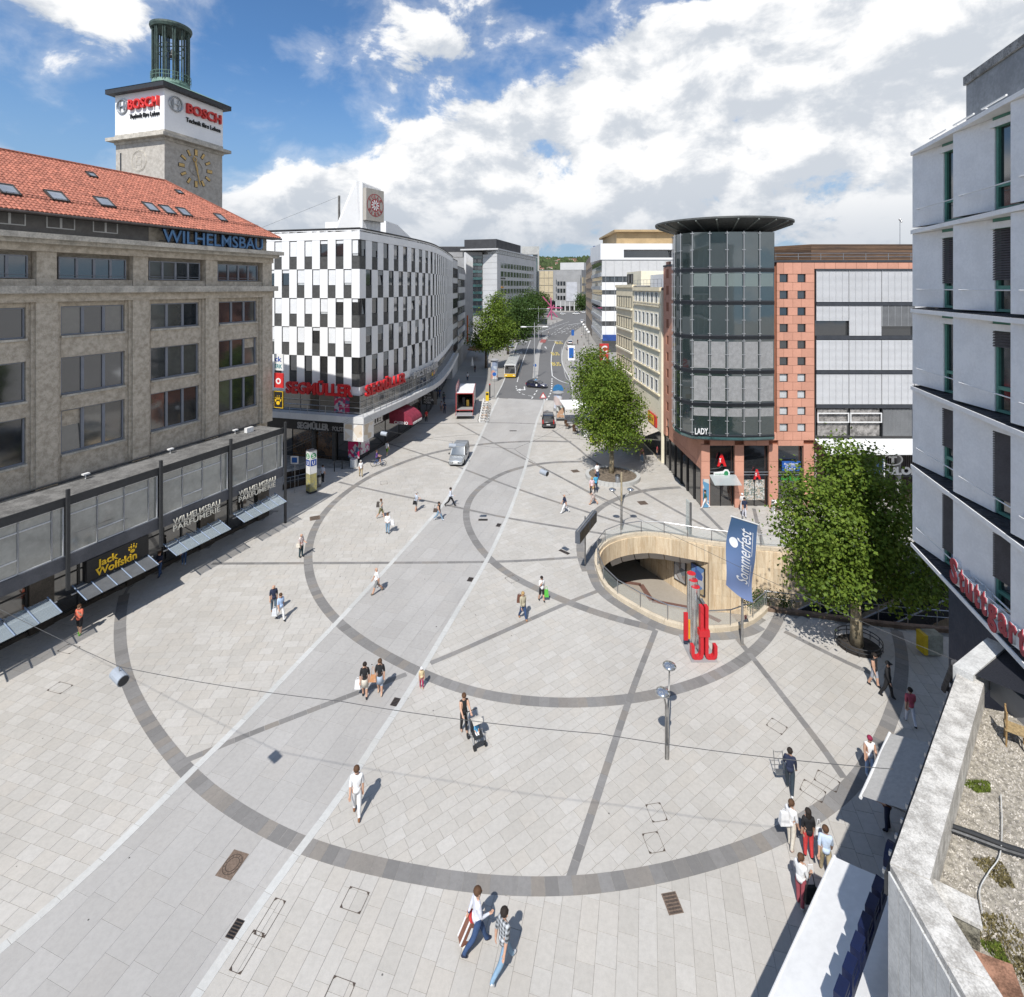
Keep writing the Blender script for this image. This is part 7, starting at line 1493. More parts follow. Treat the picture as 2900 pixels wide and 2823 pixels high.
for s in (-1,1):
    for i in range(10): b = MB(); x = -1.0-i*1.55; b.box(x-1.38,x,s*wB*1.006-.01,s*wB*1.006+.01,1.15,2.5); lpart('window',b,M_cgl,bus)
    b = MB(); b.box(-LB,-.52,s*wB*1.004-.01,s*wB*1.004+.01,.36,.95); lpart('yellow_skirt',b,PY,bus)
    for x in (-2.6,-9.2): wheel(bus,x,s*(wB-.12),.48,.28)
    b = MB(); b.tube([(0,s*wB*.9,2.6),(.35,s*(wB+.15),2.6),(.35,s*(wB+.15),2.1)],.05,6); lpart('mirror',b,M_black,bus); b = MB(); b.box(-.02,.035,s*.85-.18,s*.85+.18,.55,.72); lpart('headlight',b,M_lampw,bus)
for x in (-2.5,-6.5): b = MB(); b.box(x-.8,x,-.4,.4,3.0,3.07); lpart('roof_hatch',b,M_mgrey,bus)
# show truck with open rear
tr_r,tr_f = GP(1316,1179),GP(1331,1120); trk = thing('box_truck','red and white box truck with open rear and lowered lift in the pedestrian street','truck',tuple(tr_r),rz=hd(tr_r,tr_f)); PR = paint_mat('truck red',(.42,.03,.03)); PS = mat('truck side print',(.50,.36,.33),.5,.2,.5,col2=(.62,.58,.55)); LT = 8.2; wT = 1.32; z0 = 1.05; z1 = 3.5
for nm,q,m in (('floor',(0,LT,-wT,wT,z0-.12,z0),M_mgrey),('roof',(-.02,LT,-wT+.06,wT-.06,z1,z1+.05),M_white),('side_wall',(0,LT,-wT,-wT+.06,z0,z1),PS),('side_wall',(0,LT,wT-.06,wT,z0,z1),PS),('front_wall',(LT-.06,LT,-wT+.06,wT-.06,z0,z1),M_black),('cab',(LT+.1,LT+1.9,-1.1,1.1,.5,2.6),PR)): b = MB(); b.box(*q); lpart(nm,b,m,trk)
fm = MB()
for y in (-wT,wT): fm.box(-.03,.06,y-.05,y+.05,z0-.1,z1+.06)
for z in (z0-.08,z1+.02): fm.box(-.03,.06,-wT,wT,z-.05,z+.06)
for y in (-wT,wT): fm.box(0,LT,y-.045,y+.045,z1,z1+.09)
lpart('red_frame',fm,PR,trk)
b = MB(); b.box(-2.0,-.04,-wT,wT,.55,.62); lp_ = lpart('lift_platform',b,M_alu,trk); b = MB()
for y in (-wT+.02,wT-.06): b.tube([(-2.0,y,.6),(-.05,y,z0+.5)],.03,5)
lpart('lift_chain',b,PR,trk); b = MB(); b.box(.5,LT-1.5,wT+.01,wT+.06,z1,z1+1.15); lpart('raised_side_flap',b,mat('red flap',(.30,.05,.06),.5,.2,.7,col2=(.42,.3,.3)),trk)
for x in (.9,1.9,LT+.9):
    for s in (-1,1): wheel(trk,x,s*(wT-.18),.46,.3)
for s,z in ((-.35,1.0),(.3,1.4)): b = MB(); b.box(2.2,2.8,s-.2,s+.2,z0,z0+z); lpart('cargo_crate',b,PY if s < 0 else M_dark,trk)
# ================================================================== STREET FURNITURE
M_lampg = mat('silvered lamp dish',(.62,.63,.63),.12,.08,3,metal=.85); M_pole = mat('brushed pole',(.40,.39,.37),.4,.15,4,metal=.6); M_red = mat('sculpture red',(.52,.022,.03),.4,.05,2); M_orange = mat('orange panel',(.75,.33,.02),.5)
def T(name,lab,cat,p,group=None): return thing(name,lab,cat,tuple(p),group)
# twin dish lamps
for p,dirs,lab in ((GP(1889,2149),((-.37,-.64),(.36,.86)),'twin dish lamp standing alone in the middle of the ring paving'),(GP(1760,1500),((-.75,-.03),(.75,0)),'twin dish lamp behind the oval balustrade')):
    l = T('dish_lamp',lab,'street lamp',p,'twin dish lamps'); b = MB(); b.tube([p,p+Vector((0,0,.6))],.07,8); wpart('base',b,M_pole,l)
    for k,d in enumerate(dirs):
        e = p+Vector((d[0],d[1],3.3)); b = MB(); o = Vector((.05*(k*2-1),0,0)); b.tube([p+o,p+o+Vector((0,0,2.3)),p+o+Vector((d[0]*.35,d[1]*.35,2.75)),e-Vector((0,0,.12))],[.045,.04,.035,.03],8); a = wpart('arm',b,M_pole,l,True); b = MB(); b.lathe([(.02,-.14),(.16,-.12),(.27,-.03),(.30,.02),(.27,.07),(.15,.13),(.02,.15)],20,tuple(e)); wpart('dish',b,M_lampg,l,True)
# tall double street lamps
for x,y,hz_,arm,lab in ((1513.6,1072,11.3,2.35,'tall double armed street lamp on the traffic island'),(1525,962,11.7,3.6,'tall double armed street lamp further up the street')):
    p = GP(x,y); l = T('street_lamp',lab,'street lamp',p,'tall double lamps'); b = MB(); b.tube([p,p+Vector((0,0,hz_+.9))],[.13,.07],8); wpart('pole',b,M_alu,l)
    b = MB(); b.tube([p+Vector((-arm,0,hz_)),p+Vector((arm,0,hz_))],.06,6); wpart('cross_arm',b,M_alu,l)
    for s in (-1,1): b = MB(); b.ball(tuple(p+Vector((s*arm,0,hz_-.05))),.75,12,(1,.4,.22)); wpart('lamp_head',b,M_white,l,True)
# departure display on a pole
p = GP(1657,1600); ds = T('departure_display','long dark departure display on a pole before the oval entrance','display',p); b = MB(); b.tube([p,p+Vector((0,0,3.5))],.06,8); wpart('pole',b,M_pole,ds); a,c = Vector((4.45,35.5)),Vector((6.15,38.9)); fr = Frame(a,c-a); L = (c-a).length; M_disp = mat('slate display case',(.10,.11,.13),.5,.1,2)
for u0,u1 in ((0,L*.56),(L*.58,L)):
    b = MB(); fr.box(b,u0,u1,2.55,3.35,-.17,.17); bx = wpart('case',b,M_disp,ds)
    for d in (.172,-.182): b = MB(); fr.box(b,u0+.08,u1-.08,2.63,3.27,d,d+.01); wpart('screen',b,M_black,ds)
b = MB(); fr.box(b,0,L,3.36,3.42,-.05,.05); wpart('cable_duct',b,M_pole,ds)
# red and steel letter sculpture
p = GP(1985,1850); sc_ = T('letter_sculpture','tall red and steel letter sculpture beside the oval entrance','sculpture',p); M_ss = mat('polished steel',(.66,.66,.65),.18,.1,2,metal=.9)
b = MB(); b.box(p.x-.75,p.x+.65,p.y-.7,p.y+1.5,.0,.03); wpart('base_plate',b,M_mgrey,sc_)
for s in (-1,1):
    x = p.x+s*.13; hook = [(x,2.85),(x,.55)]+[(x+s*(.24-.24*cos(t)),.3-.24*sin(t)*1.0+.0) for t in [0,.6,1.2,1.57,2.0,2.6,3.14]]+[(x+s*.48,.75)]
    o_ = offset_line([Vector((q[0],q[1],0)) for q in hook],.085); i_ = offset_line([Vector((q[0],q[1],0)) for q in hook],-.085); poly = [(v.x,v.y) for v in o_]+[(v.x,v.y) for v in i_[::-1]]
    n = len(poly); h_ = len(hook); b = MB()
    for y0,y1 in ((p.y-.55,p.y-.25),):
        b.add([(q[0],y0,q[1]) for q in poly]+[(q[0],y1,q[1]) for q in poly],[(i,i+1,n-2-i,n-1-i) for i in range(h_-1)]+[(n+n-1-i,n+n-2-i,n+i+1,n+i) for i in range(h_-1)]+[(i,n+i,n+(i+1) % n,(i+1) % n) for i in range(n)])
    wpart('hooked_bar',b,M_red,sc_); b = MB(); b.box(x-.075,x+.075,p.y-.24,p.y+.35,.25,2.8); wpart('steel_flank',b,M_ss,sc_)
b = MB(); b.box(p.x-.28,p.x+.28,p.y-.57,p.y-.23,1.25,1.6); wpart('cross_block',b,M_red,sc_)
for q,(dx_,dy_,h_) in enumerate(((-.12,.5,3.35),(-.16,.72,3.6),(-.2,.94,3.85))):
    b = MB(); b.lathe([(.24,.03),(.24,h_)],16,(p.x+dx_,p.y+dy_,0)); cl = wpart('steel_column',b,M_ss,sc_,True,40); b = MB(); b.lathe([(.235,h_),(.235,h_+.02)],16,(p.x+dx_,p.y+dy_,0)); wpart('red_cap',b,M_red,sc_)
b = MB(); b.box(p.x-.82,p.x-.6,p.y+.3,p.y+.42,.5,2.0); wpart('red_slab',b,M_red,sc_); b = MB(); b.box(p.x-.56,p.x-.46,p.y+.35,p.y+.4,.55,1.6); wpart('orange_panel',b,M_orange,sc_)
# festival banner
def banner_mat():
    m = bpy.data.materials.new('festival banner print'); m.use_nodes = True; t = NT(m.node_tree); bs = m.node_tree.nodes['Principled BSDF']; z = t.sep(t.node('ShaderNodeNewGeometry').outputs['Position'])[2]
    t.put(bs.inputs['Base Color'],t.mix(t.mr(z,2.4,7.0,1,0,False),(.045,.10,.20),(.20,.27,.50))); bs.inputs['Roughness'].default_value = .8; return m
p = GP(2102,1824); bn = T('festival_banner','blue Sommerfest banner with white moon billowing on a pole','banner',p); b = MB(); b.tube([p,p+Vector((0,0,7.1))],[.075,.05],10); wpart('pole',b,M_pole,bn)
NB,MBn = 26,10; tl,trr,bl_,brn = DP(2072,1462,28.6),DP(2146,1485,29.0),DP(2058,1660,28.5),DP(2130,1706,29.15)
def cl(s,t):
    a,c = tl.lerp(bl_,t),trr.lerp(brn,t); q = a.lerp(c,s); bow = sin(pi*min(1,t*.95)); q.x += -.16*bow*(1-s)-.05*bow+.05*t*t; q.y += .22*sin(2.2*t*pi+s*2.5)*t-.25*sin(pi*s)*t; q.z -= .28*t**3*s*0+.12*sin(pi*s)*t; return q
b = MB(); b.add([cl(j/MBn,i/NB) for i in range(NB+1) for j in range(MBn+1)],[(i*(MBn+1)+j,i*(MBn+1)+j+1,(i+1)*(MBn+1)+j+1,(i+1)*(MBn+1)+j) for i in range(NB) for j in range(MBn)]); clo = wpart('cloth',b,banner_mat(),bn,True)
b = MB(); b.tube([tl+(tl-trr)*.03,trr+(trr-tl)*.04],.035,6); wpart('top_bar',b,M_white,bn)
def on_cloth(me,s0,s1,t0,t1,m,name,lift=.025):
    """lay flat print on the cloth: the mesh's x runs up the banner, its y across"""
    xs = [v.co.x for v in me.vertices]; ys = [v.co.y for v in me.vertices]; x0,x1,y0,y1 = min(xs),max(xs),min(ys),max(ys); bm = bmesh.new(); bm.from_mesh(me); bmesh.ops.subdivide_edges(bm,edges=[e for e in bm.edges if e.calc_length() > (x1-x0)*.06],cuts=2); bm.to_mesh(me); bm.free()
    for v in me.vertices:
        t = t0+(t1-t0)*(v.co.x-x0)/(x1-x0); s = s0+(s1-s0)*(v.co.y-y0)/(y1-y0); v.co = cl(s,t)+Vector((-.15*lift,-lift,0))
    me.transform(Matrix.Translation(-bn.location)); me.materials.clear(); me.materials.append(m); o = bpy.data.objects.new(name,me); COL.objects.link(o); o.parent = bn
M_bw = mat('banner white print',(.72,.74,.78),.8,.05,2)
on_cloth(text_mesh('Sommerfest',1,0,.006,.45),.80,.32,.80,.10,M_bw,'lettering')
mo = MB(); mo.prism([(cos(2*pi*i/22),sin(2*pi*i/22)) for i in range(22)],0,.001); on_cloth(mo.mesh('moon'),.08,.36,.26,.385,M_bw,'moon')
ul = MB(); ul.quad((0,0,0),(1,0,0),(1,.1,0),(0,.1,0)); on_cloth(ul.mesh('underline'),.84,.86,.82,.12,M_bw,'underline')
# station pillar
p = GP(882,1394); spl = T('station_pillar','tall four sided station pillar with green and blue signs','station sign',p); Rz = Matrix.Translation(p) @ Matrix.Rotation(radians(52),4,'Z'); q = .36
for z0,z1,m,nm in ((0,.2,M_dark,'plinth'),(.2,1.9,mat('yellow map panel',(.50,.42,.10),.6,.3,5,col2=(.20,.22,.20)),'map_panel'),(1.9,4.05,M_white,'white_shaft'),(4.06,4.13,M_steel,'cap')): b = MB(); b.box(-q,q,-q,q,z0,z1,Rz); wpart(nm,b,m,spl)
for k in range(4):
    Mx = Rz @ Matrix.Rotation(k*pi/2,4,'Z') @ Matrix.Translation((0,-q-.006,0)) @ Matrix.Rotation(pi/2,4,'X')
    b = MB(); b.prism([(.27*cos(2*pi*i/18),3.62+.27*sin(2*pi*i/18)) for i in range(18)],0,.012,Mx); wpart('green_disc',b,mat('station green',(.03,.30,.09),.5),spl); lettering('S',Mx @ Matrix.Translation((-.15,3.44,.012)),.5,M_white,spl,.01,.02,.3)
    b = MB(); b.box(-.3,.3,2.68,3.26,0,.012,Mx); wpart('blue_panel',b,mat('station blue',(.02,.07,.33),.5),spl); lettering('U',Mx @ Matrix.Translation((-.15,2.78,.012)),.5,M_white,spl,.01,.02,.3)
# stair down beside the pillar
sw = T('stair_well','fenced stair opening with brown walls beside the station pillar','stair',GP(815,1390)); M_bw2 = mat('brown stair wall',(.06,.042,.03),.8,.2,2); c0,c1,c2 = GP(800,1388),GP(866,1372),GP(868,1338); rl = MB(); c3 = c2+(c0-c1)
for a,d in ((c0,c1),(c1,c2),(c2,c3)):
    b = MB(); b.quad(a,d,d+Vector((0,0,.5)),a+Vector((0,0,.5))); wpart('low_wall',b,M_bw2,sw); b = MB(); b.tube([a+Vector((0,0,1.1)),d+Vector((0,0,1.1))],.03,5); b.tube([a+Vector((0,0,.75)),d+Vector((0,0,.75))],.02,5); wpart('rail',b,M_steel,sw)
    for i in range(4): b = MB(); g = a.lerp(d,i/3); b.tube([g,g+Vector((0,0,1.1))],.025,5); wpart('post',b,M_steel,sw)
b = MB(); b.add([c0+Vector((0,0,.02)),c1+Vector((0,0,.02)),c2+Vector((0,0,.02)),c3+Vector((0,0,.02))],[(0,1,2,3)]); wpart('shaft',b,M_black,sw)  # flat black sheet on the ground paints the darkness of the stair opening
def sign_pole(p,h,lab,shape,m,cat='road sign',size=.6,r=.03,m2=None,body=None,group=None):
    s = T('sign_post',lab,cat,p,group); b = MB(); b.tube([p,p+Vector((0,0,h))],r,6); wpart('post',b,M_steel,s); b = MB(); Mx = Matrix.Translation(p+Vector((0,-.05,h-size*.5))) @ Matrix.Rotation(pi/2,4,'X')
    poly = {'sq': [(-.5,-.5),(.5,-.5),(.5,.5),(-.5,.5)],'rect': [(-.35,-.75),(.35,-.75),(.35,.75),(-.35,.75)],'tri': [(-.58,-.4),(.58,-.4),(0,.6)],'disc': [(.5*cos(2*pi*i/18),.5*sin(2*pi*i/18)) for i in range(18)]}[shape]
    b.prism([(x*size,y*size) for x,y in poly],0,.03,Mx); wpart('plate',b,m,s)
    if m2: b = MB(); b.prism([(x*size*.68,y*size*.68-(.02 if shape == 'tri' else 0)) for x,y in poly],.031,.04,Mx); wpart('inner_field',b,m2,s)
    if body: lettering(body,Mx @ Matrix.Translation((-size*.22,-size*.25,.042)),size*.7,M_white if m2 is not M_white else M_black,s,.01,.02,size*.4)
    return s
M_tblue = mat('traffic blue',(.02,.12,.42),.5)
sign_pole(GP(835,1396),3.6,'white sign with blue disc on a pole by the stair opening','sq',M_white,m2=M_tblue,size=.75)
sign_pole(GP(1538,1173),3.4,'red and white warning triangle behind the black van','tri',M_red,m2=M_white,size=.95)
sign_pole(GP(1400,1126),4.6,'tall thin post with round sign beside the bike rack','disc',M_tblue,size=.7,m2=M_tblue)
sign_pole(GP(1618,1046),5.2,'blue and white bus lane sign on the right kerb','rect',M_white,size=2.4,m2=M_tblue)
sign_pole(GP(1622,978),5,'small blue sign beyond the parked white cars','rect',M_tblue,size=1.3); sign_pole(GP(1515,1068),3.0,'blue direction sign at the foot of the island lamp','disc',M_tblue,size=.7)
sp_ = T('marker_post','dark post with red cap beside the yellow rental terminal','post',GP(1387,1127)); g = GP(1387,1127); b = MB(); b.tube([g,g+Vector((0,0,2.4))],.13,8); wpart('post',b,M_dark,sp_); b = MB(); b.tube([g+Vector((0,0,2.4)),g+Vector((0,0,2.55))],.14,8); wpart('cap',b,M_red,sp_)
yk = T('rental_terminal','yellow bike rental terminal at the head of the bike rack','terminal',GP(1380,1134)); g = GP(1380,1134); b = MB(); b.box(g.x-.28,g.x+.28,g.y-.2,g.y+.2,0,1.5); wpart('body',b,mat('rental yellow',(.72,.50,.02),.5),yk); b = MB(); b.box(g.x-.2,g.x+.2,g.y-.22,g.y-.2,1.0,1.35); wpart('screen',b,M_black,yk)
# poster columns
def column(p,r,h,lab,m,crown_=None):
    s = T('advertising_column',lab,'advertising column',p,'advertising columns'); b = MB(); b.lathe([(r,0),(r,.5)],20,tuple(p)); wpart('base',b,M_mgrey,s,True,40); b = MB(); b.lathe([(r*.96,.5),(r*.96,h-.5)],20,tuple(p)); wpart('poster_drum',b,m,s,True,40); b = MB(); b.lathe([(r*.96,h-.5),(r*1.3,h-.42),(r*1.3,h-.3),(r*.9,h-.15),(.05,h)],20,tuple(p)); wpart('cap',b,M_mgrey,s,True,40); return s
column(GP(1400,1078),.8,4.8,'grey capped poster column at the bus stop',poster_mat('column posters',[(.45,.5,.55),(.55,.55,.55),(.25,.3,.4),(.5,.3,.25)],.9))
kc = column(GP(1580.5,1163),.74,3.3,'white poster column with blue crest beside the poster stand',poster_mat('column posters two',[(.62,.62,.63),(.60,.62,.68),(.48,.40,.38),(.45,.5,.62)],1.3)); g = GP(1580.5,1163)
b = MB(); b.prism([(-.85,0),(.85,0),(.85,.35),(.55,.85),(0,1.05),(-.55,.85),(-.85,.35)],-.06,.06,Matrix.Translation(g+Vector((0,0,3.25))) @ Matrix.Rotation(pi/2,4,'X')); wpart('crest',b,mat('crest blue',(.03,.17,.38),.5),kc)
g = GP(1587,1192); cp = T('poster_stand','framed street poster stand beside the black van','poster stand',g); b = MB(); b.box(g.x-.66,g.x+.66,g.y,g.y+.2,.35,2.3); wpart('frame',b,M_mgrey,cp); b = MB(); b.box(g.x-.56,g.x+.56,g.y-.015,g.y,.5,2.2); wpart('poster',b,poster_mat('street poster',[(.42,.50,.45),(.5,.52,.5),(.45,.28,.18),(.10,.09,.08)],2.0),cp); b = MB(); b.box(g.x-.6,g.x+.6,g.y+.03,g.y+.17,0,.34); wpart('foot',b,M_dark,cp)
for k,(x,y,h,lab) in enumerate(((903,1378,1.1,'steel litter bin behind the station pillar'),(1749,1375,1.1,'steel litter bin at the raised tree bed'))):
    g = GP(x,y); s = T('litter_bin',lab,'litter bin',g,'litter bins'); b = MB(); b.lathe([(.2,.1),(.24,.15),(.24,.95),(.2,1.0)],14,tuple(g)); wpart('drum',b,M_steel,s,True,40); b = MB(); b.lathe([(.26,1.0),(.2,1.12),(.02,1.15)],14,tuple(g)); wpart('lid',b,M_dark,s,True,40)
for k,(x,y) in enumerate(((947,1335),(969,1328),(990,1320))): g = GP(x,y); b = MB(); b.lathe([(.055,0),(.055,.95),(.02,1.0)],10,tuple(g)); tag(b.build('bollard',M_dark),['slim dark bollard nearest the station pillar','slim dark bollard in the middle before the store corner','slim dark bollard nearest the store corner'][k],'bollard','bollards before the store')
# bikes
def bicycle(p,rz,lab,m,group,seat=True):
    s = thing('bicycle',lab,'bicycle',tuple(p),group,rz=rz)
    for x in (-.52,.52):
        b = MB(); b.tube([(x+.33*cos(2*pi*i/18),0,.34+.33*sin(2*pi*i/18)) for i in range(18)],.022,5,closed=True); w = lpart('wheel',b,M_tyre,s); b = MB()
        for i in range(5): t = pi*i/5; b.tube([(x+.32*cos(t),0,.34+.32*sin(t)),(x-.32*cos(t),0,.34-.32*sin(t))],.004,3)
        lpart('spokes',b,M_steel,w)
    b = MB()
    for q in (((-.52,0,.34),(-.05,0,.3)),((-.52,0,.34),(-.18,0,.78)),((-.05,0,.3),(-.2,0,.88)),((-.05,0,.3),(.36,0,.7)),((-.18,0,.75),(.36,0,.75)),((.52,0,.34),(.34,0,.98))): b.tube(q,.02,5)
    lpart('frame',b,m,s); b = MB(); b.tube([(.3,-.27,1.0),(.36,0,.98),(.3,.27,1.0)],.016,5); lpart('handlebar',b,M_dark,s); b = MB(); b.ball((-.2,0,.92),.11,8,(1.2,.7,.4)); lpart('saddle',b,M_dark,s); b = MB(); b.box(-.75,-.3,-.05,.05,.70,.73); lpart('carrier',b,M_steel,s); return s
a,c = GP(1376,1140),GP(1366,1196); rk = T('bike_rack','row of steel rental bike docks beside the lane','bike rack',a); P_or = mat('rental bike orange',(.55,.26,.06),.5); P_si = mat('rental bike silver',(.45,.45,.44),.4,metal=.4)
for i in range(9):
    g = a.lerp(c,i/8); b = MB(); b.box(g.x-.45,g.x+.35,g.y-.06,g.y+.06,0,.1); b.box(g.x-.5,g.x-.32,g.y-.1,g.y+.1,0,.75); wpart('dock',b,M_white,rk)
    if i > 1: bicycle((g.x+.15,g.y+.05,0),random.uniform(-.12,.12)+(pi if i % 3 == 0 else 0),f'{["silver", "orange", "silver"][i % 3]} rental bike, number {["one", "two", "three", "four", "five", "six", "seven"][8-i]} from the lane end of the rack',P_or if i % 3 == 1 else P_si,'rental bikes in the rack')
# cafe: square white parasols, tables, chairs
M_cloth = mat('white parasol cloth',(.80,.80,.79),.8,.03,1); M_wick = mat('brown wicker',(.10,.055,.03),.8,.2,12); M_lime = mat('lime seat',(.48,.55,.06),.6); M_ocl = mat('rust parasol cloth',(.33,.16,.07),.8,.1,1)
def parasol(p,half,z,lab,m,rz=0.0,group='cafe parasols',n=4,hgt=.55):
    s = thing('parasol',lab,'parasol',tuple(p),group,rz=rz); b = MB(); b.tube([(0,0,0),(0,0,z+hgt)],.04,6); lpart('pole',b,M_steel,s); k = half*(sqrt(2) if n == 4 else 1); pts = [(k*cos(2*pi*i/n+pi/n),k*sin(2*pi*i/n+pi/n),z) for i in range(n)]; b = MB(); b.add([(0,0,z+hgt)]+pts+[(x,y,z-.22) for x,y,z in pts],[(0,1+i,1+(i+1) % n) for i in range(n)]+[(1+i,1+n+i,1+n+(i+1) % n,1+(i+1) % n) for i in range(n)]); lpart('canopy',b,m,s); b = MB(); b.lathe([(.35,0),(.35,.08)],12); lpart('foot',b,M_mgrey,s); return s
parasol((10.0,77.0,0),2.6,2.8,'large square white parasol behind the poster stand',M_cloth,.06); parasol((11.3,70.3,0),1.5,2.5,'small white parasol at the lime chairs',M_cloth,.3)
parasol((-10.0,143,0),2.3,3.0,'rust coloured parasol nearer the camera by the store end',M_ocl,0,'rust parasols',8); parasol((-9.8,148,0),2.3,3.0,'rust coloured parasol further back by the store end',M_ocl,.2,'rust parasols',8)
g = Vector((-9.6,126,0)); s = T('folded_parasol','folded white parasol in the shade of the store','parasol',g); b = MB(); b.lathe([(.3,1.0),(.35,1.1),(.05,3.0)],8,tuple(g)); wpart('canopy',b,M_cloth,s); b = MB(); b.tube([g,g+Vector((0,0,1.2))],.03,6); wpart('pole',b,M_steel,s)
def table(p,lab,m=None,cloth=False): 
    s = thing('cafe_table',lab,'table',tuple(p),'cafe tables'); b = MB(); b.lathe([(.4,.70),(.42,.72),(.4,.74)],16); lpart('top',b,m or M_mgrey,s); b = MB(); b.tube([(0,0,.03),(0,0,.7)],.035,6); lpart('stem',b,M_dark,s); b = MB(); b.lathe([(.25,0),(.2,.03)],10); lpart('foot',b,M_dark,s)
def chair(p,rz,m,lab,group):
    s = thing('cafe_chair',lab,'chair',tuple(p),group,rz=rz); b = MB(); b.box(-.24,.24,-.24,.24,.40,.46); lpart('seat',b,m,s); b = MB(); b.box(-.24,.24,.2,.26,.46,.88); lpart('backrest',b,m,s)
    for x in (-.2,.2):
        for y in (-.2,.22): b = MB(); b.tube([(x,y,0),(x,y,.42)],.02,5); lpart('leg',b,M_dark,s)
spots = [((8.2,74.2),'nearest the poster stand'),((10.2,74.6),'in the middle of the white parasol'),((9.0,71.6),'in front of the white parasol'),((11.6,72.4),'half hidden by the tree'),((10.6,66.6),'among the lime chairs')]
for k,((x,y),w) in enumerate(spots):
    table((x,y,0),'round cafe table '+w)
    for j in range(3): t = 2*pi*j/3+k; lm = k == 4; chair((x+.75*cos(t),y+.75*sin(t),0),t-pi/2,M_lime if lm else M_wick,('lime cafe chair ' if lm else 'brown wicker cafe chair ')+['left of','behind','right of'][j]+' the table '+w,'lime cafe chairs' if lm else 'wicker cafe chairs')
b = MB(); b.box(9.5,12.2,69.2,69.35,.1,1.0); tag(b.build('windbreak',M_cloth),'low white windbreak cloth in front of the cafe tables','windbreak')
# white stand table at the terracotta shop, glass stele, boxes
g = GP(2204,1452); s = T('stand_table','white promotion stand table before the terracotta shops','table',g); b = MB(); b.box(g.x-.5,g.x+.5,g.y-.25,g.y+.25,.98,1.05); wpart('top',b,M_white,s)
for x in (-.45,.45): b = MB(); b.box(g.x+x-.04,g.x+x+.04,g.y-.25,g.y+.25,0,.98); wpart('leg',b,M_white,s)
g = GP(1955,1513); s = T('glass_stele','tall glass stele behind the oval balustrade','stele',g); b = MB(); b.box(g.x-.06,g.x+.06,g.y-.1,g.y+.9,.05,2.5); wpart('glass_panel',b,clear_glass('stele glass',(.5,.58,.56),.45),s); b = MB(); b.box(g.x-.08,g.x+.08,g.y-.12,g.y-.02,0,2.6); wpart('post',b,M_steel,s)
g = GP(2635,1850); s = T('news_box','yellow and grey newspaper box by the near tree','box',g); b = MB(); b.box(g.x-.35,g.x+.45,g.y-.3,g.y+.3,.1,1.15); wpart('body',b,mat('grey print box',(.35,.36,.30),.6,.2,3),s); b = MB(); b.box(g.x-.55,g.x-.36,g.y-.3,g.y+.3,.1,1.15); wpart('yellow_side',b,mat('rental yellow',(.7,.5,.02)),s)
g = GP(1760,1431); b = MB(); b.tube([g,g+Vector((0,0,3.0))],.09,8); tag(b.build('wooden_post',M_bark),'plain light wooden post near the dish lamp','post')
fp = T('small_flag','small dark blue flag on a white pole behind the near tree','flag',GP(2502,1420)); g = Vector((30.2,42.4,0)); fp.location = g; b = MB(); b.tube([g,g+Vector((0,0,6.2))],.05,6); wpart('pole',b,M_white,fp); b = MB(); b.add([g+Vector((-.05,0,6.1)),g+Vector((-1.1,.1,5.0)),g+Vector((-.6,.1,4.5)),g+Vector((-.05,0,5.2))],[(0,1,2,3)]); wpart('cloth',b,mat('navy flag',(.03,.06,.14),.8),fp)
# red sculpture far up the street, bus shelter, globe lights
p = GP(1560,905); s = T('pink_sculpture','pink criss cross bar sculpture at the far junction','sculpture',p); 
for a,c in (((-5,0,14),(1,0,7)),((0,0,13.5),(.5,0,0)),((-2,0,7.4),(7,0,7)),((-2,0,1.5),(2,0,9)),((1,0,5),(4,0,1.5))): b = MB(); b.tube([p+Vector(a),p+Vector(c)],.4,6); wpart('bar',b,mat('pink paint',(.45,.10,.20),.5),s)
g = GP(1540,922); s = T('bus_shelter','dark glass bus shelter at the far left kerb','bus shelter',g)
for q,m,nm in (((-6,2,0,3,3.2,3.6),M_dark,'roof'),((-6,2,2.9,3,.3,3.2),M_teal,'rear_pane'),((-6,-5.8,0,2.9,.2,3.2),M_teal,'side_pane')): b = MB(); b.box(g.x+q[0],g.x+q[1],g.y+q[2],g.y+q[3],q[4],q[5]); wpart(nm,b,m,s)
for i in range(5):
    g = GP(1648+i*4.8,940+i*9); s = T('globe_light',f'white globe light, {["farthest", "fourth", "third", "second", "nearest"][i]} along the right pavement','street lamp',g,'globe lights'); b = MB(); b.tube([g,g+Vector((0,0,4))],.06,6); wpart('post',b,M_dark,s); b = MB(); b.ball(tuple(g+Vector((0,0,4.3))),.55,10); wpart('globe',b,M_white,s,True)
for i in range(10):
    g = GP(1478+i*11,952-i*4.4); b = MB(); b.lathe([(.12,0),(.12,1.0),(.05,1.1)],8,tuple(g)); tag(b.build('bollard',M_dark),f'kerb bollard {["first", "second", "third", "fourth", "fifth", "sixth", "seventh", "eighth", "ninth", "tenth"][i]} from the tall street tree','bollard','bollards along the far kerb')
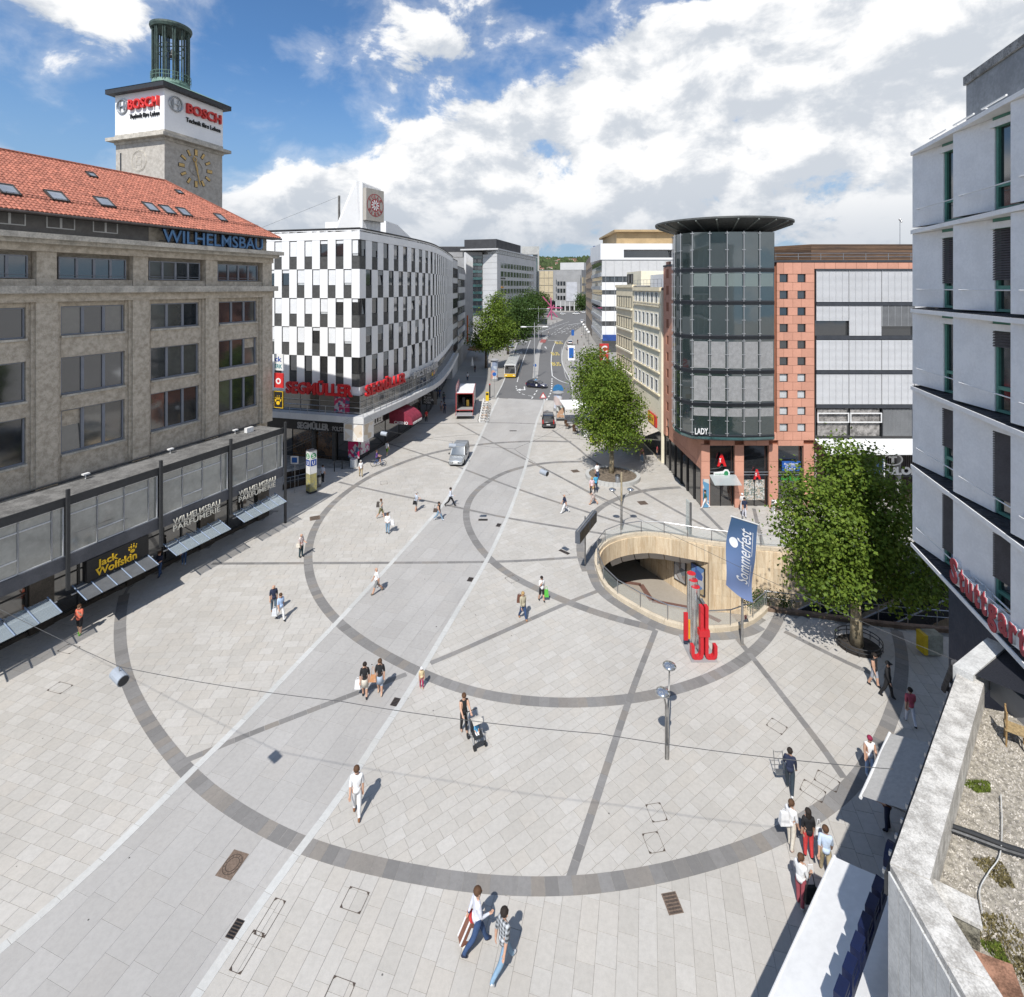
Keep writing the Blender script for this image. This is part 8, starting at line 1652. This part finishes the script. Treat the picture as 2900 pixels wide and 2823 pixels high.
# hanging lamps and span wires
M_wire = mat('span wire',(.10,.10,.10),.6); LH = 8.0; hl = [GP(338,1916,LH),GP(1281,1262,LH),GP(1541,1338,LH),GP(1088,1228,LH)]; axes = [(.85,-.5),(1,.1),(.75,-.66),(1,-.2)]
hlab = ['cylindrical lamp hung on a wire over the lower left paving','cylindrical lamp hung on a wire beside the silver van','cylindrical lamp hung on a wire over the inner ring','cylindrical lamp hung on a wire before the store corner']
for p,ax,lab in zip(hl,axes,hlab):
    s = T('hanging_lamp',lab,'lamp',p,'lamps hung on span wires'); d = Vector((ax[0],ax[1],-.12)).normalized(); b = MB(); b.tube([p-d*.26,p+d*.26],.17,16); wpart('housing',b,mat('grey lamp housing',(.33,.36,.40),.45,.08,3),s); b = MB(); b.tube([p+d*.26,p+d*.275],.145,16); wpart('lens',b,M_dark,s); b = MB(); b.tube([p+Vector((0,0,.18)),p+Vector((0,0,.3))],.02,5); wpart('clamp',b,M_steel,s)
def wire(pts,lab,r=.008):
    out = []
    for a,c in zip(pts,pts[1:]): n = 10; out += [a.lerp(c,i/n)-Vector((0,0,.012*(c-a).length*4*(i/n)*(1-i/n))) for i in range(n)]
    b = MB(); b.tube(out+[pts[-1]],r,4); tag(b.build('span_wire',M_wire),lab,'wire')
up = Vector((0,0,.31)); wire([wf.p(24,8.6,.1),hl[0]+up,GP(960,1985,8.2),GP(1700,2078,8.15),GP(2530,2178,8.05)],'span wire from the left building across the paving to the right parapet')
wire([Vector((-16.6,58.2,6.5)),hl[3]+up,hl[1]+up,GP(1456,1271,8.1),hl[2]+up,GP(2000,1560,8.0),GP(2780,1900,8.2)],'span wire from the store corner over the van and the oval entrance'); wire([GP(1456,1271,8.1),GP(1700,1150,8)],'short branch wire towards the cafe trees')
for k,dz in enumerate((0,.35)): wire([wf.p(16+k,5.6+dz,3.0),Vector((-17.6,58.1,5.4+dz*.6))],['upper slack wire','lower slack wire'][1-k]+' between the showcase and the store corner')
# covers and grates let into the paving
M_cast = mat('cast iron',(.10,.075,.06),.7,.25,12,.4,40); M_castb = mat('rusty cast iron',(.20,.145,.11),.8,.2,14,.4,40)
def cover(px,w,l,rz,lab):
    p = GP(*px); s = thing('slab_cover',lab,'cover',(p.x,p.y,.012),'slab covers',rz=rz); b = MB(); t = .012
    for q in ((-w/2,w/2,-l/2,-l/2+t),(-w/2,w/2,l/2-t,l/2),(-w/2,-w/2+t,-l/2,l/2),(w/2-t,w/2,-l/2,l/2)): b.box(*q,0,.004)
    lpart('steel_edge',b,M_cast,s)
    for x in (-1,1):
        for y in (-1,1): b = MB(); b.add([(x*w/2,y*l/2,.005),(x*(w/2-.11),y*l/2,.005),(x*w/2,y*(l/2-.11),.005)],[(0,1,2) if x*y > 0 else (2,1,0)]); lpart('corner_plate',b,M_cast,s)
for k,(px,w,l,rz,lab) in enumerate((((1005,2549),.62,.72,sdb,'slab cover below the large ring beside the pale strip'),((1859,2301),.6,.68,.15,'upper of the two slab covers below the dish lamp'),((1851,2386),.6,.68,.15,'lower of the two slab covers below the dish lamp'),((2200,2057),.62,.7,.7,'slab cover right of the dish lamp'),((2302,2240),.62,.8,.8,'left of the twin slab covers on the ring by the awnings'),((2342,2212),.62,.8,.8,'right of the twin slab covers on the ring by the awnings'),((765,2598),.4,1.0,sdb-pi/2,'long slab cover, upper of the pair at the pale strip'),((700,2695),.4,1.0,sdb-pi/2,'long slab cover, lower of the pair at the pale strip'),((960,2812),.6,.7,sdb,'slab cover at the bottom edge of the picture'),((195,1838),.6,.9,sda,'slab cover near the man in the coral shirt'),((170,1948),.6,.9,sda,'slab cover left of the hanging lamp'),((1087,1367),.7,.8,.3,'slab cover above the walkers with bags'),((1600,1398),.7,.8,.3,'slab cover above the man in white trousers'),((1450,1640),.7,.8,.6,'slab cover on the inner ring'))): cover(px,w,l,rz,lab)
def grate(px,w,l,rz,lab,m,n=6,rnd=False):
    p = GP(*px); s = thing('manhole_cover' if rnd else 'drain_grate',lab,'cover',(p.x,p.y,.012),'drain grates',rz=rz); b = MB(); b.box(-w/2,w/2,-l/2,l/2,-.005,.002); lpart('frame',b,m,s)
    if rnd:
        b = MB()
        for r in (.24,.17): b.tube([(r*1.2*cos(2*pi*i/28),r*1.35*sin(2*pi*i/28),.006) for i in range(28)],.012,4,closed=True)
        for i in range(14): t = 2*pi*i/14; b.ball((.205*1.2*cos(t),.205*1.35*sin(t),.004),.016,6)
        lpart('round_lid',b,M_cast,s)
    else:
        for i in range(n): b = MB(); y = -l/2+l*(i+.5)/n; b.box(-w*.42,w*.42,y-l/n*.28,y+l/n*.28,.003,.008); lpart('slot',b,M_black if m is M_cast else M_cast,s)
for px,w,l,rz,lab,m,rn in (((658,2449),.62,.85,sdb-pi/2,'rusty manhole cover with round lid in the carriageway',M_castb,True),((1904,2558),.5,.6,.15,'rusty ribbed grate below the large ring',M_castb,False),((666,2631),.3,.5,sdb-pi/2,'black drain grate at the pale strip, nearest the camera',M_cast,False),((1120,1988),.34,.5,sdb-pi/2,'black drain grate at the pale strip near the two women',M_cast,False),((1332,1641),.36,.5,sdb-pi/2,'black drain grate at the pale strip inside the middle ring',M_cast,False),((1412,1487),.36,.6,sdb-pi/2,'black drain grate at the pale strip beside the inner ring',M_cast,False),((1368,1472),.8,.35,0,'flat dark grate in the carriageway inside the inner ring',M_cast,False),((892,1467),.85,.85,.4,'brown square cover on the middle ring at the left',M_castb,False),((1820,1424),.8,.8,.2,'brown square cover behind the dish lamp',M_castb,False),((1629,1334),.8,.8,.3,'brown square cover near the tree bed',M_castb,False),((1598,1563),.3,.9,.8,'narrow dark slot grate before the oval entrance',M_cast,False),((1453,1220),1.0,.35,0,'flat dark grate at the top of the carriageway',M_cast,False)): grate(px,w,l,rz,lab,m,6,rn)
# ================================================================== PEOPLE
SKIN_,WHT,BLK,NVY,JEAN,LJEAN,KHA,CREAM_,LBLU,RED_,GRY = (.55,.33,.23),(.74,.74,.74),(.016,.016,.018),(.02,.028,.06),(.035,.07,.16),(.22,.34,.46),(.44,.36,.22),(.66,.61,.52),(.40,.52,.72),(.58,.05,.05),(.22,.22,.22)
HB,HD,HG,HY_ = (.09,.045,.022),(.02,.014,.011),(.42,.41,.39),(.40,.26,.11)
def cm(c,kind='cloth'): return mat(f'{kind} {c[0]:.3f} {c[1]:.3f} {c[2]:.3f}',c,.85 if kind != 'skin' else .6,.10,9,.15,60)
def plaid():
    if 'plaid' in _M: return _M['plaid']
    m = bpy.data.materials.new('plaid'); m.use_nodes = True; _M['plaid'] = m; t = NT(m.node_tree); x,y,z = t.sep(t.node('ShaderNodeTexCoord').outputs['Object']); f = lambda v,k: t.m('GREATER_THAN',t.m('FRACT',t.m('MULTIPLY',v,k)),.5)
    t.put(m.node_tree.nodes['Principled BSDF'].inputs['Base Color'],t.mix(t.m('MULTIPLY',t.m('ADD',f(x,9),f(z,9)),.5),(.05,.055,.06),(.42,.44,.46))); return m
def stripes():
    if 'stripes' in _M: return _M['stripes']
    m = bpy.data.materials.new('stripes'); m.use_nodes = True; _M['stripes'] = m; t = NT(m.node_tree); z = t.sep(t.node('ShaderNodeTexCoord').outputs['Object'])[2]; t.put(m.node_tree.nodes['Principled BSDF'].inputs['Base Color'],t.mix(t.m('GREATER_THAN',t.m('FRACT',t.m('MULTIPLY',z,11)),.6),(.66,.65,.62),(.22,.03,.03))); return m
_bodies = []
def person(px,h,face,stride,shirt,sleeve,legs,legc,shoe,hair,style,arms,label,z=0.0,sit=False,pos=None):
    """one skinned figure: joints laid out in the pose, radius per joint; clothing by body region"""
    p = pos or GP(px[0],px[1],z); rz = radians(face-90); t = thing('person',label,'person',tuple(p),'people on the square',rz=rz); V,Rr,E = [],[],[]
    def jt(co,r,par=None,reg=1):
        V.append(Vector(co)); Rr.append(r)
        if par is not None: E.append((par,len(V)-1,reg))
        return len(V)-1
    pe = jt((0,0,.53),.078); sp1 = jt((0,0,.62),.07,pe,1); chs = jt((0,-.005,.745),.078,sp1,1); nk = jt((0,0,.835),.032,chs,1); hl_ = jt((0,.012,.875),.046,nk,0); hc = jt((0,.014,.925),.058,hl_,0); jt((0,.006,.962),.042,hc,0)
    feet = []
    for s in (-1,1):
        a = radians((30 if s < 0 else -26)*stride) if not sit else radians(80); kn = radians((4 if s < 0 else 26)*stride+4) if not sit else radians(85)
        hp = jt((s*.054,0,.50),.062,pe,2); k = V[hp]+Vector((0,sin(a),-cos(a)))*.235; kj = jt(k,.046,hp,2); an = k+Vector((0,sin(a-kn),-cos(a-kn)))*.235; cr = 2 if legs == 'long' else 0; aj = jt(an,.030,kj,cr)
        fp = a-kn; fwd = Vector((s*.02,cos(fp*.7),sin(fp*.7) if not sit else 0)); jt(an+Vector((0,-.012,-.025)),.024,aj,3); tj = jt(an+fwd*.085+Vector((0,0,-.026)),.021,aj,3); feet.append(min(an.z-.05,V[tj].z-.02))
        sh = jt((s*.095,-.004,.795),.046,chs,1); md = arms[0 if s < 0 else 1]; sw = radians((-20 if s < 0 else 22)*stride)
        if md == 'd': u,f = (s*.14,sin(sw),-1),(s*.02,sin(sw)+.25,-1)
        elif md == 'f': u,f = (s*.16,.15,-1),(-s*.25,1,-.15)
        elif md == 'u': u,f = (s*.2,.35,-.9),(-s*.45,.45,1)
        elif md == 'p': u,f = (s*.12,.55,-.9),(0,1,-.35)
        elif md == 'b': u,f = (s*.15,-.35,-1),(s*.1,-.35,-1)
        u,f = Vector(u).normalized(),Vector(f).normalized(); el_ = V[sh]+u*.165; wr = el_+f*.145
        ej = jt(el_,.031,sh,1 if sleeve != 'none' else 0); wj = jt(wr,.019,ej,1 if sleeve == 'long' else 0); pl = jt(wr+f*.03,.020,wj,0); sd = f.cross(u); sd = sd.normalized() if sd.length > .1 else Vector((1,0,0)); cu = f.cross(sd)
        for q,ln in ((-.016,.040),(-.006,.048),(.005,.046),(.015,.036)): k1 = jt(wr+f*.055+sd*q,.0062,pl,0); jt(wr+f*(.055+ln*.8)+sd*q*1.15+cu*.014,.005,k1,0)
        k1 = jt(wr+f*.032-sd*.026,.0065,pl,0); jt(wr+f*.058-sd*.035+cu*.01,.0055,k1,0)
    dz = -min(feet) if not sit else 0
    me = bpy.data.meshes.new('body'); me.from_pydata([tuple((v+Vector((0,0,dz)))*h) for v in V],[(a,c) for a,c,_ in E],[]); o = bpy.data.objects.new('body',me); _fs.collection.objects.link(o); o.modifiers.new('skin','SKIN'); o.modifiers.new('smooth','SUBSURF').levels = 1
    for i,q in enumerate(me.skin_vertices[0].data): q.radius = (Rr[i]*h,Rr[i]*h); q.use_root = (i == 0)
    mats = [cm(SKIN_,'skin'),shirt if not isinstance(shirt,tuple) else cm(shirt),cm(legc),cm(shoe)]; _bodies.append((o,t,np.array([[*(V[a]+Vector((0,0,dz))),*(V[c]+Vector((0,0,dz)))] for a,c,_ in E])*h,np.array([r for *_,r in E]),mats,h,dz))
    hd_ = lambda b,m,n,sm=True: lpart(n,b,m,t,sm)
    c = Vector((0,.014,.925+dz))*h
    if style != 'bald':
        b = MB(); b.ball(tuple(c+Vector((0,-.012,.014))*h),.066*h,12,(.95,1.05,.95))
        if style == 'long': b.ball(tuple(c+Vector((0,-.035,-.05))*h),.058*h,10,(1.05,.7,1.7))
        if style == 'tail': b.ball(tuple(c+Vector((0,-.075,-.01))*h),.026*h,8,(1,1,1.8))
        if style == 'cap': b.ball(tuple(c+Vector((0,.05,.03))*h),.05*h,8,(1,1.1,.2))
        hd_(b,cm(hair,'hair'),'hair')
    b = MB(); b.ball(tuple(c+Vector((0,.062,-.012))*h),.010*h,6)
    for s in (-1,1): b.ball(tuple(c+Vector((s*.058,.0,-.005))*h),.013*h,6,(.5,1,1.4))
    hd_(b,cm(SKIN_,'skin'),'face'); b = MB()
    for s in (-1,1): b.ball(tuple(c+Vector((s*.02,.054,.006))*h),.006*h,5)
    b.ball(tuple(c+Vector((0,.056,-.034))*h),.008*h,6,(1.8,.6,.5)); hd_(b,cm(HD,'hair'),'eyes_and_mouth')
    if legs in ('skirt','coat'): b = MB(); b.lathe([(.075*h,(.60+dz)*h),(.095*h,(.5+dz)*h),(.115*h,(.34+dz)*h),(.105*h,(.34+dz)*h)],14); hd_(b,cm(legc),'skirt')
    b = MB(); b.lathe([(.082*h,(.50+dz)*h),(.088*h,(.54+dz)*h),(.084*h,(.60+dz)*h),(.07*h,(.60+dz)*h)],14); hd_(b,mats[1],'shirt_hem'); return t
PP = [((1010,2312),1.9,-78,.45,WHT,'half','long',WHT,(.2,.09,.04),HB,'short','dd','man all in white walking alone towards the camera'),
      ((1352,2690),1.92,20,.8,(.66,.67,.74),'long','long',JEAN,NVY,HB,'short','bf','man in pale hoodie and jeans pulling a shopping trolley'),
      ((1428,2752),1.93,40,1.0,'plaid','half','long',LJEAN,WHT,HD,'short','db','man in grey checked shirt and light jeans at the bottom edge'),
      ((1314,2073),1.72,-65,.2,BLK,'none','long',BLK,(.4,.25,.18),HB,'short','pp','woman in black pushing a stroller'),
      ((1033,1975),1.70,-80,.3,BLK,'half','skirt',CREAM_,BLK,HD,'short','dd','woman in black top and cream skirt with white bag'),
      ((1076,1966),1.72,-85,.3,BLK,'half','skirt',(.40,.47,.56),(.5,.35,.25),HB,'long','dd','long haired woman in black top and pale blue skirt with tan bag'),
      ((1194,1949),1.05,-70,.2,(.62,.50,.30),'half','long',(.40,.03,.10),(.5,.3,.2),WHT,'cap','dd','small child in dark red trousers and white hat'),
      ((775,1735),1.72,-60,.3,NVY,'half','long',(.10,.14,.18),(.2,.1,.05),HG,'bald','dd','bald man in navy top walking beside a woman in pale blue'),((795,1757),1.66,-40,.7,LBLU,'half','long',WHT,BLK,HB,'short','dd','woman in pale blue top and white trousers with plastic bag'),
      ((1067,1680),1.74,-150,.8,WHT,'half','shorts',GRY,(.2,.15,.1),HG,'bald','dd','old man in white shirt and grey shorts'),((1481,1755),1.7,-60,.6,(.40,.36,.26),'long','long',JEAN,(.4,.2,.1),HY_,'long','dd','blond woman in beige jacket and jeans with backpack'),
      ((1534,1703),1.6,-60,.4,WHT,'half','shorts',BLK,BLK,HD,'short','du','girl in white shirt and black shorts with green bag'),((853,1578),1.75,-20,.1,'stripes','half','long',(.03,.06,.07),BLK,HG,'bald','fd','old man in striped shirt standing still on the left ring'),
      ((1079,1468),1.72,-10,.7,(.42,.40,.36),'half','shorts',(.16,.15,.07),(.5,.5,.45),HB,'short','du','man with dark backpack and olive shorts'),((1098,1511),1.68,-80,.2,WHT,'long','long',LJEAN,BLK,HB,'short','ff','woman in white jacket over red top with white bag'),
      ((1179,1448),1.74,30,.2,(.50,.56,.66),'half','shorts',(.3,.3,.3),(.55,.4,.35),HG,'short','ff','man in pale blue shirt with black hip bag reading'),((1243,1474),1.66,-20,.9,BLK,'none','long',LJEAN,WHT,HD,'long','dd','dark haired woman in black top and light jeans striding across the lane'),
      ((1276,1434),1.8,0,1.0,(.60,.64,.72),'long','long',BLK,BLK,HD,'short','df','man in white shirt and black trousers striding right'),((1599,1453),1.74,-170,.9,NVY,'half','long',WHT,WHT,HG,'bald','dd','bald man in navy polo and white trousers'),
      ((1022,1350),1.74,-60,.4,WHT,'half','long',KHA,(.1,.08,.05),HG,'short','dd','white haired man in white shirt and beige trousers'),((914,1365),1.75,80,.1,(.55,.58,.66),'half','long',BLK,BLK,HD,'short','dd','man in white shirt seen from behind by the litter bin'),
      ((1096,1291),1.75,60,.3,WHT,'half','shorts',(.16,.30,.04),WHT,HD,'short','dd','person in white shirt and green shorts at the store corner'),((225,1797),1.72,-90,.2,(.62,.15,.09),'half','shorts',BLK,(.15,.5,.05),HB,'short','uf','man in coral shirt and black shorts reading his phone'),
      ((521,1598),1.72,-70,.1,BLK,'half','long',JEAN,LBLU,HD,'short','ud','man in black shirt phoning in the shade of the shops'),((452,1633),1.75,-100,.4,NVY,'half','long',JEAN,NVY,HB,'short','ff','man in dark blue walking in the shade of the shops'),
      ((2237,2244),1.75,60,.5,NVY,'long','long',(.03,.045,.06),WHT,HD,'short','fd','man in dark waistcoat carrying a steel hand cart frame'),((2241,2404),1.72,30,.2,WHT,'half','long',CREAM_,(.6,.45,.38),HB,'tail','fd','woman in white tunic and cream trousers'),
      ((2289,2428),1.68,85,.1,BLK,'half','long',RED_,BLK,HD,'long','dd','long haired woman in black top and red trousers seen from behind'),((2338,2482),1.72,70,.6,(.52,.62,.76),'half','long',KHA,(.3,.2,.1),HB,'short','bd','man in pale blue shirt and khaki trousers with white bag'),
      ((2268,2568),1.68,30,.1,WHT,'half','long',(.36,.08,.10),WHT,HB,'tail','ff','woman in white top and dark rose trousers with big black bag'),((2476,1944),1.66,-60,.4,BLK,'none','shorts',(.35,.36,.4),BLK,HD,'tail','dd','woman in black top and shorts walking in the building shade'),
      ((2514,1976),1.78,-50,.5,BLK,'long','long',BLK,BLK,BLK,'cap','dd','man all in black with cap walking in the building shade'),((2578,2052),1.68,80,.5,(.50,.10,.13),'half','long',(.62,.64,.70),BLK,HD,'short','dd','woman in coral top and white trousers walking in the shade'),
      ((2463,2200),1.66,-100,.1,WHT,'none','long',LBLU,WHT,(.25,.02,.06),'short','fd','red haired woman in white at the edge of the grey awning'),((2512,2352),1.68,150,.1,(.12,.05,.03),'half','long',NVY,BLK,HD,'short','fd','person in dark clothes between the two awnings'),
      ((1691,1360),1.78,100,.3,WHT,'half','long',JEAN,BLK,HD,'short','dd','man in white shirt standing by the tree bed'),((1687,1393),1.7,90,.3,(.06,.32,.50),'half','long',NVY,BLK,HD,'short','dd','person in bright blue top in the group by the tree bed'),((1676,1402),1.7,-90,.3,(.66,.50,.52),'half','long',BLK,BLK,HY_,'long','dd','woman in pink and white in the group by the tree bed'),((1680,1429),1.7,170,.8,(.55,.50,.46),'half','skirt',(.5,.4,.36),SKIN_,HY_,'short','fd','woman in pale dress striding left before the group'),
      ((1997,1439),1.68,170,.8,(.03,.09,.07),'half','long',WHT,WHT,HD,'short','dd','woman in dark green top and white trousers at the pharmacy'),((2108,1466),1.74,-90,.2,NVY,'half','long',(.6,.6,.66),GRY,HD,'short','dd','person in navy vest above the festival banner'),((2102,1450),1.66,90,.2,(.62,.6,.58),'half','long',WHT,WHT,WHT,'cap','dd','person in white hat above the festival banner'),
      ((1818,1308),1.68,-100,.3,(.20,.10,.08),'half','long',LJEAN,WHT,HD,'long','dd','long haired woman at the beige shop awning'),((1865,1300),1.7,90,.2,(.45,.08,.09),'half','long',JEAN,BLK,HD,'short','dd','person in red top under the beige shop awning'),
      ((1257,1139),1.76,90,.4,(.16,.18,.15),'half','long',NVY,BLK,HD,'short','dd','man in olive shirt walking away in the store shade'),((1245,1126),1.7,90,.4,(.06,.10,.25),'half','long',JEAN,BLK,HD,'short','dd','person in blue walking away in the store shade'),((1250,1166),1.7,-80,.3,(.4,.36,.38),'half','shorts',GRY,WHT,HB,'short','dd','person in pale top coming through the store shade'),((1259,1171),1.78,-80,.3,(.04,.05,.08),'half','long',NVY,BLK,HD,'short','dd','man in dark clothes coming through the store shade'),((1226,1143),1.7,-90,.2,LBLU,'half','long',LBLU,WHT,HD,'short','dd','person in pale blue at the store window'),((1207,1194),1.7,-60,.2,RED_,'half','long',BLK,BLK,HD,'short','dd','person in red top standing at the curved store front'),
      ((1324,1078),1.75,90,.2,WHT,'half','long',NVY,BLK,HD,'short','dd','person in white shirt beyond the box truck'),((1345,1055),1.75,90,.3,BLK,'half','long',NVY,BLK,HD,'short','dd','person in black walking up the shaded pavement'),((1636,975),1.75,-90,.3,BLK,'half','long',BLK,BLK,HD,'short','dd','person in black on the right pavement past the white cars'),((1654,986),1.75,90,.3,GRY,'half','long',WHT,BLK,HD,'short','dd','person in grey on the right pavement near the globe lights'),((1647,957),1.75,-90,.3,(.5,.5,.55),'half','long',GRY,BLK,HD,'short','dd','person in pale clothes far along the right pavement'),((1553,949),1.75,0,.5,WHT,'half','long',GRY,BLK,HD,'short','dd','person in white crossing the far street'),((1533,955),1.75,180,.5,NVY,'half','long',NVY,BLK,HD,'short','dd','person in dark blue waiting at the far crossing'),((1647,1015),1.75,90,.3,WHT,'half','long',GRY,BLK,HD,'short','dd','person in white on the right pavement before the bank')]
for q in PP:
    q = list(q); q[4] = plaid() if q[4] == 'plaid' else stripes() if q[4] == 'stripes' else q[4]; person(*q)
# cyclist, stroller child
cg = GP(1072,1321); bicycle((cg.x,cg.y,0),radians(8),'dark bicycle ridden along the store front',mat('bike blue',(.03,.09,.3),.4),None)
person(None,1.72,8,0,(.10,.05,.20),'half','shorts',BLK,GRY,HB,'short','pp','cyclist in purple top with backpack',pos=Vector((cg.x-.2,cg.y,.12)),sit=True)
sg = GP(1349,2100); sd_ = radians(-62); stv = thing('stroller','grey baby stroller pushed by the woman in black','stroller',tuple(sg),rz=sd_-pi/2)
for x in (-.26,.26):
    for y in (-.32,.38): b = MB(); b.tube([(x-.03,y,.11),(x+.03,y,.11)],.11,12); lpart('wheel',b,M_tyre,stv)
    b = MB(); b.tube([(x,.38,.12),(x,-.05,.5),(x*.9,-.5,1.02)],.018,6); b.tube([(x,-.32,.12),(x,.1,.55)],.018,6); lpart('frame',b,M_steel,stv)
b = MB(); b.tube([(-.24,-.5,1.02),(.24,-.5,1.02)],.025,6); lpart('handle',b,M_dark,stv); b = MB(); b.box(-.2,.2,-.12,.3,.36,.42); b.box(-.2,.2,-.2,-.12,.4,.9); lpart('seat',b,M_dark,stv)
b = MB(); n = 8
for i in range(n): a0,a1 = pi*.1+pi*.62*i/n,pi*.1+pi*.62*(i+1)/n; b.quad((-.23,-.1-.36*cos(a0)+.1,.62+.4*sin(a0)),(.23,-.1-.36*cos(a0)+.1,.62+.4*sin(a0)),(.23,-.1-.36*cos(a1)+.1,.62+.4*sin(a1)),(-.23,-.1-.36*cos(a1)+.1,.62+.4*sin(a1)))
lpart('hood',b,cm((.50,.47,.42)),stv); b = MB(); b.box(-.22,.22,.28,.42,.16,.2); lpart('footrest',b,M_dark,stv)
person(None,.82,-62,0,(.12,.38,.62),'half','long',WHT,WHT,WHT,'cap','ff','small child in pale blue top sitting in the stroller',pos=sg+Vector((0,0,.03)),sit=True)
def held(name,lab,cat,base,fn): o = thing(name,lab,cat,tuple(base)); fn(o); return o
def bag(px,z,w,hgt,d,c,lab,strap=True,name='shoulder_bag',off=(0,0)):
    p = GP(*px)+Vector((off[0],off[1],z)); o = thing(name,lab,'bag',tuple(p)); b = MB(); b.add([(-w/2,-d/2,0),(w/2,-d/2,0),(w/2,d/2,0),(-w/2,d/2,0),(-w*.36,-d*.3,hgt),(w*.36,-d*.3,hgt),(w*.36,d*.3,hgt),(-w*.36,d*.3,hgt)],((0,3,2,1),(4,5,6,7),(0,1,5,4),(1,2,6,5),(2,3,7,6),(3,0,4,7))); lpart('pouch',b,cm(c),o)
    if strap: b = MB(); b.tube([(-w*.3,0,hgt),(-w*.1,0,hgt+strap),(w*.1,0,hgt+strap),(w*.3,0,hgt)],.012,5); lpart('strap',b,cm(c),o)
for a in (((1033,1975),.45,.3,.4,.16,WHT,'white plastic bag of the woman in the cream skirt',.12,'plastic_bag',(-.34,0)),((1076,1966),.72,.34,.3,.16,(.50,.25,.12),'tan shoulder bag of the long haired woman',.4,'shoulder_bag',(-.3,-.1)),((795,1757),.3,.32,.42,.18,(.60,.62,.65),'pale plastic bag of the woman in pale blue',.12,'plastic_bag',(-.36,0)),((1534,1703),.3,.3,.45,.12,(.10,.45,.06),'green bag of the girl in black shorts',.2,'shopping_bag',(.3,0)),((1098,1511),.7,.34,.42,.14,WHT,'white bag of the woman in the white jacket',.15,'plastic_bag',(.36,0)),((1179,1448),.72,.36,.3,.16,BLK,'black hip bag of the man in pale blue',.3,'shoulder_bag',(-.1,-.2)),((1243,1474),.78,.36,.3,.16,(.08,.06,.05),'dark bag of the striding woman',.3,'shoulder_bag',(-.3,-.1)),((2289,2428),.72,.28,.32,.12,WHT,'white handbag of the woman in red trousers',.3,'handbag',(.36,0)),((2268,2568),.42,.42,.5,.16,BLK,'big black bag of the woman in rose trousers',.4,'shoulder_bag',(.2,-.22)),((2268,2568),.85,.22,.3,.04,WHT,'white paper held by the woman in rose trousers',0,'paper',(.42,.2)),((2241,2404),.95,.34,.42,.2,WHT,'white backpack of the woman in the tunic',.1,'backpack',(-.28,-.05)),((1079,1468),1.0,.32,.42,.2,(.07,.06,.055),'dark backpack of the man in olive shorts',.08,'backpack',(-.24,0)),((1481,1755),1.0,.3,.42,.2,(.14,.06,.04),'brown backpack of the blond woman',.08,'backpack',(-.22,.12)),((853,1578),.88,.3,.26,.14,CREAM_,'cream bag held by the man in stripes',.1,'bag',(-.12,-.25))): bag(*a)
# shopping trolley
tp = GP(1308,2678); tv = thing('shopping_trolley','brown and white shopping trolley pulled by the man in the pale hoodie','trolley',tuple(tp),rz=.35); Ti = Matrix.Rotation(radians(28),4,'Y')
b = MB(); b.prism([(-.17,-.15),(.17,-.15),(.17,.15),(-.17,.15)],.12,.78,Ti); lpart('bag_body',b,cm((.20,.09,.06)),tv); b = MB(); b.box(-.178,-.16,-.155,-.10,.12,.8,Ti); b.box(-.178,-.16,.10,.155,.12,.8,Ti); b.box(-.05,.05,-.156,-.151,.3,.65,Ti); lpart('white_trim',b,cm(WHT),tv); b = MB(); b.box(-.18,.18,-.16,.16,.79,.88,Ti); lpart('red_flap',b,cm(RED_),tv); b = MB(); b.tube([Ti @ Vector((.18,-.1,.1)),Ti @ Vector((.2,-.1,1.15)),Ti @ Vector((.2,.1,1.15)),Ti @ Vector((.18,.1,.1))],.014,6); lpart('handle',b,M_steel,tv)
for y in (-.2,.2):
    b = MB(); b.tube([(.05,y-.02,.1),(.05,y+.02,.1)],.1,14); w = lpart('wheel',b,cm(CREAM_),tv); b = MB(); b.tube([(.05,y-.024,.1),(.05,y+.024,.1)],.05,10); lpart('hub',b,M_red,w)
hc_ = GP(2229,2215); hv = thing('hand_cart','steel hand cart frame carried by the man in the waistcoat','cart',tuple(hc_)); b = MB()
for x in (-.18,.18): b.tube([(x-.25,.1,.35),(x-.3,.15,1.15)],.016,6)
for z in (.4,.6,.85,1.12): b.tube([(-.45,.12,z),(-.1,.12,z)],.012,5)
lpart('frame',b,M_steel,hv); b = MB(); b.box(-.45,-.1,-.05,.15,.33,.36); lpart('foot_plate',b,M_steel,hv)
# grow all skins at once, then paint the regions
vl = _fs.view_layers[0]; vl.update(); dgp = vl.depsgraph
for o,t,S,reg,mats,h,dz in _bodies:
    me = bpy.data.meshes.new_from_object(o.evaluated_get(dgp)); me.materials.clear(); [me.materials.append(m) for m in mats]
    n = len(me.polygons); C = np.empty(n*3); me.polygons.foreach_get('center',C); C = C.reshape(-1,3); a,d = S[:,:3],S[:,3:]-S[:,:3]; L2 = (d**2).sum(1)+1e-9
    tt = np.clip(((C[:,None]-a[None])*d[None]).sum(2)/L2,0,1); D = np.linalg.norm(C[:,None]-(a[None]+tt[...,None]*d[None]),axis=2); ix = reg[D.argmin(1)]; zz = C[:,2]/h-dz
    ix = np.where((ix == 1) & (zz < .535),2,ix); me.polygons.foreach_set('material_index',ix.astype(np.int32)); me.shade_smooth(); lpart('body',me,None,t); bpy.data.objects.remove(o)
# ------------------------------------------------------------------ clear the lettering helper
bpy.data.scenes.remove(_fs); bpy.data.objects.remove(_fo)
